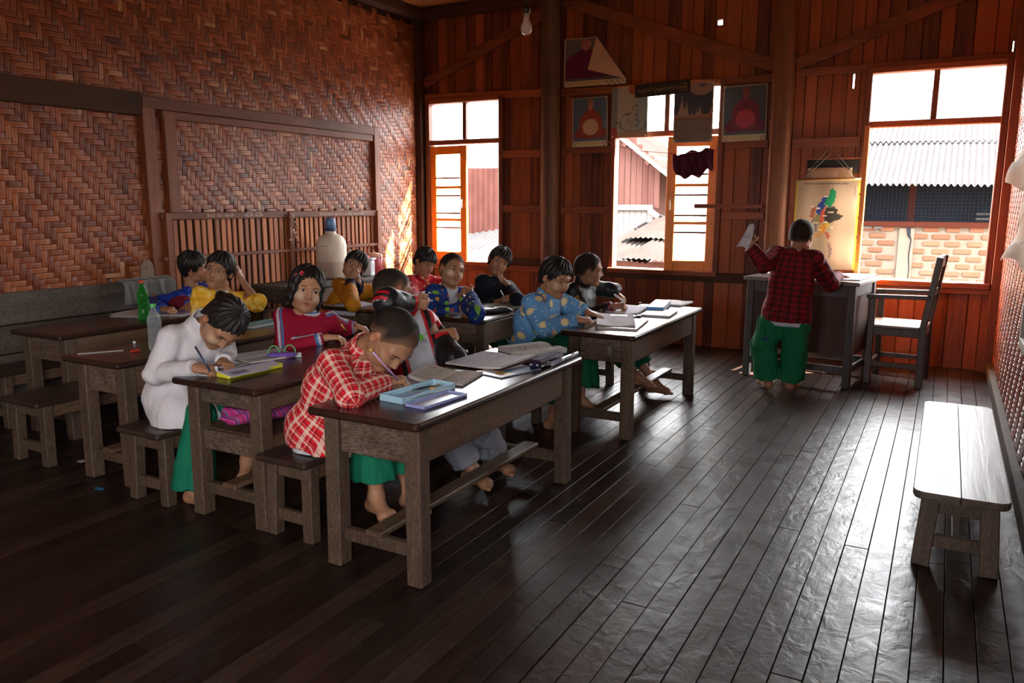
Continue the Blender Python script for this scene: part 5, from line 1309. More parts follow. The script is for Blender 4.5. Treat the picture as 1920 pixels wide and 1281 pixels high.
KIDS['orange'] = child('child in orange jersey with navy cuffs, pen hand held to the mouth', J, 'fringe', [
    top_garment('jersey', M_cloth, col_jer, loose=.018, hemz=.37, drop=.06, collar=.012, sleeve_len=.93, wr=.004), legs_garment('trousers', M_cloth, GREEN, length=.8)], seed=7, face=dict(lids=.78, look=.2), vox=.005)
# child in the red printed shirt by the far window
J = dict(pelvis=(-4.16, 5.44, .44), neck=atY(789, 527, 5.44), left=(.05, 1, 0), head=atY(797, 491, 5.43), fwd=(.90, -.30, -.42), s=1.0, hs=1.0,
         elR=atZ(776, 562, .66), wrR=atZ(815, 556, .655), elL=(-3.78, 5.62, .66), wrL=(-3.62, 5.55, .65), anR=(-3.8, 5.3, .1), anL=(-3.8, 5.5, .1), handR=dict(f=(.9, .3, 0), n=(0, .2, -1), pose='grip'), handL=dict(f=(.8, -.4, 0), pose='flat'))
KIDS['redprint'] = child('child in red printed shirt writing beside the sunlit corner', J, 'fringe', [
    top_garment('shirt', M_redp, None, loose=.018, hemz=.37, drop=.06, collar=.014, sleeve_len=.9, wr=.005), legs_garment('trousers', M_cloth, GREEN, length=.8)], seed=8, face=dict(lids=.35), vox=.005)
# boy in the blue fruit print jacket
J = dict(pelvis=(-3.24, 4.56, .44), neck=atY(843, 550, 4.55), left=(.35, .94, 0), head=atY(847, 506, 4.55), fwd=(.90, -.44, -.01), s=1.02, hs=1.03,
         elR=atY(806, 592, 4.38), wrR=atZ(872, 576, DSK+.01), elL=atZ(894, 590, .665), wrL=atY(882, 550, 4.46), handR=dict(f=(.9, .3, 0), n=(0, .3, -1), pose='grip'), handL=dict(f=(-.80, .2, .25), n=(-.2, .7, -.5), pose='relax'), anR=(-2.8, 4.5, .1), anL=(-2.8, 4.65, .1))
k = KIDS['fruit'] = child('boy in blue fruit-print jacket over white shirt, fingers at his lips', J, 'crop', [
    top_garment('shirt', M_cloth, flat((.52, .52, .56)), loose=.016, hemz=.37, drop=.05, sleeves='', collar=.018, collar_r=.054, wr=.003),
    top_garment('jacket', M_fruit, None, loose=.022, hemz=.36, drop=.08, sleeve_len=.84, wr=.005, collar=None, cut=lambda B, c: B.fn((lambda X, c=c: np.maximum(np.abs((X-V3(c['J']['pelvis']))@c['J']['left'])-.012-.13*np.clip((X-V3(c['J']['pelvis']))@c['J']['up']-.12, 0, 1), -((X-V3(c['J']['pelvis']))@c['J']['fw'])+.02)), V3(c['J']['pelvis'])-.35, V3(c['J']['neck'])+.25, .004, -1, 1)),
    legs_garment('trousers', M_cloth, (.006, .05, .035), length=.85)], seed=9, face=dict(lids=.72, look=.1), vox=.005, thanaka=.9)
# child in the navy jersey with an emblem
J = dict(pelvis=(-3.27, 5.36, .44), neck=atY(932, 532, 5.35), left=(.55, .83, 0), head=atY(936, 490, 5.35), fwd=(.62, -.78, -.06), roll=.05, s=1.02, hs=1.02,
         elR=atY(900, 578, 5.20), wrR=atZ(944, 562, DSK+.01), elL=atZ(970, 562, .665), wrL=atY(952, 534, 5.26), handR=dict(f=(.7, .35, .25), n=(-.1, .7, -.6), pose='grip'), handL=dict(f=(-.75, -.1, .35), n=(.1, .5, .8), pose='relax'), anR=(-2.85, 5.3, .1), anL=(-2.85, 5.5, .1))
k = KIDS['navy'] = child('child in plain navy jersey with chin resting on hand, below the left window', J, 'fringe', [
    top_garment('jersey', M_cloth, flat((.010, .012, .020)), loose=.017, hemz=.36, drop=.06, collar=.010, sleeve_len=.70, wr=.004), legs_garment('trousers', M_cloth, GREEN, length=.85)], seed=10, face=dict(lids=.72), vox=.005)
vs, fs = disc(1, 20); decal(k, 'jersey', 'emblem', [(x*.022, y*.022) for x, y in vs], fs, J['neck']-J['up']*.12+J['fw']*.11-J['left']*.03, -J['left'], J['up'], -J['fw'], plain('pale_emblem', (.25, .25, .27), .7, .2, noise=.3, scale=90))
# boy in the lemon print shirt
J = dict(pelvis=(-2.26, 4.37, .44), neck=atY(1018, 560, 4.36), left=(.05, 1, 0), head=atY(1042, 520, 4.35), fwd=(.90, -.30, -.36), s=1.08, hs=1.06,
         elR=atY(1018, 616, 4.18), wrR=atZ(1084, 600, DSK+.01), elL=(-2.02, 4.56, .67), wrL=atZ(1100, 585, .67), handR=dict(f=(.85, .5, 0), n=(0, .3, -1), pose='pinch'), handL=dict(f=(.9, -.15, -.15), n=(-.1, 0, -1), pose='flat'),
         anR=(-1.99, 4.14, .07), anL=(-1.93, 4.40, .14), knR=(-1.98, 4.22, .40), knL=(-1.94, 4.46, .42), toeR=(.95, -.1, 0), toe=(.9, .1, 0), mouth=.004, bend=.02)
KIDS['lemon'] = child('boy in light blue lemon-print shirt looking down at his papers', J, 'swept', [
    top_garment('shirt', M_lemon, None, loose=.024, hemz=.34, drop=.12, flare=.015, collar=.024, sleeve_len=.95, wr=.006),
    legs_garment('trousers', M_cloth, (.005, .11, .05), loose=.035, length=.72, wide=.03, wr=.009)], seed=11, face=dict(lids=.3), vox=.0045, thanaka=.5, tone=1.12)
# boy in the black jacket with gold lettering
J = dict(pelvis=(-2.28, 5.12, .44), neck=atY(1087, 539, 5.10), left=(-.02, 1, 0), head=atY(1104, 506, 5.10), fwd=(.86, .48, -.12), s=1.02, hs=1.03,
         elR=atY(1102, 594, 4.95), wrR=atZ(1152, 575, DSK+.015), elL=(-2.10, 5.36, .72), wrL=atZ(1158, 553, .69), handR=dict(f=(.8, .5, .1), n=(0, .6, -.8), pose='grip'), handL=dict(f=(.8, -.5, -.2), n=(-.3, -.3, -1), pose='relax'),
         anR=(-1.72, 4.86, .22), anL=(-1.72, 5.22, .10), knR=(-1.98, 4.98, .44), knL=(-1.96, 5.22, .42), toe=(.95, .1, 0), mouth=.006)
def col_gold(ctx, V, tg, al, an, x, y, z):
    c = np.tile(V3([.008, .008, .011]), (len(V), 1)); c[((tg == 2) | (tg == 4)) & (al > .91)] = V3([.16, .01, .03]); return c
k = KIDS['gold'] = child('boy in black jacket with gold sleeve lettering, laughing in profile', J, 'crop', [
    top_garment('jacket', M_shell, col_gold, loose=.021, hemz=.36, drop=.07, collar=.020, sleeve_len=.95, puff=.004, wr=.006), legs_garment('trousers', M_cloth, (.005, .11, .05), loose=.03, length=.62)], seed=12, face=dict(lids=.5, look=.4), vox=.005)
M_gold = plain('gold_print', (.62, .40, .06), .5, .4, noise=0)
S_, E_, W_ = limb_axis(k, 'R')
for (a, b, tx) in ((S_, E_, 'INDEP'), (E_, W_, 'NDGENT')):
    d = nrm(b-a); vs, fs = text_mesh(tx, .040, bold=.0006); oc = nrm(O0-a); out = nrm(oc-d*(oc@d)); decal(k, 'jacket', 'sleeve_lettering', vs, fs, a+(b-a)*.52+out*.06, d, np.cross(out, d), -out, M_gold)
# standing boy seen from behind at the teacher's desk
J = dict(pelvis=(-.955, 5.79, .585), neck=atY(1490, 479, 5.82), left=(-1, .12, 0), head=atY(1502, 443, 5.84), fwd=(.12, .95, -.18), s=1.06, hs=1.02,
         elL=atY(1432, 497, 5.66), wrL=atY(1405, 462, 5.62), elR=atY(1556, 532, 5.98), wrR=atZ(1572, 517, .815), handL=dict(f=(-.1, .1, .9), n=(.6, .6, .1), pose='fist'), handR=dict(f=(.5, .8, -.1), n=(0, 0, -1), pose='flat'),
         anL=(-1.065, 5.83, .09), anR=(-.905, 5.86, .09), knL=(-1.10, 5.80, .34), knR=(-.885, 5.81, .34), toe=(.05, .98, 0), toeL=(-.5, .8, 0))
k = KIDS['standing'] = child('boy standing in dark red check shirt and green trousers, back turned, at the teacher desk', J, 'crop', [
    top_garment('undershirt', M_cloth, flat(SHIRTW), loose=.012, hemz=.495, drop=.10, sleeves='', collar=.010, collar_r=.050, wr=.003),
    top_garment('shirt', M_pl2, loose=.024, hemz=.525, drop=.10, flare=.005, collar=.020, sleeve_len=.95, wr=.006, seamback=False),
    legs_garment('trousers', M_cloth, (.010, .155, .062), loose=.030, length=.97, wide=.016, wr=.009, lk=.008)], seed=13, face=None, vox=.005)
k['J'] = J
decal(k, 'trousers', 'patch', *((lambda g: ([(x*.035, y*.022) for x, y in g[0]], g[1]))(grid(3, 2))), V3([-1.075, 5.70, .40]), V3([1, 0, 0]), V3([0, 0, 1]), V3([0, 1, 0]), plain('navy_patch', (.03, .04, .14), .7, .2, noise=.2), far=.12)
# ================================================================== things on desks and walls
DT = 0.6205
def quad(pts, z=DT, grow=0.0):
    """four photo corners (near left, near right, far right, far left) on the level z -> centre, turn, size"""
    c = [atZ(x, y, z) for x, y in pts]; ux = (c[1]-c[0]+c[2]-c[3])/2; uy = (c[3]-c[0]+c[2]-c[1])/2
    a = math.atan2(ux[1], ux[0]); b = math.atan2(-uy[0], uy[1]); d = (b-a+math.pi) % (2*math.pi)-math.pi; a += d/2
    ctr = sum(c)/4; return (ctr[0], ctr[1], z), a, float(np.linalg.norm(ux))+grow, float(np.linalg.norm(uy))+grow
def tint_mat(name, rough=.75, spec=.25, bump=.0):
    k = N(name); n = k.noise(k.obj(), 12, 4)
    if bump: k.bump(n, bump, .01)
    return k.out(Base_Color=k.mix(.12, k.attr('tint').outputs['Color'], k.mix(n, (.5, .5, .5), (1, 1, 1)), 'MULTIPLY'), Roughness=rough, Specular_IOR_Level=spec)
M_paper = tint_mat('printed_paper'); M_gloss = tint_mat('glossy_print', .3, .5)
def sheet(name, w, h, nx, ny, colfn, par=None, loc=None, rot=None, bend=None, mat=None, flat_=True, thick=.0006):
    """thin printed sheet, x across, y up the page, z out of it; colfn(u, v) -> (n,3) with u, v in 0..1"""
    U, Vv = np.meshgrid((np.arange(nx)+.5)/nx, (np.arange(ny)+.5)/ny); col = colfn(U.ravel(), Vv.ravel())
    gu, gv = np.meshgrid(np.linspace(0, 1, nx+1), np.linspace(0, 1, ny+1)); X = (gu-.5)*w; Y = (gv-.5)*h; Z = np.zeros_like(X)
    if bend is not None: X, Y, Z = bend(gu, gv, X, Y, Z)
    V = np.stack([X.ravel(), Y.ravel(), Z.ravel()], 1); i = (np.arange(ny)[:, None]*(nx+1)+np.arange(nx)[None]).ravel(); F = np.stack([i, i+1, i+nx+2, i+nx+1], 1)
    me = bpy.data.meshes.new(name); me.vertices.add(len(V)); me.vertices.foreach_set('co', V.astype(np.float32).ravel())
    me.loops.add(F.size); me.loops.foreach_set('vertex_index', F.astype(np.int32).ravel()); me.polygons.add(len(F)); me.polygons.foreach_set('loop_start', np.arange(0, F.size, 4, dtype=np.int32)); me.update(calc_edges=True)
    at = me.color_attributes.new('tint', 'FLOAT_COLOR', 'CORNER'); c4 = np.concatenate([np.clip(col, 0, 1), np.ones((len(col), 1))], 1); at.data.foreach_set('color', np.repeat(c4, 4, 0).astype(np.float32).ravel())
    me.materials.append(mat or M_paper); me.polygons.foreach_set('use_smooth', np.ones(len(F), bool)); o = link(name, me, par)
    if loc is not None: o.location = loc
    if rot is not None: o.rotation_euler = rot
    return o
def cols_(n, c): return np.tile(np.array(c, float), (n, 1))
def lined(base, ink, rows, seed, margin=.08, dens=.75, cols=40, pics=()):
    """page of writing: rows of word-like dashes"""
    r = np.random.RandomState(seed); word = r.rand(rows, cols) < dens; ends = r.uniform(.6, 1, rows)
    def f(u, v):
        c = cols_(len(u), base); iv = np.clip((v*rows).astype(int), 0, rows-1); iu = np.clip((u*cols).astype(int), 0, cols-1)
        m = word[iv, iu] & ((v*rows) % 1 > .25) & ((v*rows) % 1 < .65) & (u > margin) & (u < margin+(1-2*margin)*ends[iv]) & (v > margin) & (v < 1-margin); c[m] = ink
        for (x0, y0, x1, y1, cc) in pics: c[(u > x0) & (u < x1) & (v > y0) & (v < y1)] = cc
        return c
    return f
WHT, LIL, BEI, GRY = (.62, .62, .66), (.55, .54, .64), (.48, .44, .37), (.30, .30, .32)
def notebook(name, label, q, base=WHT, ink=GRY, seed=0, th=.004, cat='notebook', curl=.0, cover=(.2, .1, .3), rows=22, dens=.6):
    (c, a, w, h) = q; e = empty(name, c, a, label, cat)
    if th > .0015: MB().box((0, 0, th/2-.0005), (w, h, th-.001), .001).build('page_block', plain('page_edges', (.5, .48, .45), .8, .2, noise=.05), e)
    def bd(gu, gv, X, Y, Z): return X, Y, Z+th+curl*(np.abs(gu-.5)*2)**3*(gv > -1)+.0015*np.sin(gu*9+gv*5)
    sheet('page', w, h, 40, 44, lined(base, ink, rows, seed, dens=dens), e, bend=bd); return e
def open_book(name, label, q, th=.012, base=BEI, ink=(.16, .15, .15), seed=0, cover=(.20, .08, .07), cat='book', lift=(0, 0), rows=24, pics=((), ())):
    (c, a, w, h) = q; e = empty(name, c, a, label, cat)
    n = 12; prof = lambda t: th*(.35+.65*math.sin(min(1, t*1.9)*math.pi/2))*(1-.15*t)
    for s, nm, lf, pc in ((-1, 'left_pages', lift[0], pics[0]), (1, 'right_pages', lift[1], pics[1])):
        vs = []; fs = []
        for i in range(n+1):
            t = i/n; x = s*t*w/2; z = prof(t) if i else th*.25; zb = .0012+lf*.0
            zt = z+lf*t**2.2
            for y in (-h/2, h/2): vs.append((x, y, zt)); vs.append((x, y, max(.0012, zt-th) if lf else .0012))
        for i in range(n):
            k = i*4; fs += [(k, k+4, k+5, k+1)[::-1], (k+2, k+3, k+7, k+6)[::-1], (k+1, k+5, k+7, k+3)[::-1]]
        fs.append((n*4, n*4+1, n*4+3, n*4+2)[::-1]); MB().add(vs, fs).build(nm, plain('page_edges', (.5, .48, .45), .8, .2, noise=.05), e)
        def bd(gu, gv, X, Y, Z, s=s, lf=lf):
            t = gu if s > 0 else 1-gu; zz = np.vectorize(prof)(t)*(t > .01)+th*.25*(t <= .01)+lf*t**2.2; return s*t*w/2, (gv-.5)*h, zz+.0007
        sheet('page', w/2, h, 30, 44, lined(base, ink, rows, seed+(s > 0), pics=pc), e, bend=bd)
    MB().box((0, 0, .0008), (w+.006, h+.006, .0014), .0004).build('cover', plain('cover_%s' % name+str(seed), cover, .5, .4, noise=.15), e); return e
def closed_book(name, label, q, th=.016, cover=(.5, .5, .55), cat='book', edge=(.5, .48, .44), art=None):
    (c, a, w, h) = q; e = empty(name, c, a, label, cat); mc = plain('cover_'+label[:18].replace(' ', '_'), cover, .4, .45, noise=.12)
    MB().box((0, 0, th/2), (w-.006, h-.006, th-.003), .0008).build('page_block', plain('page_edges', (.5, .48, .45), .8, .2, noise=.05), e)
    MB().box((0, 0, .0008), (w, h, .0016), .0005).build('back_cover', mc, e)
    if art: sheet('front_cover', w, h, 40, 50, art, e, loc=(0, 0, th), mat=M_gloss)
    MB().box((0, 0, th-.0009), (w, h, .0016), .0005).build('front_board', mc, e); MB().box((-w/2+.001, 0, th/2), (.0016, h, th), .0005).build('spine', mc, e); return e
def stick(name, label, a, b, r, mat, cat, tip=None, end=None, endmat=None, n=7):
    """pencil or pen from butt a to point b"""
    a, b = Vector(a), Vector(b); d = (b-a).normalized(); e = empty(name, a, 0, label, cat); L = (b-a).length
    MB().tube([d*.0, d*(L-.014)], r, n).build('shaft', mat, e)
    MB().tube([d*(L-.014), d*(L-.004), d*L], [r, r*.4, r*.15], n).build('point', tip or plain('bare_wood_tip', (.5, .33, .18), .6, .3), e)
    if end: MB().tube([d*-.012, d*.001], r*1.05, n).build('end_cap', endmat, e)
    return e
P_ = lambda n, c, r=.5, s=.4: plain(n, c, r, s, noise=.05)
# ---- near desk (check shirt boy)
notebook('notebook', 'pale notebook under the check shirt boy\'s writing hand', quad([(700, 735), (772, 738), (812, 712), (752, 705)]), (.50, .46, .52), GRY, 1, .004)
def tin(q, qlid):
    (c, a, w, h) = q; e = empty('pencil_tin', c, a, 'pale blue pencil tin lying open on the near desk', 'pencil case'); mb, ml = P_('pale_blue_tin', (.36, .56, .66), .35, .5), P_('lilac_tin', (.30, .33, .60), .3, .5)
    H = .026; t = .003; m = MB(); m.box((0, 0, .002), (w, h, .004), .002)
    for s in (-1, 1): m.box((s*(w/2-t/2), 0, H/2), (t, h, H), .001); m.box((0, s*(h/2-t/2), H/2), (w, t, H), .001)
    m.build('tray', mb, e)
    (c2, a2, w2, h2) = qlid; l = empty('lid', (0, 0, 0), parent=e); l.location = Matrix.Rotation(-a, 4, 'Z') @ (Vector(c2)-Vector(c)); l.rotation_euler = (0, 0, a2-a)
    m = MB(); m.box((0, 0, .0015), (w2, h2, .003), .001)
    for s in (-1, 1): m.box((s*(w2/2-.0015), 0, .006), (.003, h2, .012), .001); m.box((0, s*(h2/2-.0015), .006), (w2, .003, .012), .001)
    m.build('lid_tray', ml, l); MB().box((0, 0, .0036), (w2-.014, h2-.014, .001), .0).build('inner_card', P_('lid_inner', (.46, .44, .52), .25, .5), l)
    MB().tube([(w/2, -h*.38, .012), (w/2, h*.38, .012)], .002, 6).build('hinge', M_metal, e)
    return e
q1 = quad([(738, 752), (768, 764), (829, 729), (800, 719)], DT); tin(q1, quad([(773, 765), (803, 770), (864, 744), (833, 733)], DT))
cx_, cy_ = q1[0][0], q1[0][1]; ca, sa = math.cos(q1[1]), math.sin(q1[1])
def intin(x, y, z): return (cx_+ca*x-sa*y, cy_+sa*x+ca*y, DT+z)
hh = q1[3]
stick('pen', 'black pen lying in the open pencil tin', intin(-.012, -.02, .020), intin(.012, hh*.40, .022), .004, P_('black_plastic', (.015, .015, .018), .3, .5), 'pen')
stick('pencil', 'short purple pencil lying in the open pencil tin', intin(.016, -hh*.30, .010), intin(.006, hh*.05, .010), .0035, P_('purple_paint', (.22, .12, .40), .4, .4), 'pencil')
MB().box((0, 0, 0), (.030, .016, .010), .003).build('eraser', P_('orange_eraser', (.62, .30, .12), .7, .2), None, loc=intin(.010, hh*.25, .012), label='orange eraser in the open pencil tin', cat='eraser')
stick('pencil', 'lilac pencil with yellow end in the check shirt boy\'s hand', atY(698, 659, 2.22), atY(750, 717, 2.37), .0042, P_('lilac_paint', (.52, .30, .50), .4, .4), 'pencil', end=1, endmat=P_('yellow_ferrule', (.70, .42, .10), .4, .5))
open_book('textbook', 'open beige textbook in the middle of the near desk', quad([(800, 716), (850, 726), (914, 704), (786, 692)], DT), .012, (.46, .41, .35), (.20, .17, .15), 3, lift=(.022, 0))
open_book('exercise_book', 'open pale ruled exercise book beside the dark pencil case', quad([(848, 681), (940, 700), (996, 672), (904, 661)], DT+.006), .010, (.52, .50, .57), (.33, .31, .40), 5, lift=(0, .012))
def art_mag(u, v):
    c = cols_(len(u), (.03, .06, .20)); c[v < .42] = (.10, .35, .45); c[(v < .34) & (u > .2)] = (.65, .42, .06); c[(v < .2)] = (.35, .14, .06); c[u < .45] = (.70, .72, .80); c[(u < .45) & (v < .1)] = (.3, .3, .5); return c
closed_book('magazine', 'colourful thin magazine sticking out under the exercise book', quad([(896, 699), (940, 712), (1010, 692), (960, 682)], DT), .005, (.25, .27, .40), art=art_mag)
open_book('textbook', 'thick open textbook at the window end of the near desk', quad([(944, 660), (985, 674), (1043, 662), (1018, 646)], DT), .028, (.42, .39, .36), (.10, .09, .09), 8, cover=(.14, .10, .08), pics=((), ((.15, .42, .28, .60, (.12, .11, .11)), (.4, .45, .5, .60, (.14, .13, .12)), (.62, .45, .75, .60, (.12, .11, .11)))))
def pcase():
    a, b = Vector(atZ(1002, 684, DT+.02)), Vector(atZ(1046, 666, DT+.02)); a.z = b.z = 0; d = (b-a); L = d.length; e = empty('pencil_case', (a.x, a.y, DT), math.atan2(d.y, d.x), 'dark glossy pencil case with silver clip and white pen roll', 'pencil case')
    MB().box((L*.5, .0, .019), (L*1.0, .062, .036), .010).build('case', P_('dark_case', (.018, .014, .03), .22, .6), e)
    MB().box((L*.5, 0, .0385), (L*.8, .045, .003), .001).build('printed_top', P_('case_print', (.13, .10, .20), .3, .5), e)
    for k in range(2): MB().box((-.0045, -.016+.03*k, .020), (.004, .008, .008), .001).build('stud', P_('pale_stud', (.6, .62, .68), .3, .5), e)
    MB().tube([(L*.10, -.034, .018), (L*.22, -.040, .026), (L*.36, -.040, .018), (L*.22, -.040, .012), (L*.10, -.034, .018)], .003, 6).build('clip', M_metal, e)
    MB().tube([(L*.35, -.046, .012), (L*1.15, -.046, .012)], .0115, 12).build('pen_roll', P_('grey_sleeve', (.26, .25, .30), .25, .6), e)
    MB().tube([(L*1.15, -.046, .012), (L*1.5, -.046, .013)], [.009, .0085], 12).build('white_end', P_('white_plastic', (.68, .70, .74), .3, .5), e)
pcase()
# ---- shelved desk (girls)
notebook('notebook', 'white notebook under the knit jersey girl\'s hands', quad([(352, 702), (392, 706), (458, 684), (415, 676)]), (.52, .54, .66), (.35, .35, .45), 11, .006, curl=.008)
open_book('exercise_book', 'open grey exercise book on the shelved desk', quad([(434, 672), (470, 684), (556, 668), (524, 656)], DT), .009, (.42, .42, .41), (.30, .30, .30), 13, lift=(.006, .002))
def ybox():
    c, a, w, h = quad([(414, 708), (436, 714), (524, 690), (500, 683)]); e = empty('pencil_box', c, a, 'yellow pencil box with a pale lilac lid on the shelved desk', 'pencil case'); my = P_('yellow_plastic', (.68, .60, .04), .35, .5)
    MB().box((0, 0, .011), (w*.8, h, .022), .005).build('tray', my, e)
    m = MB(); m.prism([(-.02, -h*.52), (w*.62, -h*.52), (w*.62, h*.18), (w*.40, h*.18), (w*.40, h*.40), (-.02, h*.48)], 0, .003); l = m.build('lid', P_('lilac_card', (.50, .50, .62), .5, .4), e); l.location = (w*.05, 0, .023); l.rotation_euler = (0, math.radians(8), 0)
    MB().box((w*.32, -h*.30, .0035), (w*.34, h*.28, .001)).build('lid_picture', P_('grey_print', (.20, .20, .25), .6, .3), l)
ybox()
def corr():
    p = atZ(406, 702, DT); e = empty('correction_bottle', p, 0, 'small white correction bottle at the edge of the shelved desk', 'bottle'); MB().lathe([(.011, 0), (.012, .003), (.012, .014), (.008, .018), (.007, .019)], 14).build('bottle', P_('white_plastic', (.68, .70, .74), .3, .5), e); MB().lathe([(.0075, .019), (.0085, .021), (.0085, .032), (.005, .036)], 12).build('cap', P_('pale_cap', (.58, .60, .68), .3, .5), e)
corr()
stick('pencil', 'dark blue pencil in the knit jersey girl\'s hand', atY(366, 650, float(atZ(398, 702, .63)[1])-.02), atZ(398, 703, .63), .004, P_('dark_blue_paint', (.02, .035, .08), .35, .5), 'pencil')
def pouch():
    p = (-2.735, 2.70, DT); e = empty('pouch', p, math.radians(35), 'purple pouch with green loop handles on the shelved desk', 'pouch'); B = []
    m = MB(); m.lathe([(.001, .0), (.050, .004), (.062, .014), (.055, .026), (.02, .032), (.001, .033)], 18); o = m.build('bag', plain('purple_cloth', (.16, .07, .34), .7, .3, noise=.3, scale=40, bump=.6), e); o.scale = (1.15, .62, .8)
    for k in (-1, 1): MB().tube([(k*.035+.03*math.cos(t)*.9, .01*k, .018+.040*math.sin(t)) for t in np.linspace(0, math.pi, 10)], .0032, 7).build('handle', P_('green_cord', (.10, .42, .14), .5, .4), e)
pouch()
def clipring():
    p = atZ(561, 670, DT); e = empty('key_ring', p, 0, 'small white bunny-eared key ring by the grey exercise book', 'key ring'); MB().lathe([(.001, 0), (.012, .002), (.012, .008), (.001, .010)], 12).build('charm', P_('white_plastic', (.68, .70, .74), .3, .5), e)
    for s in (-1, 1): MB().tube([(s*.005, .004, .008), (s*.006, .006, .022)], .003, 6).build('ear', P_('white_plastic', (.68, .70, .74), .3, .5), e)
clipring()
stick('pencil', 'yellow pencil in the crimson tracksuit girl\'s hand', atZ(640, 609, .71), atZ(652, 624, .645), .0042, P_('yellow_paint', (.70, .40, .06), .4, .4), 'pencil')
# striped shoulder bag on the shelf
def stripe_mat():
    k = N('striped_weave'); p = k.obj(); sx = k.n.new('ShaderNodeSeparateXYZ'); k.set(sx.inputs[0], k.vmath('ADD', p, k.vmath('MULTIPLY', (.03, .03, .03), (1, 1, 1)))); t = k.math('FRACT', k.math('MULTIPLY', k.math('ADD', sx.outputs[1], k.math('MULTIPLY', sx.outputs[2], .35)), 24.0))
    c = k.ramp(t, [(0.0, (.32, .015, .12)), (.30, (.55, .05, .22)), (.42, (.06, .03, .16)), (.55, (.30, .02, .11)), (.70, (.10, .12, .25)), (.82, (.45, .03, .16))])
    for n in k.n:
        if n.type == 'VALTORGB': n.color_ramp.interpolation = 'CONSTANT'
    k.bump(k.noise(p, 60, 3), .5, .006); return k.out(Base_Color=c, Roughness=.85)
M_strp = stripe_mat()
def lump(name, mat, par, c, r, seed, amp=.18, n=22):
    rr = random.Random(seed); ph = [rr.uniform(0, 6) for _ in range(8)]; vs = []; fs = []; m = n*2
    for i in range(n+1):
        th = math.pi*i/n
        for k in range(m):
            a = 2*math.pi*k/m; f = 1+amp*(math.sin(2*a+ph[0]+2*th)*.5+math.sin(5*a+ph[1]-3*th)*.28+math.sin(3*th+ph[2]+a)*.35+.18*math.sin(11*a+ph[3]+4*th))
            z = math.cos(th); sz = math.copysign(abs(z)**.8, z); vs.append((c[0]+r[0]*f*math.sin(th)*math.cos(a), c[1]+r[1]*f*math.sin(th)*math.sin(a), c[2]+max(-.98*r[2], r[2]*f*sz)))
    for i in range(n):
        for k in range(m): fs.append((i*m+k, (i+1)*m+k, (i+1)*m+(k+1) % m, i*m+(k+1) % m))
    return MB().add(vs, fs, True).build(name, mat, par)
bg = empty('shoulder_bag', (-2.60, 2.62, .394), 0, 'striped pink woven shoulder bag on the shelf under the desk', 'bag')
lump('bag', M_strp, bg, (0, 0, .055), (.17, .36, .052), 3)
m = MB(); m.tube([(.05, -.30, .06), (-.04, -.36, .075), (-.10, -.30, .06), (-.06, -.22, .05), (.03, -.24, .07)], [.016, .02, .02, .02, .016], 8); m.build('strap', M_strp, bg)
for k in range(7): MB().tube([(.17, -.02+k*.012, .04), (.20, -.02+k*.014, .005), (.203, -.025+k*.016, -.055-.01*(k % 3))], .0035, 5).build('tassel', P_('pink_thread', (.42, .03, .15), .8, .2), bg)
# ---- bottles
def bottle(label, p, H, r, mat, capmat, ribs, labelmat=None):
    e = empty('water_bottle', p, 0, label, 'bottle'); pr = [(r*.5, .002), (r*.82, 0), (r*.98, .012), (r, .03)]
    if ribs:
        for k in range(14): z = .04+k*(H*.58-.04)/14; pr += [(r, z), (r*.93, z+.004), (r, z+.009)]
    else: pr += [(r, H*.22), (r*.86, H*.28), (r*.86, H*.33), (r, H*.40), (r, H*.52)]
    pr += [(r, H*.62), (r*.92, H*.70), (r*.62, H*.80), (r*.36, H*.875), (r*.34, H*.93)]
    MB().lathe(pr, 28).build('bottle', mat, e); MB().lathe([(r*.40, H*.925), (r*.43, H*.93), (r*.43, H*.985), (r*.36, H)], 20).build('cap', capmat, e)
    MB().lathe([(r*.44, H*.905), (r*.44, H*.918)], 16).build('neck_ring', mat, e); return e
def clearmat(name, col, mixf):
    k = N(name); tr = k.n.new('ShaderNodeBsdfTransparent'); tr.inputs[0].default_value = (*col, 1); mx = k.n.new('ShaderNodeMixShader'); lw = k.n.new('ShaderNodeLayerWeight'); lw.inputs[0].default_value = .35
    k.out(Base_Color=tuple(min(1, x*.8+.02) for x in col), Roughness=.08, Specular_IOR_Level=.8); f = k.math('ADD', mixf, k.math('MULTIPLY', lw.outputs['Facing'], .45)); k.set(mx.inputs[0], f); k.l.new(tr.outputs[0], mx.inputs[1]); k.l.new(k.b.outputs[0], mx.inputs[2]); k.l.new(mx.outputs[0], k.n['Material Output'].inputs[0]); return k.m
M_pet = clearmat('clear_plastic', (.86, .88, .90), .10); M_petg = clearmat('green_plastic', (.12, .66, .14), .10)
bottle('clear ribbed plastic water bottle with green cap on the dark desk', atZ(293, 657, DT), .235, .034, M_pet, P_('green_cap', (.08, .48, .12), .4, .5), True)
bottle('green soda bottle with red cap on the desk by the woven wall', atZ(271, 600, DT), .250, .034, M_petg, P_('red_cap', (.60, .06, .03), .4, .5), False)
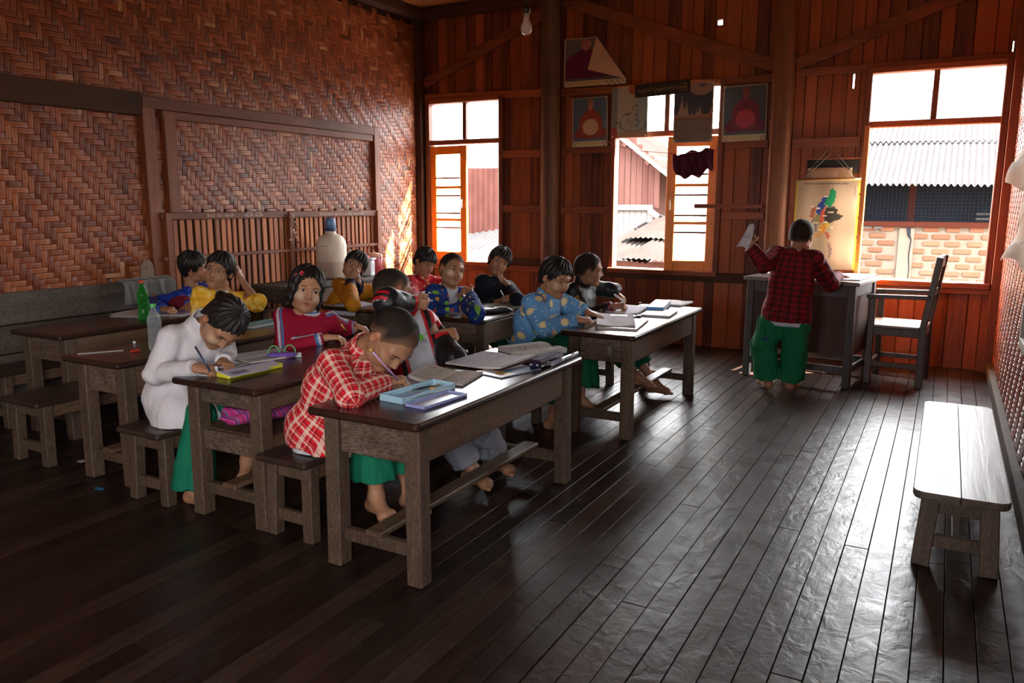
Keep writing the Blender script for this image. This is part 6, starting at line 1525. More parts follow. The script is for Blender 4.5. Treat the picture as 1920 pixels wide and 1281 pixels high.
# ---- dark desk with clear bottle
rl_ = quad([(153, 661), (155, 664), (224, 660), (221, 657)]); MB().box((0, 0, .001), (.20, .022, .002), .0005).build('ruler', P_('steel_ruler', (.50, .50, .48), .3, .6), None, loc=(rl_[0][0], rl_[0][1], DT), label='pale ruler lying on the dark desk near the clear bottle', cat='ruler').rotation_euler = (0, 0, math.radians(58))
MB().box((0, 0, .006), (.016, .045, .010), .002).build('sharpener', P_('red_plastic', (.50, .03, .02), .4, .5), None, loc=tuple(atZ(253, 660, DT)), label='red pencil stub holder on the dark desk', cat='sharpener')
MB().lathe([(.001, 0), (.007, .003), (.008, .008), (.005, .014), (.001, .015)], 10).build('chalk_lump', P_('white_plastic', (.68, .70, .74), .3, .5), None, loc=tuple(atZ(252, 645, DT)), label='tiny white lump of chalk on the dark desk', cat='chalk')
closed_book('pencil_case', 'flat turquoise pencil case on the dark desk beside the crimson tracksuit girl', quad([(462, 614), (480, 618), (512, 606), (492, 601)]), .014, (.10, .32, .38), cat='pencil case')
notebook('notebook', 'small pale notebook on the far end of the dark desk', quad([(492, 606), (515, 609), (535, 600), (508, 597)]), (.50, .50, .47), GRY, 21, .006)
# ---- desk by the woven wall
notebook('notebook', 'white notebook under the blue jacket boy\'s hand', quad([(240, 592), (285, 598), (318, 584), (262, 578)]), (.50, .49, .46), GRY, 23, .004, curl=.01)
open_book('exercise_book', 'open purple tinted exercise book before the blue jacket boy', quad([(308, 592), (352, 594), (378, 580), (330, 576)]), .010, (.36, .27, .40), (.25, .18, .32), 25, cover=(.2, .1, .25))
stick('pencil', 'red pencil in the blue jacket boy\'s hand', atY(287, 550, 3.68), atZ(302, 580, .63), .0042, P_('red_paint', (.60, .04, .04), .4, .4), 'pencil')
rbag = empty('red_pouch', (-4.60, 3.62, DT), 0, 'dark red cloth pouch behind the red pencil', 'pouch'); lump('pouch', P_('dark_red_cloth', (.16, .008, .02), .8, .2), rbag, (0, 0, .045), (.06, .07, .045), 5)
# ---- desk with the hanging notebook
def hang():
    c = Vector(atZ(672, 572, DT+.004)); e = empty('notebook', (-3.70, 4.30, DT), math.radians(0), 'white notebook drooping over the end of the far desk', 'notebook')
    def bd(gu, gv, X, Y, Z):
        s_ = gv*.30-.09; y = np.where(s_ < 0, s_*.55, s_); z = np.where(s_ < 0, .004-.7*(s_/.09)**2*.09, .004+.004*np.sin(gu*6)); return X, y, z+.004
    sheet('page', .22, .28, 30, 40, lined((.52, .52, .62), (.36, .36, .45), 26, 31), e, bend=bd); MB().box((0, .11, .002), (.22, .20, .004), .001).build('page_block', plain('page_edges', (.5, .48, .45), .8, .2, noise=.05), e)
hang()
cb = empty('calculator', (-3.62, 4.62, DT), math.radians(20), 'small dark calculator on the far desk before the orange jersey child', 'calculator'); MB().box((0, 0, .008), (.075, .12, .014), .004).build('case', P_('dark_case', (.018, .014, .03), .22, .6), cb)
for i in range(4):
    for j in range(3): MB().box((-.022+.022*j, -.04+.018*i, .016), (.014, .010, .004), .001).build('key', P_('grey_key', (.30, .30, .30), .5, .4), cb)
MB().box((0, .042, .0155), (.055, .02, .001)).build('display', P_('lcd', (.20, .23, .19), .2, .5), cb)
notebook('notebook', 'open white notebook under the red printed shirt child\'s hand', (( -3.63, 5.35, DT), .1, .26, .20), (.52, .52, .50), GRY, 33, .006)
stick('pencil', 'orange pencil in the red printed shirt child\'s hand', (-3.70, 5.26, .74), (-3.66, 5.33, .63), .004, P_('yellow_paint', (.70, .40, .06), .4, .4), 'pencil')
stick('pen', 'white capped pen at the orange jersey child\'s lips', atY(672, 512, 4.56), atY(677, 524, 4.54), .005, P_('white_plastic', (.68, .70, .74), .3, .5), 'pen', tip=P_('red_plastic', (.50, .03, .02), .4, .5))
# ---- desk with grey pouch
notebook('sheet_of_paper', 'folded white paper under the fruit print boy\'s hand', quad([(845, 588), (895, 592), (915, 582), (868, 577)]), (.52, .53, .60), GRY, 41, .002, cat='paper', curl=.012)
gp = empty('pencil_pouch', tuple(atZ(925, 586, DT)), math.radians(62), 'crumpled grey pencil pouch with shiny patch, before the fruit print boy', 'pencil case'); lump('pouch', plain('grey_crinkled', (.085, .08, .075), .35, .5, noise=.3, scale=60, bump=.8), gp, (0, 0, .018), (.15, .055, .018), 9, .22); MB().box((-.05, 0, .034), (.06, .022, .003), .001).build('badge', P_('white_plastic', (.68, .70, .74), .3, .5), gp); MB().tube([(-.12, .02, .030), (0, .028, .037), (.12, .02, .030)], .0025, 6).build('zip', M_metal, gp)
notebook('worksheet', 'greenish printed worksheet behind the grey pouch', quad([(905, 577), (955, 584), (985, 573), (930, 568)]), (.34, .40, .36), (.18, .30, .26), 43, .002, cat='paper', curl=.006, dens=.85)
notebook('notebook', 'white notebook under the navy jersey child\'s hand', quad([(950, 572), (985, 574), (1000, 565), (965, 562)]), (.56, .55, .58), GRY, 45, .005)
pk = empty('pencil_case', (-2.62, 5.12, DT), math.radians(8), 'bright pink pencil case beside the navy jersey child', 'pencil case'); MB().box((0, 0, .014), (.06, .17, .026), .010).build('case', P_('hot_pink', (.60, .03, .14), .4, .5), pk); MB().box((0, 0, .0275), (.006, .14, .002), .0).build('zip', M_metal, pk)
notebook('notebook', 'pale notebook at the window end of the desk with the pouch', ((-2.70, 5.44, DT), .1, .22, .17), (.50, .49, .46), GRY, 47, .012)
stick('pen', 'white tipped pen in the navy jersey child\'s hand', atZ(939, 545, .735), atZ(950, 566, .63), .0045, P_('white_plastic', (.68, .70, .74), .3, .5), 'pen')
# ---- desk nearest the window wall
notebook('worksheet', 'white paper under the lemon print boy\'s fingers', quad([(1108, 612), (1180, 612), (1196, 590), (1130, 590)], DT+.014), (.55, .54, .60), GRY, 51, .003, curl=.010, cat='paper')
closed_book('book', 'pinkish closed book under the lemon print boy\'s paper', quad([(1122, 617), (1194, 621), (1216, 602), (1146, 598)]), .012, (.52, .38, .36))
gc_ = empty('pencil_case', tuple(atZ(1168, 597, DT)), math.radians(20), 'flat green pencil case behind the lemon print boy\'s paper', 'pencil case'); MB().box((0, 0, .010), (.17, .06, .018), .006).build('case', P_('green_plastic_case', (.03, .20, .05), .35, .5), gc_); MB().box((.10, 0, .012), (.03, .05, .022), .004).build('end_cap', P_('dark_case', (.018, .014, .03), .22, .6), gc_)
for k in range(4): MB().box((-.06+.035*k, 0, .0195), (.012, .055, .002), .0).build('stripe', P_('pale_green', (.25, .42, .25), .4, .5), gc_)
notebook('notebook', 'white notebook under the black jacket boy\'s pen', quad([(1135, 588), (1200, 592), (1216, 576), (1160, 573)]), (.58, .57, .66), (.45, .43, .52), 53, .008, curl=.008)
def bbox():
    c, a, w, h = quad([(1208, 585), (1240, 585), (1262, 572), (1232, 570)]); e = empty('pencil_box', c, a, 'blue and white pencil box in front of the black jacket boy', 'pencil case'); MB().box((0, 0, .018), (w, h, .034), .004).build('box', P_('white_glossy', (.66, .68, .72), .3, .5), e); MB().box((0, -h/2, .018), (w*.98, .003, .032), .001).build('blue_end', P_('bright_blue', (.02, .22, .55), .35, .5), e)
    sheet('side_print', h*.9, .026, 40, 8, lined((.60, .66, .74), (.12, .28, .45), 3, 5, .02, .8), e, loc=(w/2+.0008, 0, .018), rot=(math.radians(90), 0, math.radians(90)))
bbox()
closed_book('book', 'closed pink edged book at the outer edge of the window desk', quad([(1204, 593), (1256, 597), (1270, 586), (1216, 583)]), .014, (.60, .50, .50))
notebook('notebook', 'pale notebook at the far corner of the window desk', quad([(1232, 571), (1280, 577), (1290, 568), (1245, 564)]), (.60, .57, .58), GRY, 55, .012)
stick('marker', 'white and purple marker in the black jacket boy\'s hand', atZ(1152, 552, .755), atZ(1172, 568, .69), .0065, P_('white_plastic', (.68, .70, .74), .3, .5), 'marker', tip=P_('purple_plastic', (.10, .03, .12), .4, .5))
m = MB().box((0, 0, .006), (.014, .034, .012), .002).build('eraser', P_('maroon_eraser', (.22, .03, .06), .6, .3), None, loc=tuple(atZ(1200, 570, DT+.012)), label='small maroon eraser on the black jacket boy\'s notebook', cat='eraser')
box_obj('metal_plate', (0.075, -.683, .52), (.03, .002, .055), M_metal, DESKS['A'], .001)
# ---- teacher's desk
TDZ = .7905
notebook('register', 'open white register on the teacher desk, glaring in the light', quad([(1555, 524), (1612, 528), (1640, 517), (1575, 514)], TDZ), (.62, .62, .64), (.4, .4, .42), 61, .008)
notebook('sheet_of_paper', 'small white paper on the left corner of the teacher desk', quad([(1430, 513), (1455, 514), (1470, 508), (1446, 507)], TDZ), (.60, .60, .62), GRY, 63, .002, cat='paper')
hp_ = atY(1400, 446, 5.60)
def bd_h(gu, gv, X, Y, Z): return X*(1-.5*gv), Y+.02*np.sin(gu*3), .02*np.sin(gv*3.1)
sheet('page', .085, .17, 12, 16, lined((.60, .60, .64), (.45, .45, .5), 18, 65), empty('sheet_of_paper', tuple(hp_), 0, 'white paper held up in the standing boy\'s left hand', 'paper'), loc=(0, 0, 0), rot=(math.radians(90), math.radians(20), math.radians(25)), bend=bd_h)
# ---- floor scraps
MB().box((0, 0, .002), (.05, .018, .004), .001).build('paper_scrap', P_('blue_scrap', (.02, .16, .30), .6, .3), None, loc=tuple(atZ(186, 917, 0.001)), label='small blue scrap on the dark floor', cat='scrap')
sheet('paper_scrap', .05, .035, 4, 4, lambda u, v: cols_(len(u), (.40, .38, .36)), bend=lambda gu, gv, X, Y, Z: (X, Y, .002+.006*gu*gv)).location = tuple(atZ(153, 866, 0.001)); tag(bpy.data.objects['paper_scrap.001'], 'small white scrap on the floor under the dark desk', 'scrap')
# ================================================================== wall things
YW = YF-0.045           # face of the rails
def on_wall(x, y, off=.03): p = atY(x, y, YF-off); return p
def ell_(u, v, cx, cy, rx, ry): return ((u-cx)/rx)**2+((v-cy)/ry)**2 < 1
def monk(bg, robe, robe2, skin, fan=None, band=(.52, .46, .30), shift=0.0):
    def f(u, v):
        u0 = u; u = u+shift
        n = len(u); c = cols_(n, bg); c += (np.random.RandomState(1).rand(n)[:, None]-.5)*.02
        c[ell_(u, v, .52, .30, .42, .14)] = robe2; c[ell_(u, v, .25, .25, .20, .08)] = robe2; c[ell_(u, v, .78, .26, .20, .09)] = robe2
        c[ell_(u, v, .52, .52, .26, .24)] = robe; c[ell_(u, v, .33, .44, .13, .22)] = robe; c[ell_(u, v, .72, .46, .12, .22)] = robe
        d = np.abs((v-.62)+(u-.5)*.9) < .02; c[d & ell_(u, v, .52, .52, .24, .22)] = tuple(x*.6 for x in robe)
        d = np.abs((v-.48)+(u-.5)*.7) < .012; c[d & ell_(u, v, .52, .50, .24, .24)] = tuple(x*.65 for x in robe)
        c[ell_(u, v, .52, .74, .085, .06)] = robe; c[ell_(u, v, .52, .80, .052, .06)] = skin; c[ell_(u, v, .52, .865, .080, .095)] = skin; c[ell_(u, v, .52, .93, .070, .035)] = tuple(x*.75 for x in skin)
        for x in (.49, .55): c[ell_(u, v, x, .872, .014, .008)] = tuple(x_*.35 for x_ in skin)
        c[ell_(u, v, .52, .825, .022, .006)] = tuple(x_*.5 for x_ in skin)
        if fan is not None:
            e = ell_(u, v, .52, .40, .22, .165); c[e] = fan; a = np.arctan2(v-.40, (u-.52)*.8); c[e & (np.sin(a*26) > .8)] = tuple(x*.86 for x in fan)
        c[v < .115] = band; c[(v < .095) & (v > .03) & (u > .22) & (u < .78)] = (.50, .40, .14); c[(v < .10) & ((u < .16) | (u > .84)) & (np.sin(u*70+v*60) > .5)] = (.32, .14, .10)
        c[(u0 < .02) | (u0 > .98) | (v > .985)] = tuple(.8*x for x in band); return c
    return f
def poster(label, corners, colfn, nx=90, ny=120, bend=None, off=.068, name='poster', mat=None, cat='poster'):
    p = [on_wall(x, y, off) for x, y in corners]; c = sum(p)/4; ux = (p[1]-p[0]+p[2]-p[3])/2; uy = (p[3]-p[0]+p[2]-p[1])/2; w, h = np.linalg.norm(ux), np.linalg.norm(uy)
    e = empty(name, tuple(c), 0, label, cat); o = sheet('print', w, h, nx, ny, colfn, e, rot=(math.radians(90), -math.atan2(ux[2], ux[0]), 0), bend=bend or (lambda gu, gv, X, Y, Z: (X, Y, .004*np.sin(gu*5+gv*3))), mat=mat or M_gloss); return e, w, h
PIN = P_('brass_pin', (.45, .33, .12), .35, .6)
def pins(e, w, h):
    for sx in (-1, 1):
        for sz in (-1, 1): MB().lathe([(.001, 0), (.008, .002), (.006, .005), (.001, .006)], 10, (sx*(w/2-.015), -.012, sz*(h/2-.015)), M=Matrix.Rotation(math.radians(90), 3, 'X')).build('pin', PIN, e)
e, w, h = poster('monk poster with round fan below the folded poster', [(1072, 277), (1138, 273), (1140, 180), (1075, 185)], monk((.085, .12, .16), (.28, .050, .022), (.22, .045, .03), (.40, .17, .09), (.50, .34, .20))); pins(e, w, h)
e, w, h = poster('pink tinted monk poster with round red fan left of the brown post', [(1354, 267), (1436, 262), (1440, 156), (1357, 162)], monk((.065, .085, .10), (.17, .018, .030), (.14, .015, .04), (.24, .055, .05), (.42, .035, .055))); pins(e, w, h)
# folded poster: picture with its upper right corner turned over
e, w, h = poster('monk poster in magenta robe with its corner folded down', [(1058, 166), (1172, 155), (1178, 64), (1058, 73)], monk((.10, .105, .115), (.11, .006, .045), (.10, .008, .05), (.36, .12, .11), None, shift=.17), off=.066)
o = e.children[0]; me = o.data
bm = bmesh.new(); bm.from_mesh(me)
f0, f1 = Vector((w*.02, h/2, 0)), Vector((w/2, -h*.40, 0)); ln = (f1-f0).normalized(); nn = Vector((-ln.y, ln.x, 0))
dele = [f for f in bm.faces if (f.calc_center_median()-f0).dot(nn) > 0]
if sum(1 for f in dele) > len(bm.faces)*.6: nn = -nn; dele = [f for f in bm.faces if (f.calc_center_median()-f0).dot(nn) > 0]
bmesh.ops.delete(bm, geom=dele, context='FACES'); bm.to_mesh(me); bm.free()
cr = Vector((w/2, h/2, 0)); rc = cr-nn*2*(cr-f0).dot(nn)
fl = MB().add([(f0.x, f0.y, .004), (f1.x, f1.y, .004), (rc.x, rc.y, .014), ((f0.x+f1.x)/2, (f0.y+f1.y)/2, .016)], [(0, 3, 2), (3, 1, 2)]).build('folded_corner', P_('poster_back', (.52, .36, .24), .8, .2), e); fl.rotation_euler = o.rotation_euler
# bleached line poster hanging over the window
def art_line(u, v):
    c = cols_(len(u), (.42, .40, .30)); c[(u < .16)] = (.20, .21, .20); c[ell_(u, v, .62, .95, .16, .12)] = (.36, .10, .04); c[ell_(u, v, .85, .45, .2, .5)] = (.34, .42, .38)
    w_ = np.abs((v-.28)-(u-.1)*.55-.04*np.sin(u*22)) < .012; c[w_ & (u > .1) & (u < .75)] = (.06, .12, .11)
    for (cx, cy, rx, ry) in ((.62, .32, .16, .10), (.55, .45, .10, .16), (.60, .24, .36, .12)):
        d = ((u-cx)/rx)**2+((v-cy)/ry)**2; c[(d > .9) & (d < 1.08) & (v < cy+.05)] = (.08, .14, .14)
    c[(np.abs(u-.70) < .02) & (v > .22) & (v < .55) & (np.sin(v*60) > -.2)] = (.07, .13, .12); c[v < .10] = (.46, .30, .18); c[(u < .16) & (v < .2)] = (.35, .06, .05); return c
e, w, h = poster('bleached poster of a faint seated figure over the middle window', [(1146, 260), (1213, 256), (1216, 160), (1149, 164)], art_line, off=.12); pins(e, w, h)
# calendar of white pagodas
def art_pag(u, v):
    c = cols_(len(u), (.20, .155, .115)); top = v > .40; c[top] = (.055, .060, .075); c[top & (v > .83+.05*np.sin(u*7))] = (.30, .21, .16); c[(v > .92) & (np.abs(u-.72) < (v-.90)*1.6)] = (.09, .09, .13)
    for (cx, bh, bw) in ((.20, .36, .13), (.32, .28, .08), (.58, .14, .05), (.66, .19, .07), (.95, .16, .10), (.45, .10, .04)):
        hh_ = (v-.42)/bh; c[top & (hh_ > 0) & (hh_ < 1) & (np.abs(u-cx) < bw*np.clip(1-hh_, 0, 1)**1.7+.006)] = (.38, .26, .19)
    c[(v > .40) & (v < .47)] = (.30, .17, .12); c[(v > .385) & (v <= .41)] = (.20, .08, .06)
    r = np.random.RandomState(5); g = r.rand(8, 26) < .8; iv = np.clip(((v-.03)/.20*8).astype(int), 0, 7); iu = np.clip((u*26).astype(int), 0, 25); fr = ((v-.03)/.20*8) % 1
    m = (v > .03) & (v < .23) & g[iv, iu] & (fr > .3) & (fr < .7) & ((u*26) % 1 > .3) & (u > .05) & (u < .95); c[m] = (.10, .07, .06); c[(v < .03)] = (.16, .17, .20); c[(u > .965) | (u < .02) | (v > .975)] = (.36, .27, .19); return c
e, w, h = poster('pagoda calendar hanging over the right part of the middle window', [(1259, 268), (1333, 265), (1342, 152), (1268, 157)], art_pag, off=.15, name='calendar', cat='calendar'); pins(e, w, h)
# black name board with Burmese lettering
p0, p1 = on_wall(1191, 172, .165), on_wall(1294, 161, .165); c = (p0+p1)/2; L = np.linalg.norm(p1-p0); tl = -math.atan2(p1[2]-p0[2], p1[0]-p0[0])
nb = empty('name_board', tuple(c), 0, 'black board with gold Burmese lettering above the middle window', 'sign'); nb.rotation_euler = (0, tl, 0)
MB().box((0, 0, 0), (L, .010, .115), .004).build('board', P_('black_board', (.022, .018, .014), .5, .4), nb)
vs, fs = text_mesh('\u1000\u103b\u1031\u102c\u1004\u103a\u1038\u1015\u102f\u1036\u1019\u103e\u1014\u103a\u1010\u1000\u103a\u1000\u103c\u1019\u1005\u102d\u102f\u1037', .07)
xs = [v[0] for v in vs]; sc_ = (L*.90)/max(.01, max(xs)-min(xs)); mx_ = (max(xs)+min(xs))/2
me = bpy.data.meshes.new('lettering'); me.from_pydata([((x-mx_)*sc_, -.0062, y*min(1.2, sc_)) for x, y, z in vs], [], fs); me.materials.append(P_('gold_letters', (.34, .26, .09), .5, .4)); link('lettering', me, nb)
# ---- hanging map
def art_map(u, v):
    n = len(u); c = cols_(n, (.36, .255, .16)); c[(u < .04)] = (.46, .36, .06); c[(u > .955)] = (.62, .40, .03)
    box = ((np.abs(u-.24) < .004) | (np.abs(u-.80) < .004)) & (v > .06) & (v < .90) | ((np.abs(v-.90) < .003) | (np.abs(v-.06) < .003)) & (u > .24) & (u < .80); c[box] = (.36, .28, .22)
    uu, vv = u+.006*np.sin(v*130)+.004*np.sin(v*310+u*90), v+.005*np.sin(u*170)
    def poly(pts, col):
        P = [((x-105)/535., 1-(y-350)/750.) for x, y in pts]; ins = np.zeros(n, bool)
        for (x0, y0), (x1, y1) in zip(P, P[1:]+P[:1]):
            if y0 == y1: continue
            ins ^= ((y0 > vv) != (y1 > vv)) & (uu < (x1-x0)*(vv-y0)/(y1-y0)+x0)
        c[ins] = col
    poly([(390, 440), (410, 420), (440, 440), (442, 500), (430, 540), (400, 580), (370, 560), (350, 550), (360, 510), (385, 480)], (.01, .20, .07))
    poly([(345, 480), (385, 470), (362, 510), (350, 550), (365, 575), (330, 600), (325, 640), (300, 640), (285, 610), (290, 570), (320, 530), (335, 500)], (.022, .05, .20))
    poly([(250, 580), (285, 575), (280, 610), (275, 650), (270, 675), (232, 660), (240, 620)], (.26, .08, .03))
    poly([(368, 580), (400, 580), (430, 570), (465, 600), (460, 630), (515, 650), (480, 680), (440, 695), (400, 715), (360, 705), (355, 660), (360, 620)], (.030, .024, .018))
    poly([(330, 600), (358, 580), (360, 620), (352, 690), (330, 720), (322, 690), (325, 640)], (.44, .07, .035))
    poly([(285, 640), (325, 640), (322, 690), (325, 730), (300, 725), (275, 690)], (.17, .15, .05)); poly([(275, 690), (300, 725), (302, 780), (290, 792), (278, 740)], (.14, .11, .12))
    poly([(325, 735), (360, 710), (395, 710), (405, 730), (380, 750), (370, 790), (330, 797), (310, 770)], (.50, .22, .025)); poly([(370, 705), (408, 712), (402, 742), (375, 746)], (.50, .32, .05)); poly([(275, 795), (330, 797), (352, 802), (330, 827), (275, 827)], (.42, .21, .07))
    poly([(370, 790), (395, 785), (416, 820), (405, 852), (385, 820)], (.34, .08, .05)); poly([(395, 866), (420, 880), (440, 930), (435, 980), (410, 1032), (414, 960), (404, 900)], (.20, .13, .10))
    for (x, y, a) in ((.48, .82, .03), (.28, .70, .03), (.37, .68, .03), (.56, .64, .045), (.48, .60, .03), (.36, .52, .03), (.50, .53, .03), (.42, .44, .03), (.60, .47, .02)): c[(np.abs(u-x) < a) & (np.abs(v-y) < .010)] = (.56, .47, .36)
    t = (v > .945) & (v < .97) & (u > .13) & (u < .80) & (np.sin(u*160)+np.sin(u*97+v*300) > -.2); c[t] = (.10, .08, .06); t = (v > .89) & (v < .925) & (u > .05) & (u < .20) & (np.sin(u*210)+np.sin(v*400) > .3); c[t] = (.30, .24, .18)
    t = (np.abs(u-.91) < .008) & (v > .82) & (v < .93); c[t] = (.2, .16, .12); t = (np.abs(u-.30-.015*np.sin(v*80)) < .015) & (np.abs(v-.55) < .03); c[t] = (.15, .10, .10); return c
pm = [atY(x, y, YF-.16) for x, y in ((1482, 506), (1601, 503), (1619, 336), (1494, 338))]; c = sum(pm)/4; ux = (pm[1]-pm[0]+pm[2]-pm[3])/2; uy = (pm[3]-pm[0]+pm[2]-pm[1])/2; mw_, mh_ = np.linalg.norm(ux), np.linalg.norm(uy)
mp = empty('wall_map', tuple(c), 0, 'hanging coloured wall map of a country behind the teacher desk', 'map')
sheet('map_sheet', mw_, mh_, 110, 150, art_map, mp, rot=(math.radians(90), 0, 0), bend=lambda gu, gv, X, Y, Z: (X, Y, .006*np.sin(gv*9)*np.sin(gu*4)+.004*np.sin(gu*14)), mat=M_paper)
MB().tube([(-mw_/2-.02, 0, mh_/2), (mw_/2+.02, 0, mh_/2)], .009, 8).build('top_rod', P_('rod_wood', (.40, .22, .07), .5, .4), mp)
for s in (-1, 1): MB().tube([(s*mw_*.40, 0, mh_/2+.005), (0, .03, mh_/2+.215)], .003, 5).build('cord', P_('grey_cord', (.22, .20, .18), .8, .2), mp)
bd = empty('clip_board', tuple(atY(1555, 324, YF-.075)), 0, 'small pale board hung above the wall map', 'board'); MB().box((0, 0, 0), (.36, .012, .085), .003).build('board', P_('pale_board', (.34, .20, .11), .6, .3), bd); MB().box((-.04, -.0075, -.008), (.22, .002, .055), .001).build('label_card', P_('label_tan', (.44, .27, .16), .7, .3), bd)
for s in (-1, 1): MB().tube([(s*.15, -.005, .04), (0, .0, .215)], .0025, 5).build('cord', P_('grey_cord', (.22, .20, .18), .8, .2), bd)
for s in (-1, 1): MB().lathe([(.001, -.01), (.012, -.006), (.012, .006), (.001, .01)], 10, (s*.165, -.01, .03)).build('knot', P_('knot_pale', (.40, .38, .30), .8, .2), bd)
db = empty('dark_panel', tuple(atY(1562, 312, YF-.05)), 0, 'dark blackboard strip behind the pale clip board', 'board'); MB().box((0, 0, 0), (.42, .012, .12), .003).build('panel', P_('blackish_panel', (.018, .015, .012), .6, .3), db); MB().box((0, 0, .063), (.44, .018, .012), .002).build('top_batten', M_trim, db)
# ---- maroon cloth on a string across the middle window
def cloth():
    a, b = on_wall(1262, 290, .16), on_wall(1338, 285, .16); e = empty('hung_cloth', tuple((a+b)/2), 0, 'maroon cloth slung over a string in the middle window', 'cloth'); L = float(np.linalg.norm(b-a))
    def f(u, v): c = cols_(len(u), (.070, .010, .022)); c[np.sin(u*37+v*9) > .75] = (.035, .006, .014); return c
    def bd2(gu, gv, X, Y, Z):
        top = .04*gu+.012*np.sin(gu*17)-.03*np.exp(-((gu-.12)/.08)**2); dr = .23*np.clip(.35+.75*np.sin(np.clip(gu*1.12, 0, 1)*math.pi*.72+.25), 0, 1)+.006*np.sin(gu*21); return X, top-(1-gv)*dr, .010*np.sin(gu*30+gv*2)*(1-gv*.5)+.012*np.sin(gu*9)
    o = sheet('cloth', L, .23, 60, 24, f, e, rot=(math.radians(90), 0, 0), bend=bd2, mat=tint_mat('cloth_dark', .85, .2, .4)); o.modifiers.new('thickness', 'SOLIDIFY').thickness = .006
cloth()
def cord(label, pts, r=.0025, col=(.40, .12, .12), name='string'):
    o = MB().tube(pts, r, 5).build(name, P_('cord_%d' % int(col[0]*100), col, .8, .2), None); c = Vector(pts[0]); o.data.transform(Matrix.Translation(-c)); o.location = c; return tag(o, label, 'string')
cord('red string stretched across the left window', [on_wall(797, 305, .06), on_wall(806, 291, .08), on_wall(826, 298, .13), on_wall(888, 300, .10), on_wall(938, 296, .09), on_wall(945, 287, .06)])
cord('red string holding the maroon cloth across the middle window', [on_wall(1136, 262, .06), on_wall(1150, 274, .12), on_wall(1200, 283, .16), on_wall(1262, 288, .16), on_wall(1338, 283, .16), on_wall(1346, 277, .06)], col=(.41, .1, .1))
# ---- light bulb on its cord
bp = atD(987, 52, 4.0); bl = empty('light_bulb', (bp[0], bp[1], bp[2]-.035), 0, 'unlit frosted light bulb hanging on a cord', 'light bulb'); 
MB().lathe([(.002, 0), (.014, .002), (.026, .014), (.030, .030), (.027, .046), (.019, .064), (.0145, .080), (.0135, .088)], 24).build('glass', P_('frosted_glass', (.62, .48, .42), .25, .5), bl)
MB().lathe([(.0135, .086), (.0145, .090), (.0135, .094), (.0145, .098), (.0135, .102), (.012, .108)], 16).build('screw_base', M_metal, bl); MB().lathe([(.014, .104), (.019, .108), (.019, .130), (.010, .146), (.006, .150)], 16).build('socket', P_('black_bakelite', (.012, .012, .012), .4, .5), bl)
MB().tube([(0, 0, .148), (0.002, 0, .6), (0, 0, ZC-(bp[2]-.035))], .003, 6).build('cord', P_('flex_cord', (.10, .06, .05), .7, .3), bl)
# ---- water jug, thermos flasks and lunch tins on the side table
JB = (-4.90, 5.505, .67)
jg = empty('water_jug', JB, math.radians(20), 'big cream plastic water jug with blue cap on the side table', 'jug')
def jugmat():
    k = N('milky_plastic'); p = k.obj(); sx = k.n.new('ShaderNodeSeparateXYZ'); k.set(sx.inputs[0], p); wl_ = k.math('LESS_THAN', sx.outputs[2], .155); k.out(Base_Color=k.mix(wl_, (.66, .57, .46), (.50, .41, .31)), Roughness=.4, Specular_IOR_Level=.4); k.b.inputs['Subsurface Weight'].default_value = .0; return k.m
MB().lathe([(.10, .0), (.128, .004), (.135, .02), (.136, .20), (.136, .30), (.130, .335), (.105, .375), (.070, .395), (.050, .402), (.048, .425), (.048, .432)], 36).build('body', jugmat(), jg)
MB().lathe([(.052, .425), (.055, .428), (.055, .445), (.050, .448)], 24).build('collar', P_('navy_plastic', (.02, .03, .10), .4, .5), jg); MB().lathe([(.048, .446), (.048, .50), (.043, .532), (.036, .545), (.001, .546)], 24).build('cap', P_('blue_plastic_cap', (.10, .19, .36), .4, .5), jg)
MB().box((.0, -.050, .50), (.018, .016, .05), .004).build('cap_loop', P_('blue_plastic_cap', (.10, .19, .36), .4, .5), jg)
m = MB(); m.tube([(-.035, -.136, .295), (-.035, -.150, .300), (.035, -.150, .300), (.035, -.136, .295)], .008, 8); m.build('handle', plain('milky_handle', (.66, .57, .46), .4, .4, noise=0), jg)
def carrier(label, p, r, H, mat, lidmat):
    e = empty('lunch_carrier', p, 0, label, 'lunch box'); MB().lathe([(r*.9, 0), (r, .006), (r, H*.62), (r*.96, H*.64)], 24).build('can', mat, e); MB().lathe([(r*1.02, H*.63), (r*1.02, H*.68), (r*.8, H*.76), (r*.2, H*.80)], 24).build('lid', lidmat, e); MB().lathe([(.001, H*.79), (r*.16, H*.80), (r*.14, H*.86), (.001, H*.88)], 12).build('knob', lidmat, e)
    MB().tube([(r*1.03*math.cos(t), 0, H*.55+H*.62*math.sin(t)) for t in np.linspace(0, math.pi, 16)], .004, 6).build('handle', P_('red_wire', (.40, .04, .05), .5, .4), e); return e
M_redfl = dots_mat if False else plain('red_flower_enamel', (.42, .05, .06), .4, .5, noise=.3, scale=35)
carrier('red patterned lunch carrier with wire handle at the end of the side table', (-4.83, 6.02, .67), .085, .26, M_redfl, P_('peach_lid', (.62, .33, .22), .4, .5)); carrier('red lidded lunch carrier standing between the jug and the white box', (-4.98, 5.86, .67), .075, .27, M_redfl, P_('grey_lid', (.35, .32, .32), .3, .5))
wb = empty('lunch_box', (-4.76, 5.84, .67), math.radians(20), 'white square lunch box with a red knob on the side table', 'lunch box'); MB().box((0, 0, .075), (.11, .11, .15), .01).build('box', P_('white_plastic_box', (.60, .62, .66), .4, .4), wb); MB().box((0, 0, .158), (.135, .135, .016), .005).build('lid', P_('white_plastic_box', (.60, .62, .66), .4, .4), wb); MB().lathe([(.001, .165), (.018, .166), (.02, .18), (.01, .19), (.001, .191)], 12).build('knob', P_('pink_plastic', (.72, .07, .10), .35, .5), wb)
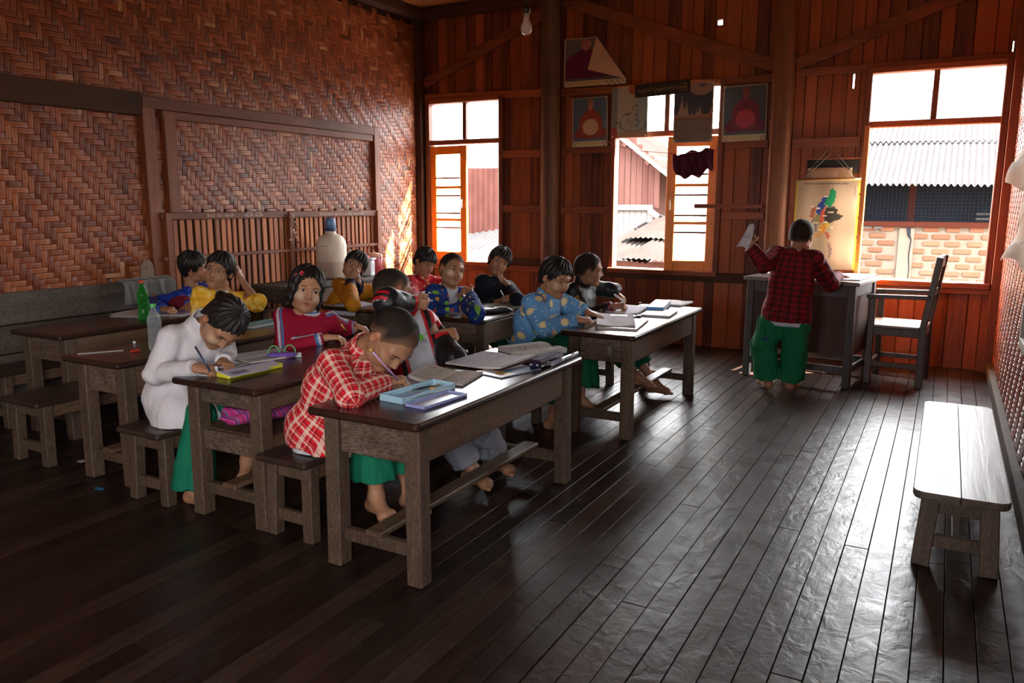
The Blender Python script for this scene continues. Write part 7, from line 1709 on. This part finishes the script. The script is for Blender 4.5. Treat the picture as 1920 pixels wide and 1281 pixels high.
for k in range(2): MB().box((.056, -.02+.04*k, .08), (.002, .006, .08)).build('groove', P_('grey_groove', (.20, .20, .22), .5, .3), wb)
# ---- grey cloth and old board by the woven wall, hanging dry posy
def gcloth():
    e = empty('grey_cloth', (XL+.10, 3.72, .775), 0, 'grey cloth thrown over the weathered planks', 'cloth')
    def bd3(gu, gv, X, Y, Z):
        s_ = gv*.62-.26; yy = (gu-.5)*.42+.0*gv; xx = np.where(s_ < 0, .055, .055-np.clip(s_, 0, .06)); zz = np.where(s_ < 0, s_*(.50+.07*np.sin(gu*7+.6)), .016+.02*np.sin(s_*9)); return xx+.016*np.sin(gu*19+gv*3)*(s_ < 0)+.01, yy, zz
    o = sheet('cloth', .6, .6, 40, 30, lambda u, v: cols_(len(u), (.17, .165, .15))*(.85+.15*np.sin(u*33+v*4))[:, None], e, bend=bd3, mat=MATS['cloth_dark']); o.modifiers.new('thickness', 'SOLIDIFY').thickness = .004
gcloth()
ob = empty('old_board', (XL+.085, 3.755, 0), 0, 'rounded old board leaning against the frame post', 'board'); MB().prism([(-.055, 0), (.055, 0), (.055, .86), (.045, .91), (.02, .935), (-.02, .935), (-.045, .91), (-.055, .86)], 0, .022, M=Matrix(((0, 0, 1), (1, 0, 0), (0, 1, 0)))).build('board', wood('old_board_wood', (.07, .04, .025), (.24, .16, .10), axis=2, var=.1), ob); MB().lathe([(.001, .0), (.007, .001), (.007, .004), (.001, .005)], 8, (.023, 0, .88), M=Matrix.Rotation(math.radians(90), 3, 'Y')).build('nail', M_metal, ob)
ps = empty('dry_posy', (XL+.12, 5.24, 1.10), 0, 'dried flower garland tied to the railing post', 'garland'); rr = random.Random(6)
for k in range(12):
    z = -.10+.022*k; MB().lathe([(.001, -.01), (.012, -.006), (.016, .002), (.001, .012)], 8, (rr.uniform(-.02, .03), rr.uniform(-.04, .04), z), M=Matrix.Rotation(rr.uniform(-.8, .8), 3, 'X')).build('petal', P_('dry_cream', (.52, .42, .28), .8, .2) if k % 3 else P_('dry_red', (.30, .09, .06), .8, .2), ps)
MB().tube([(0, 0, .18), (.0, .01, 0), (.0, .03, -.10), (0, .05, -.22), (0, .05, -.40)], .003, 5).build('thread', P_('grey_cord', (.22, .20, .18), .8, .2), ps)
# chalked writing on the railing
M_chalk = P_('chalk', (.50, .42, .34), .9, .1)
def chalk(txt, y0, y1, z):
    vs, fs = text_mesh(txt, .05); xs = [v[0] for v in vs]; sc = (y1-y0)/(max(xs)-min(xs)); x0 = min(xs)
    me = bpy.data.meshes.new('chalk_writing'); me.from_pydata([(.0305, y0+(x-x0)*sc, z+y*.75) for x, y, _ in vs], [], fs); me.materials.append(M_chalk); link('chalk_writing', me, lat)
chalk('30-0-60', 4.33, 4.60, 1.245); chalk('\u1019\u102d\u1019\u102d', 4.72, 4.92, 1.245); chalk('\u1004\u101d\u101e-\u1014\u1012\u102c-\u1015\u101b-\u1019\u1040\u1019', 5.62, 6.24, 1.245)
# ---- torn papers and a pale frame on the right wall
def torn(label, z0, z1, y0, y1, seed):
    e = empty('torn_paper', (XR-.02, (y0+y1)/2, (z0+z1)/2), 0, label, 'paper'); H_, W_ = z1-z0, y1-y0
    def bd4(gu, gv, X, Y, Z):
        yy = (gu-.5)*W_*(1-.25*np.sin(gv*4+seed)*(1-gv)); lift = .012+.085*np.exp(-((gu-1)/.3)**2)*np.exp(-((gv-.0)/.30)**2)+.01*np.sin(gv*9+seed); return -lift, yy, (gv-.5)*H_+.03*np.sin(gu*7+seed)*(gv < .2)
    o = sheet('paper', W_, H_, 30, 40, lambda u, v: cols_(len(u), (.54, .45, .34))*(1-.3*(np.sin(u*11+v*17+seed) > .85))[:, None], e, bend=bd4); o.data.flip_normals()
torn('long torn paper peeling off the right wall beside the window', 1.45, 2.15, 4.7, 5.9, 1.0); torn('lower torn paper peeling off the right wall', 1.02, 1.50, 4.6, 5.5, 2.4)
pf = empty('notice_frame', (XR-.015, 4.45, .80), 0, 'pale painted notice frame low on the right wall', 'frame')
for (c, d) in (((0, 0, .17), (.02, .95, .05)), ((0, 0, -.17), (.02, .95, .05)), ((0, .45, 0), (.02, .05, .34)), ((0, -.45, 0), (.02, .05, .34))): box_obj('frame_bar', c, d, P_('pale_grey_paint', (.45, .47, .44), .6, .3), pf, .003)
MB().box((.006, 0, 0), (.006, .9, .32)).build('notice_panel', P_('notice_card', (.36, .36, .33), .7, .3), pf)
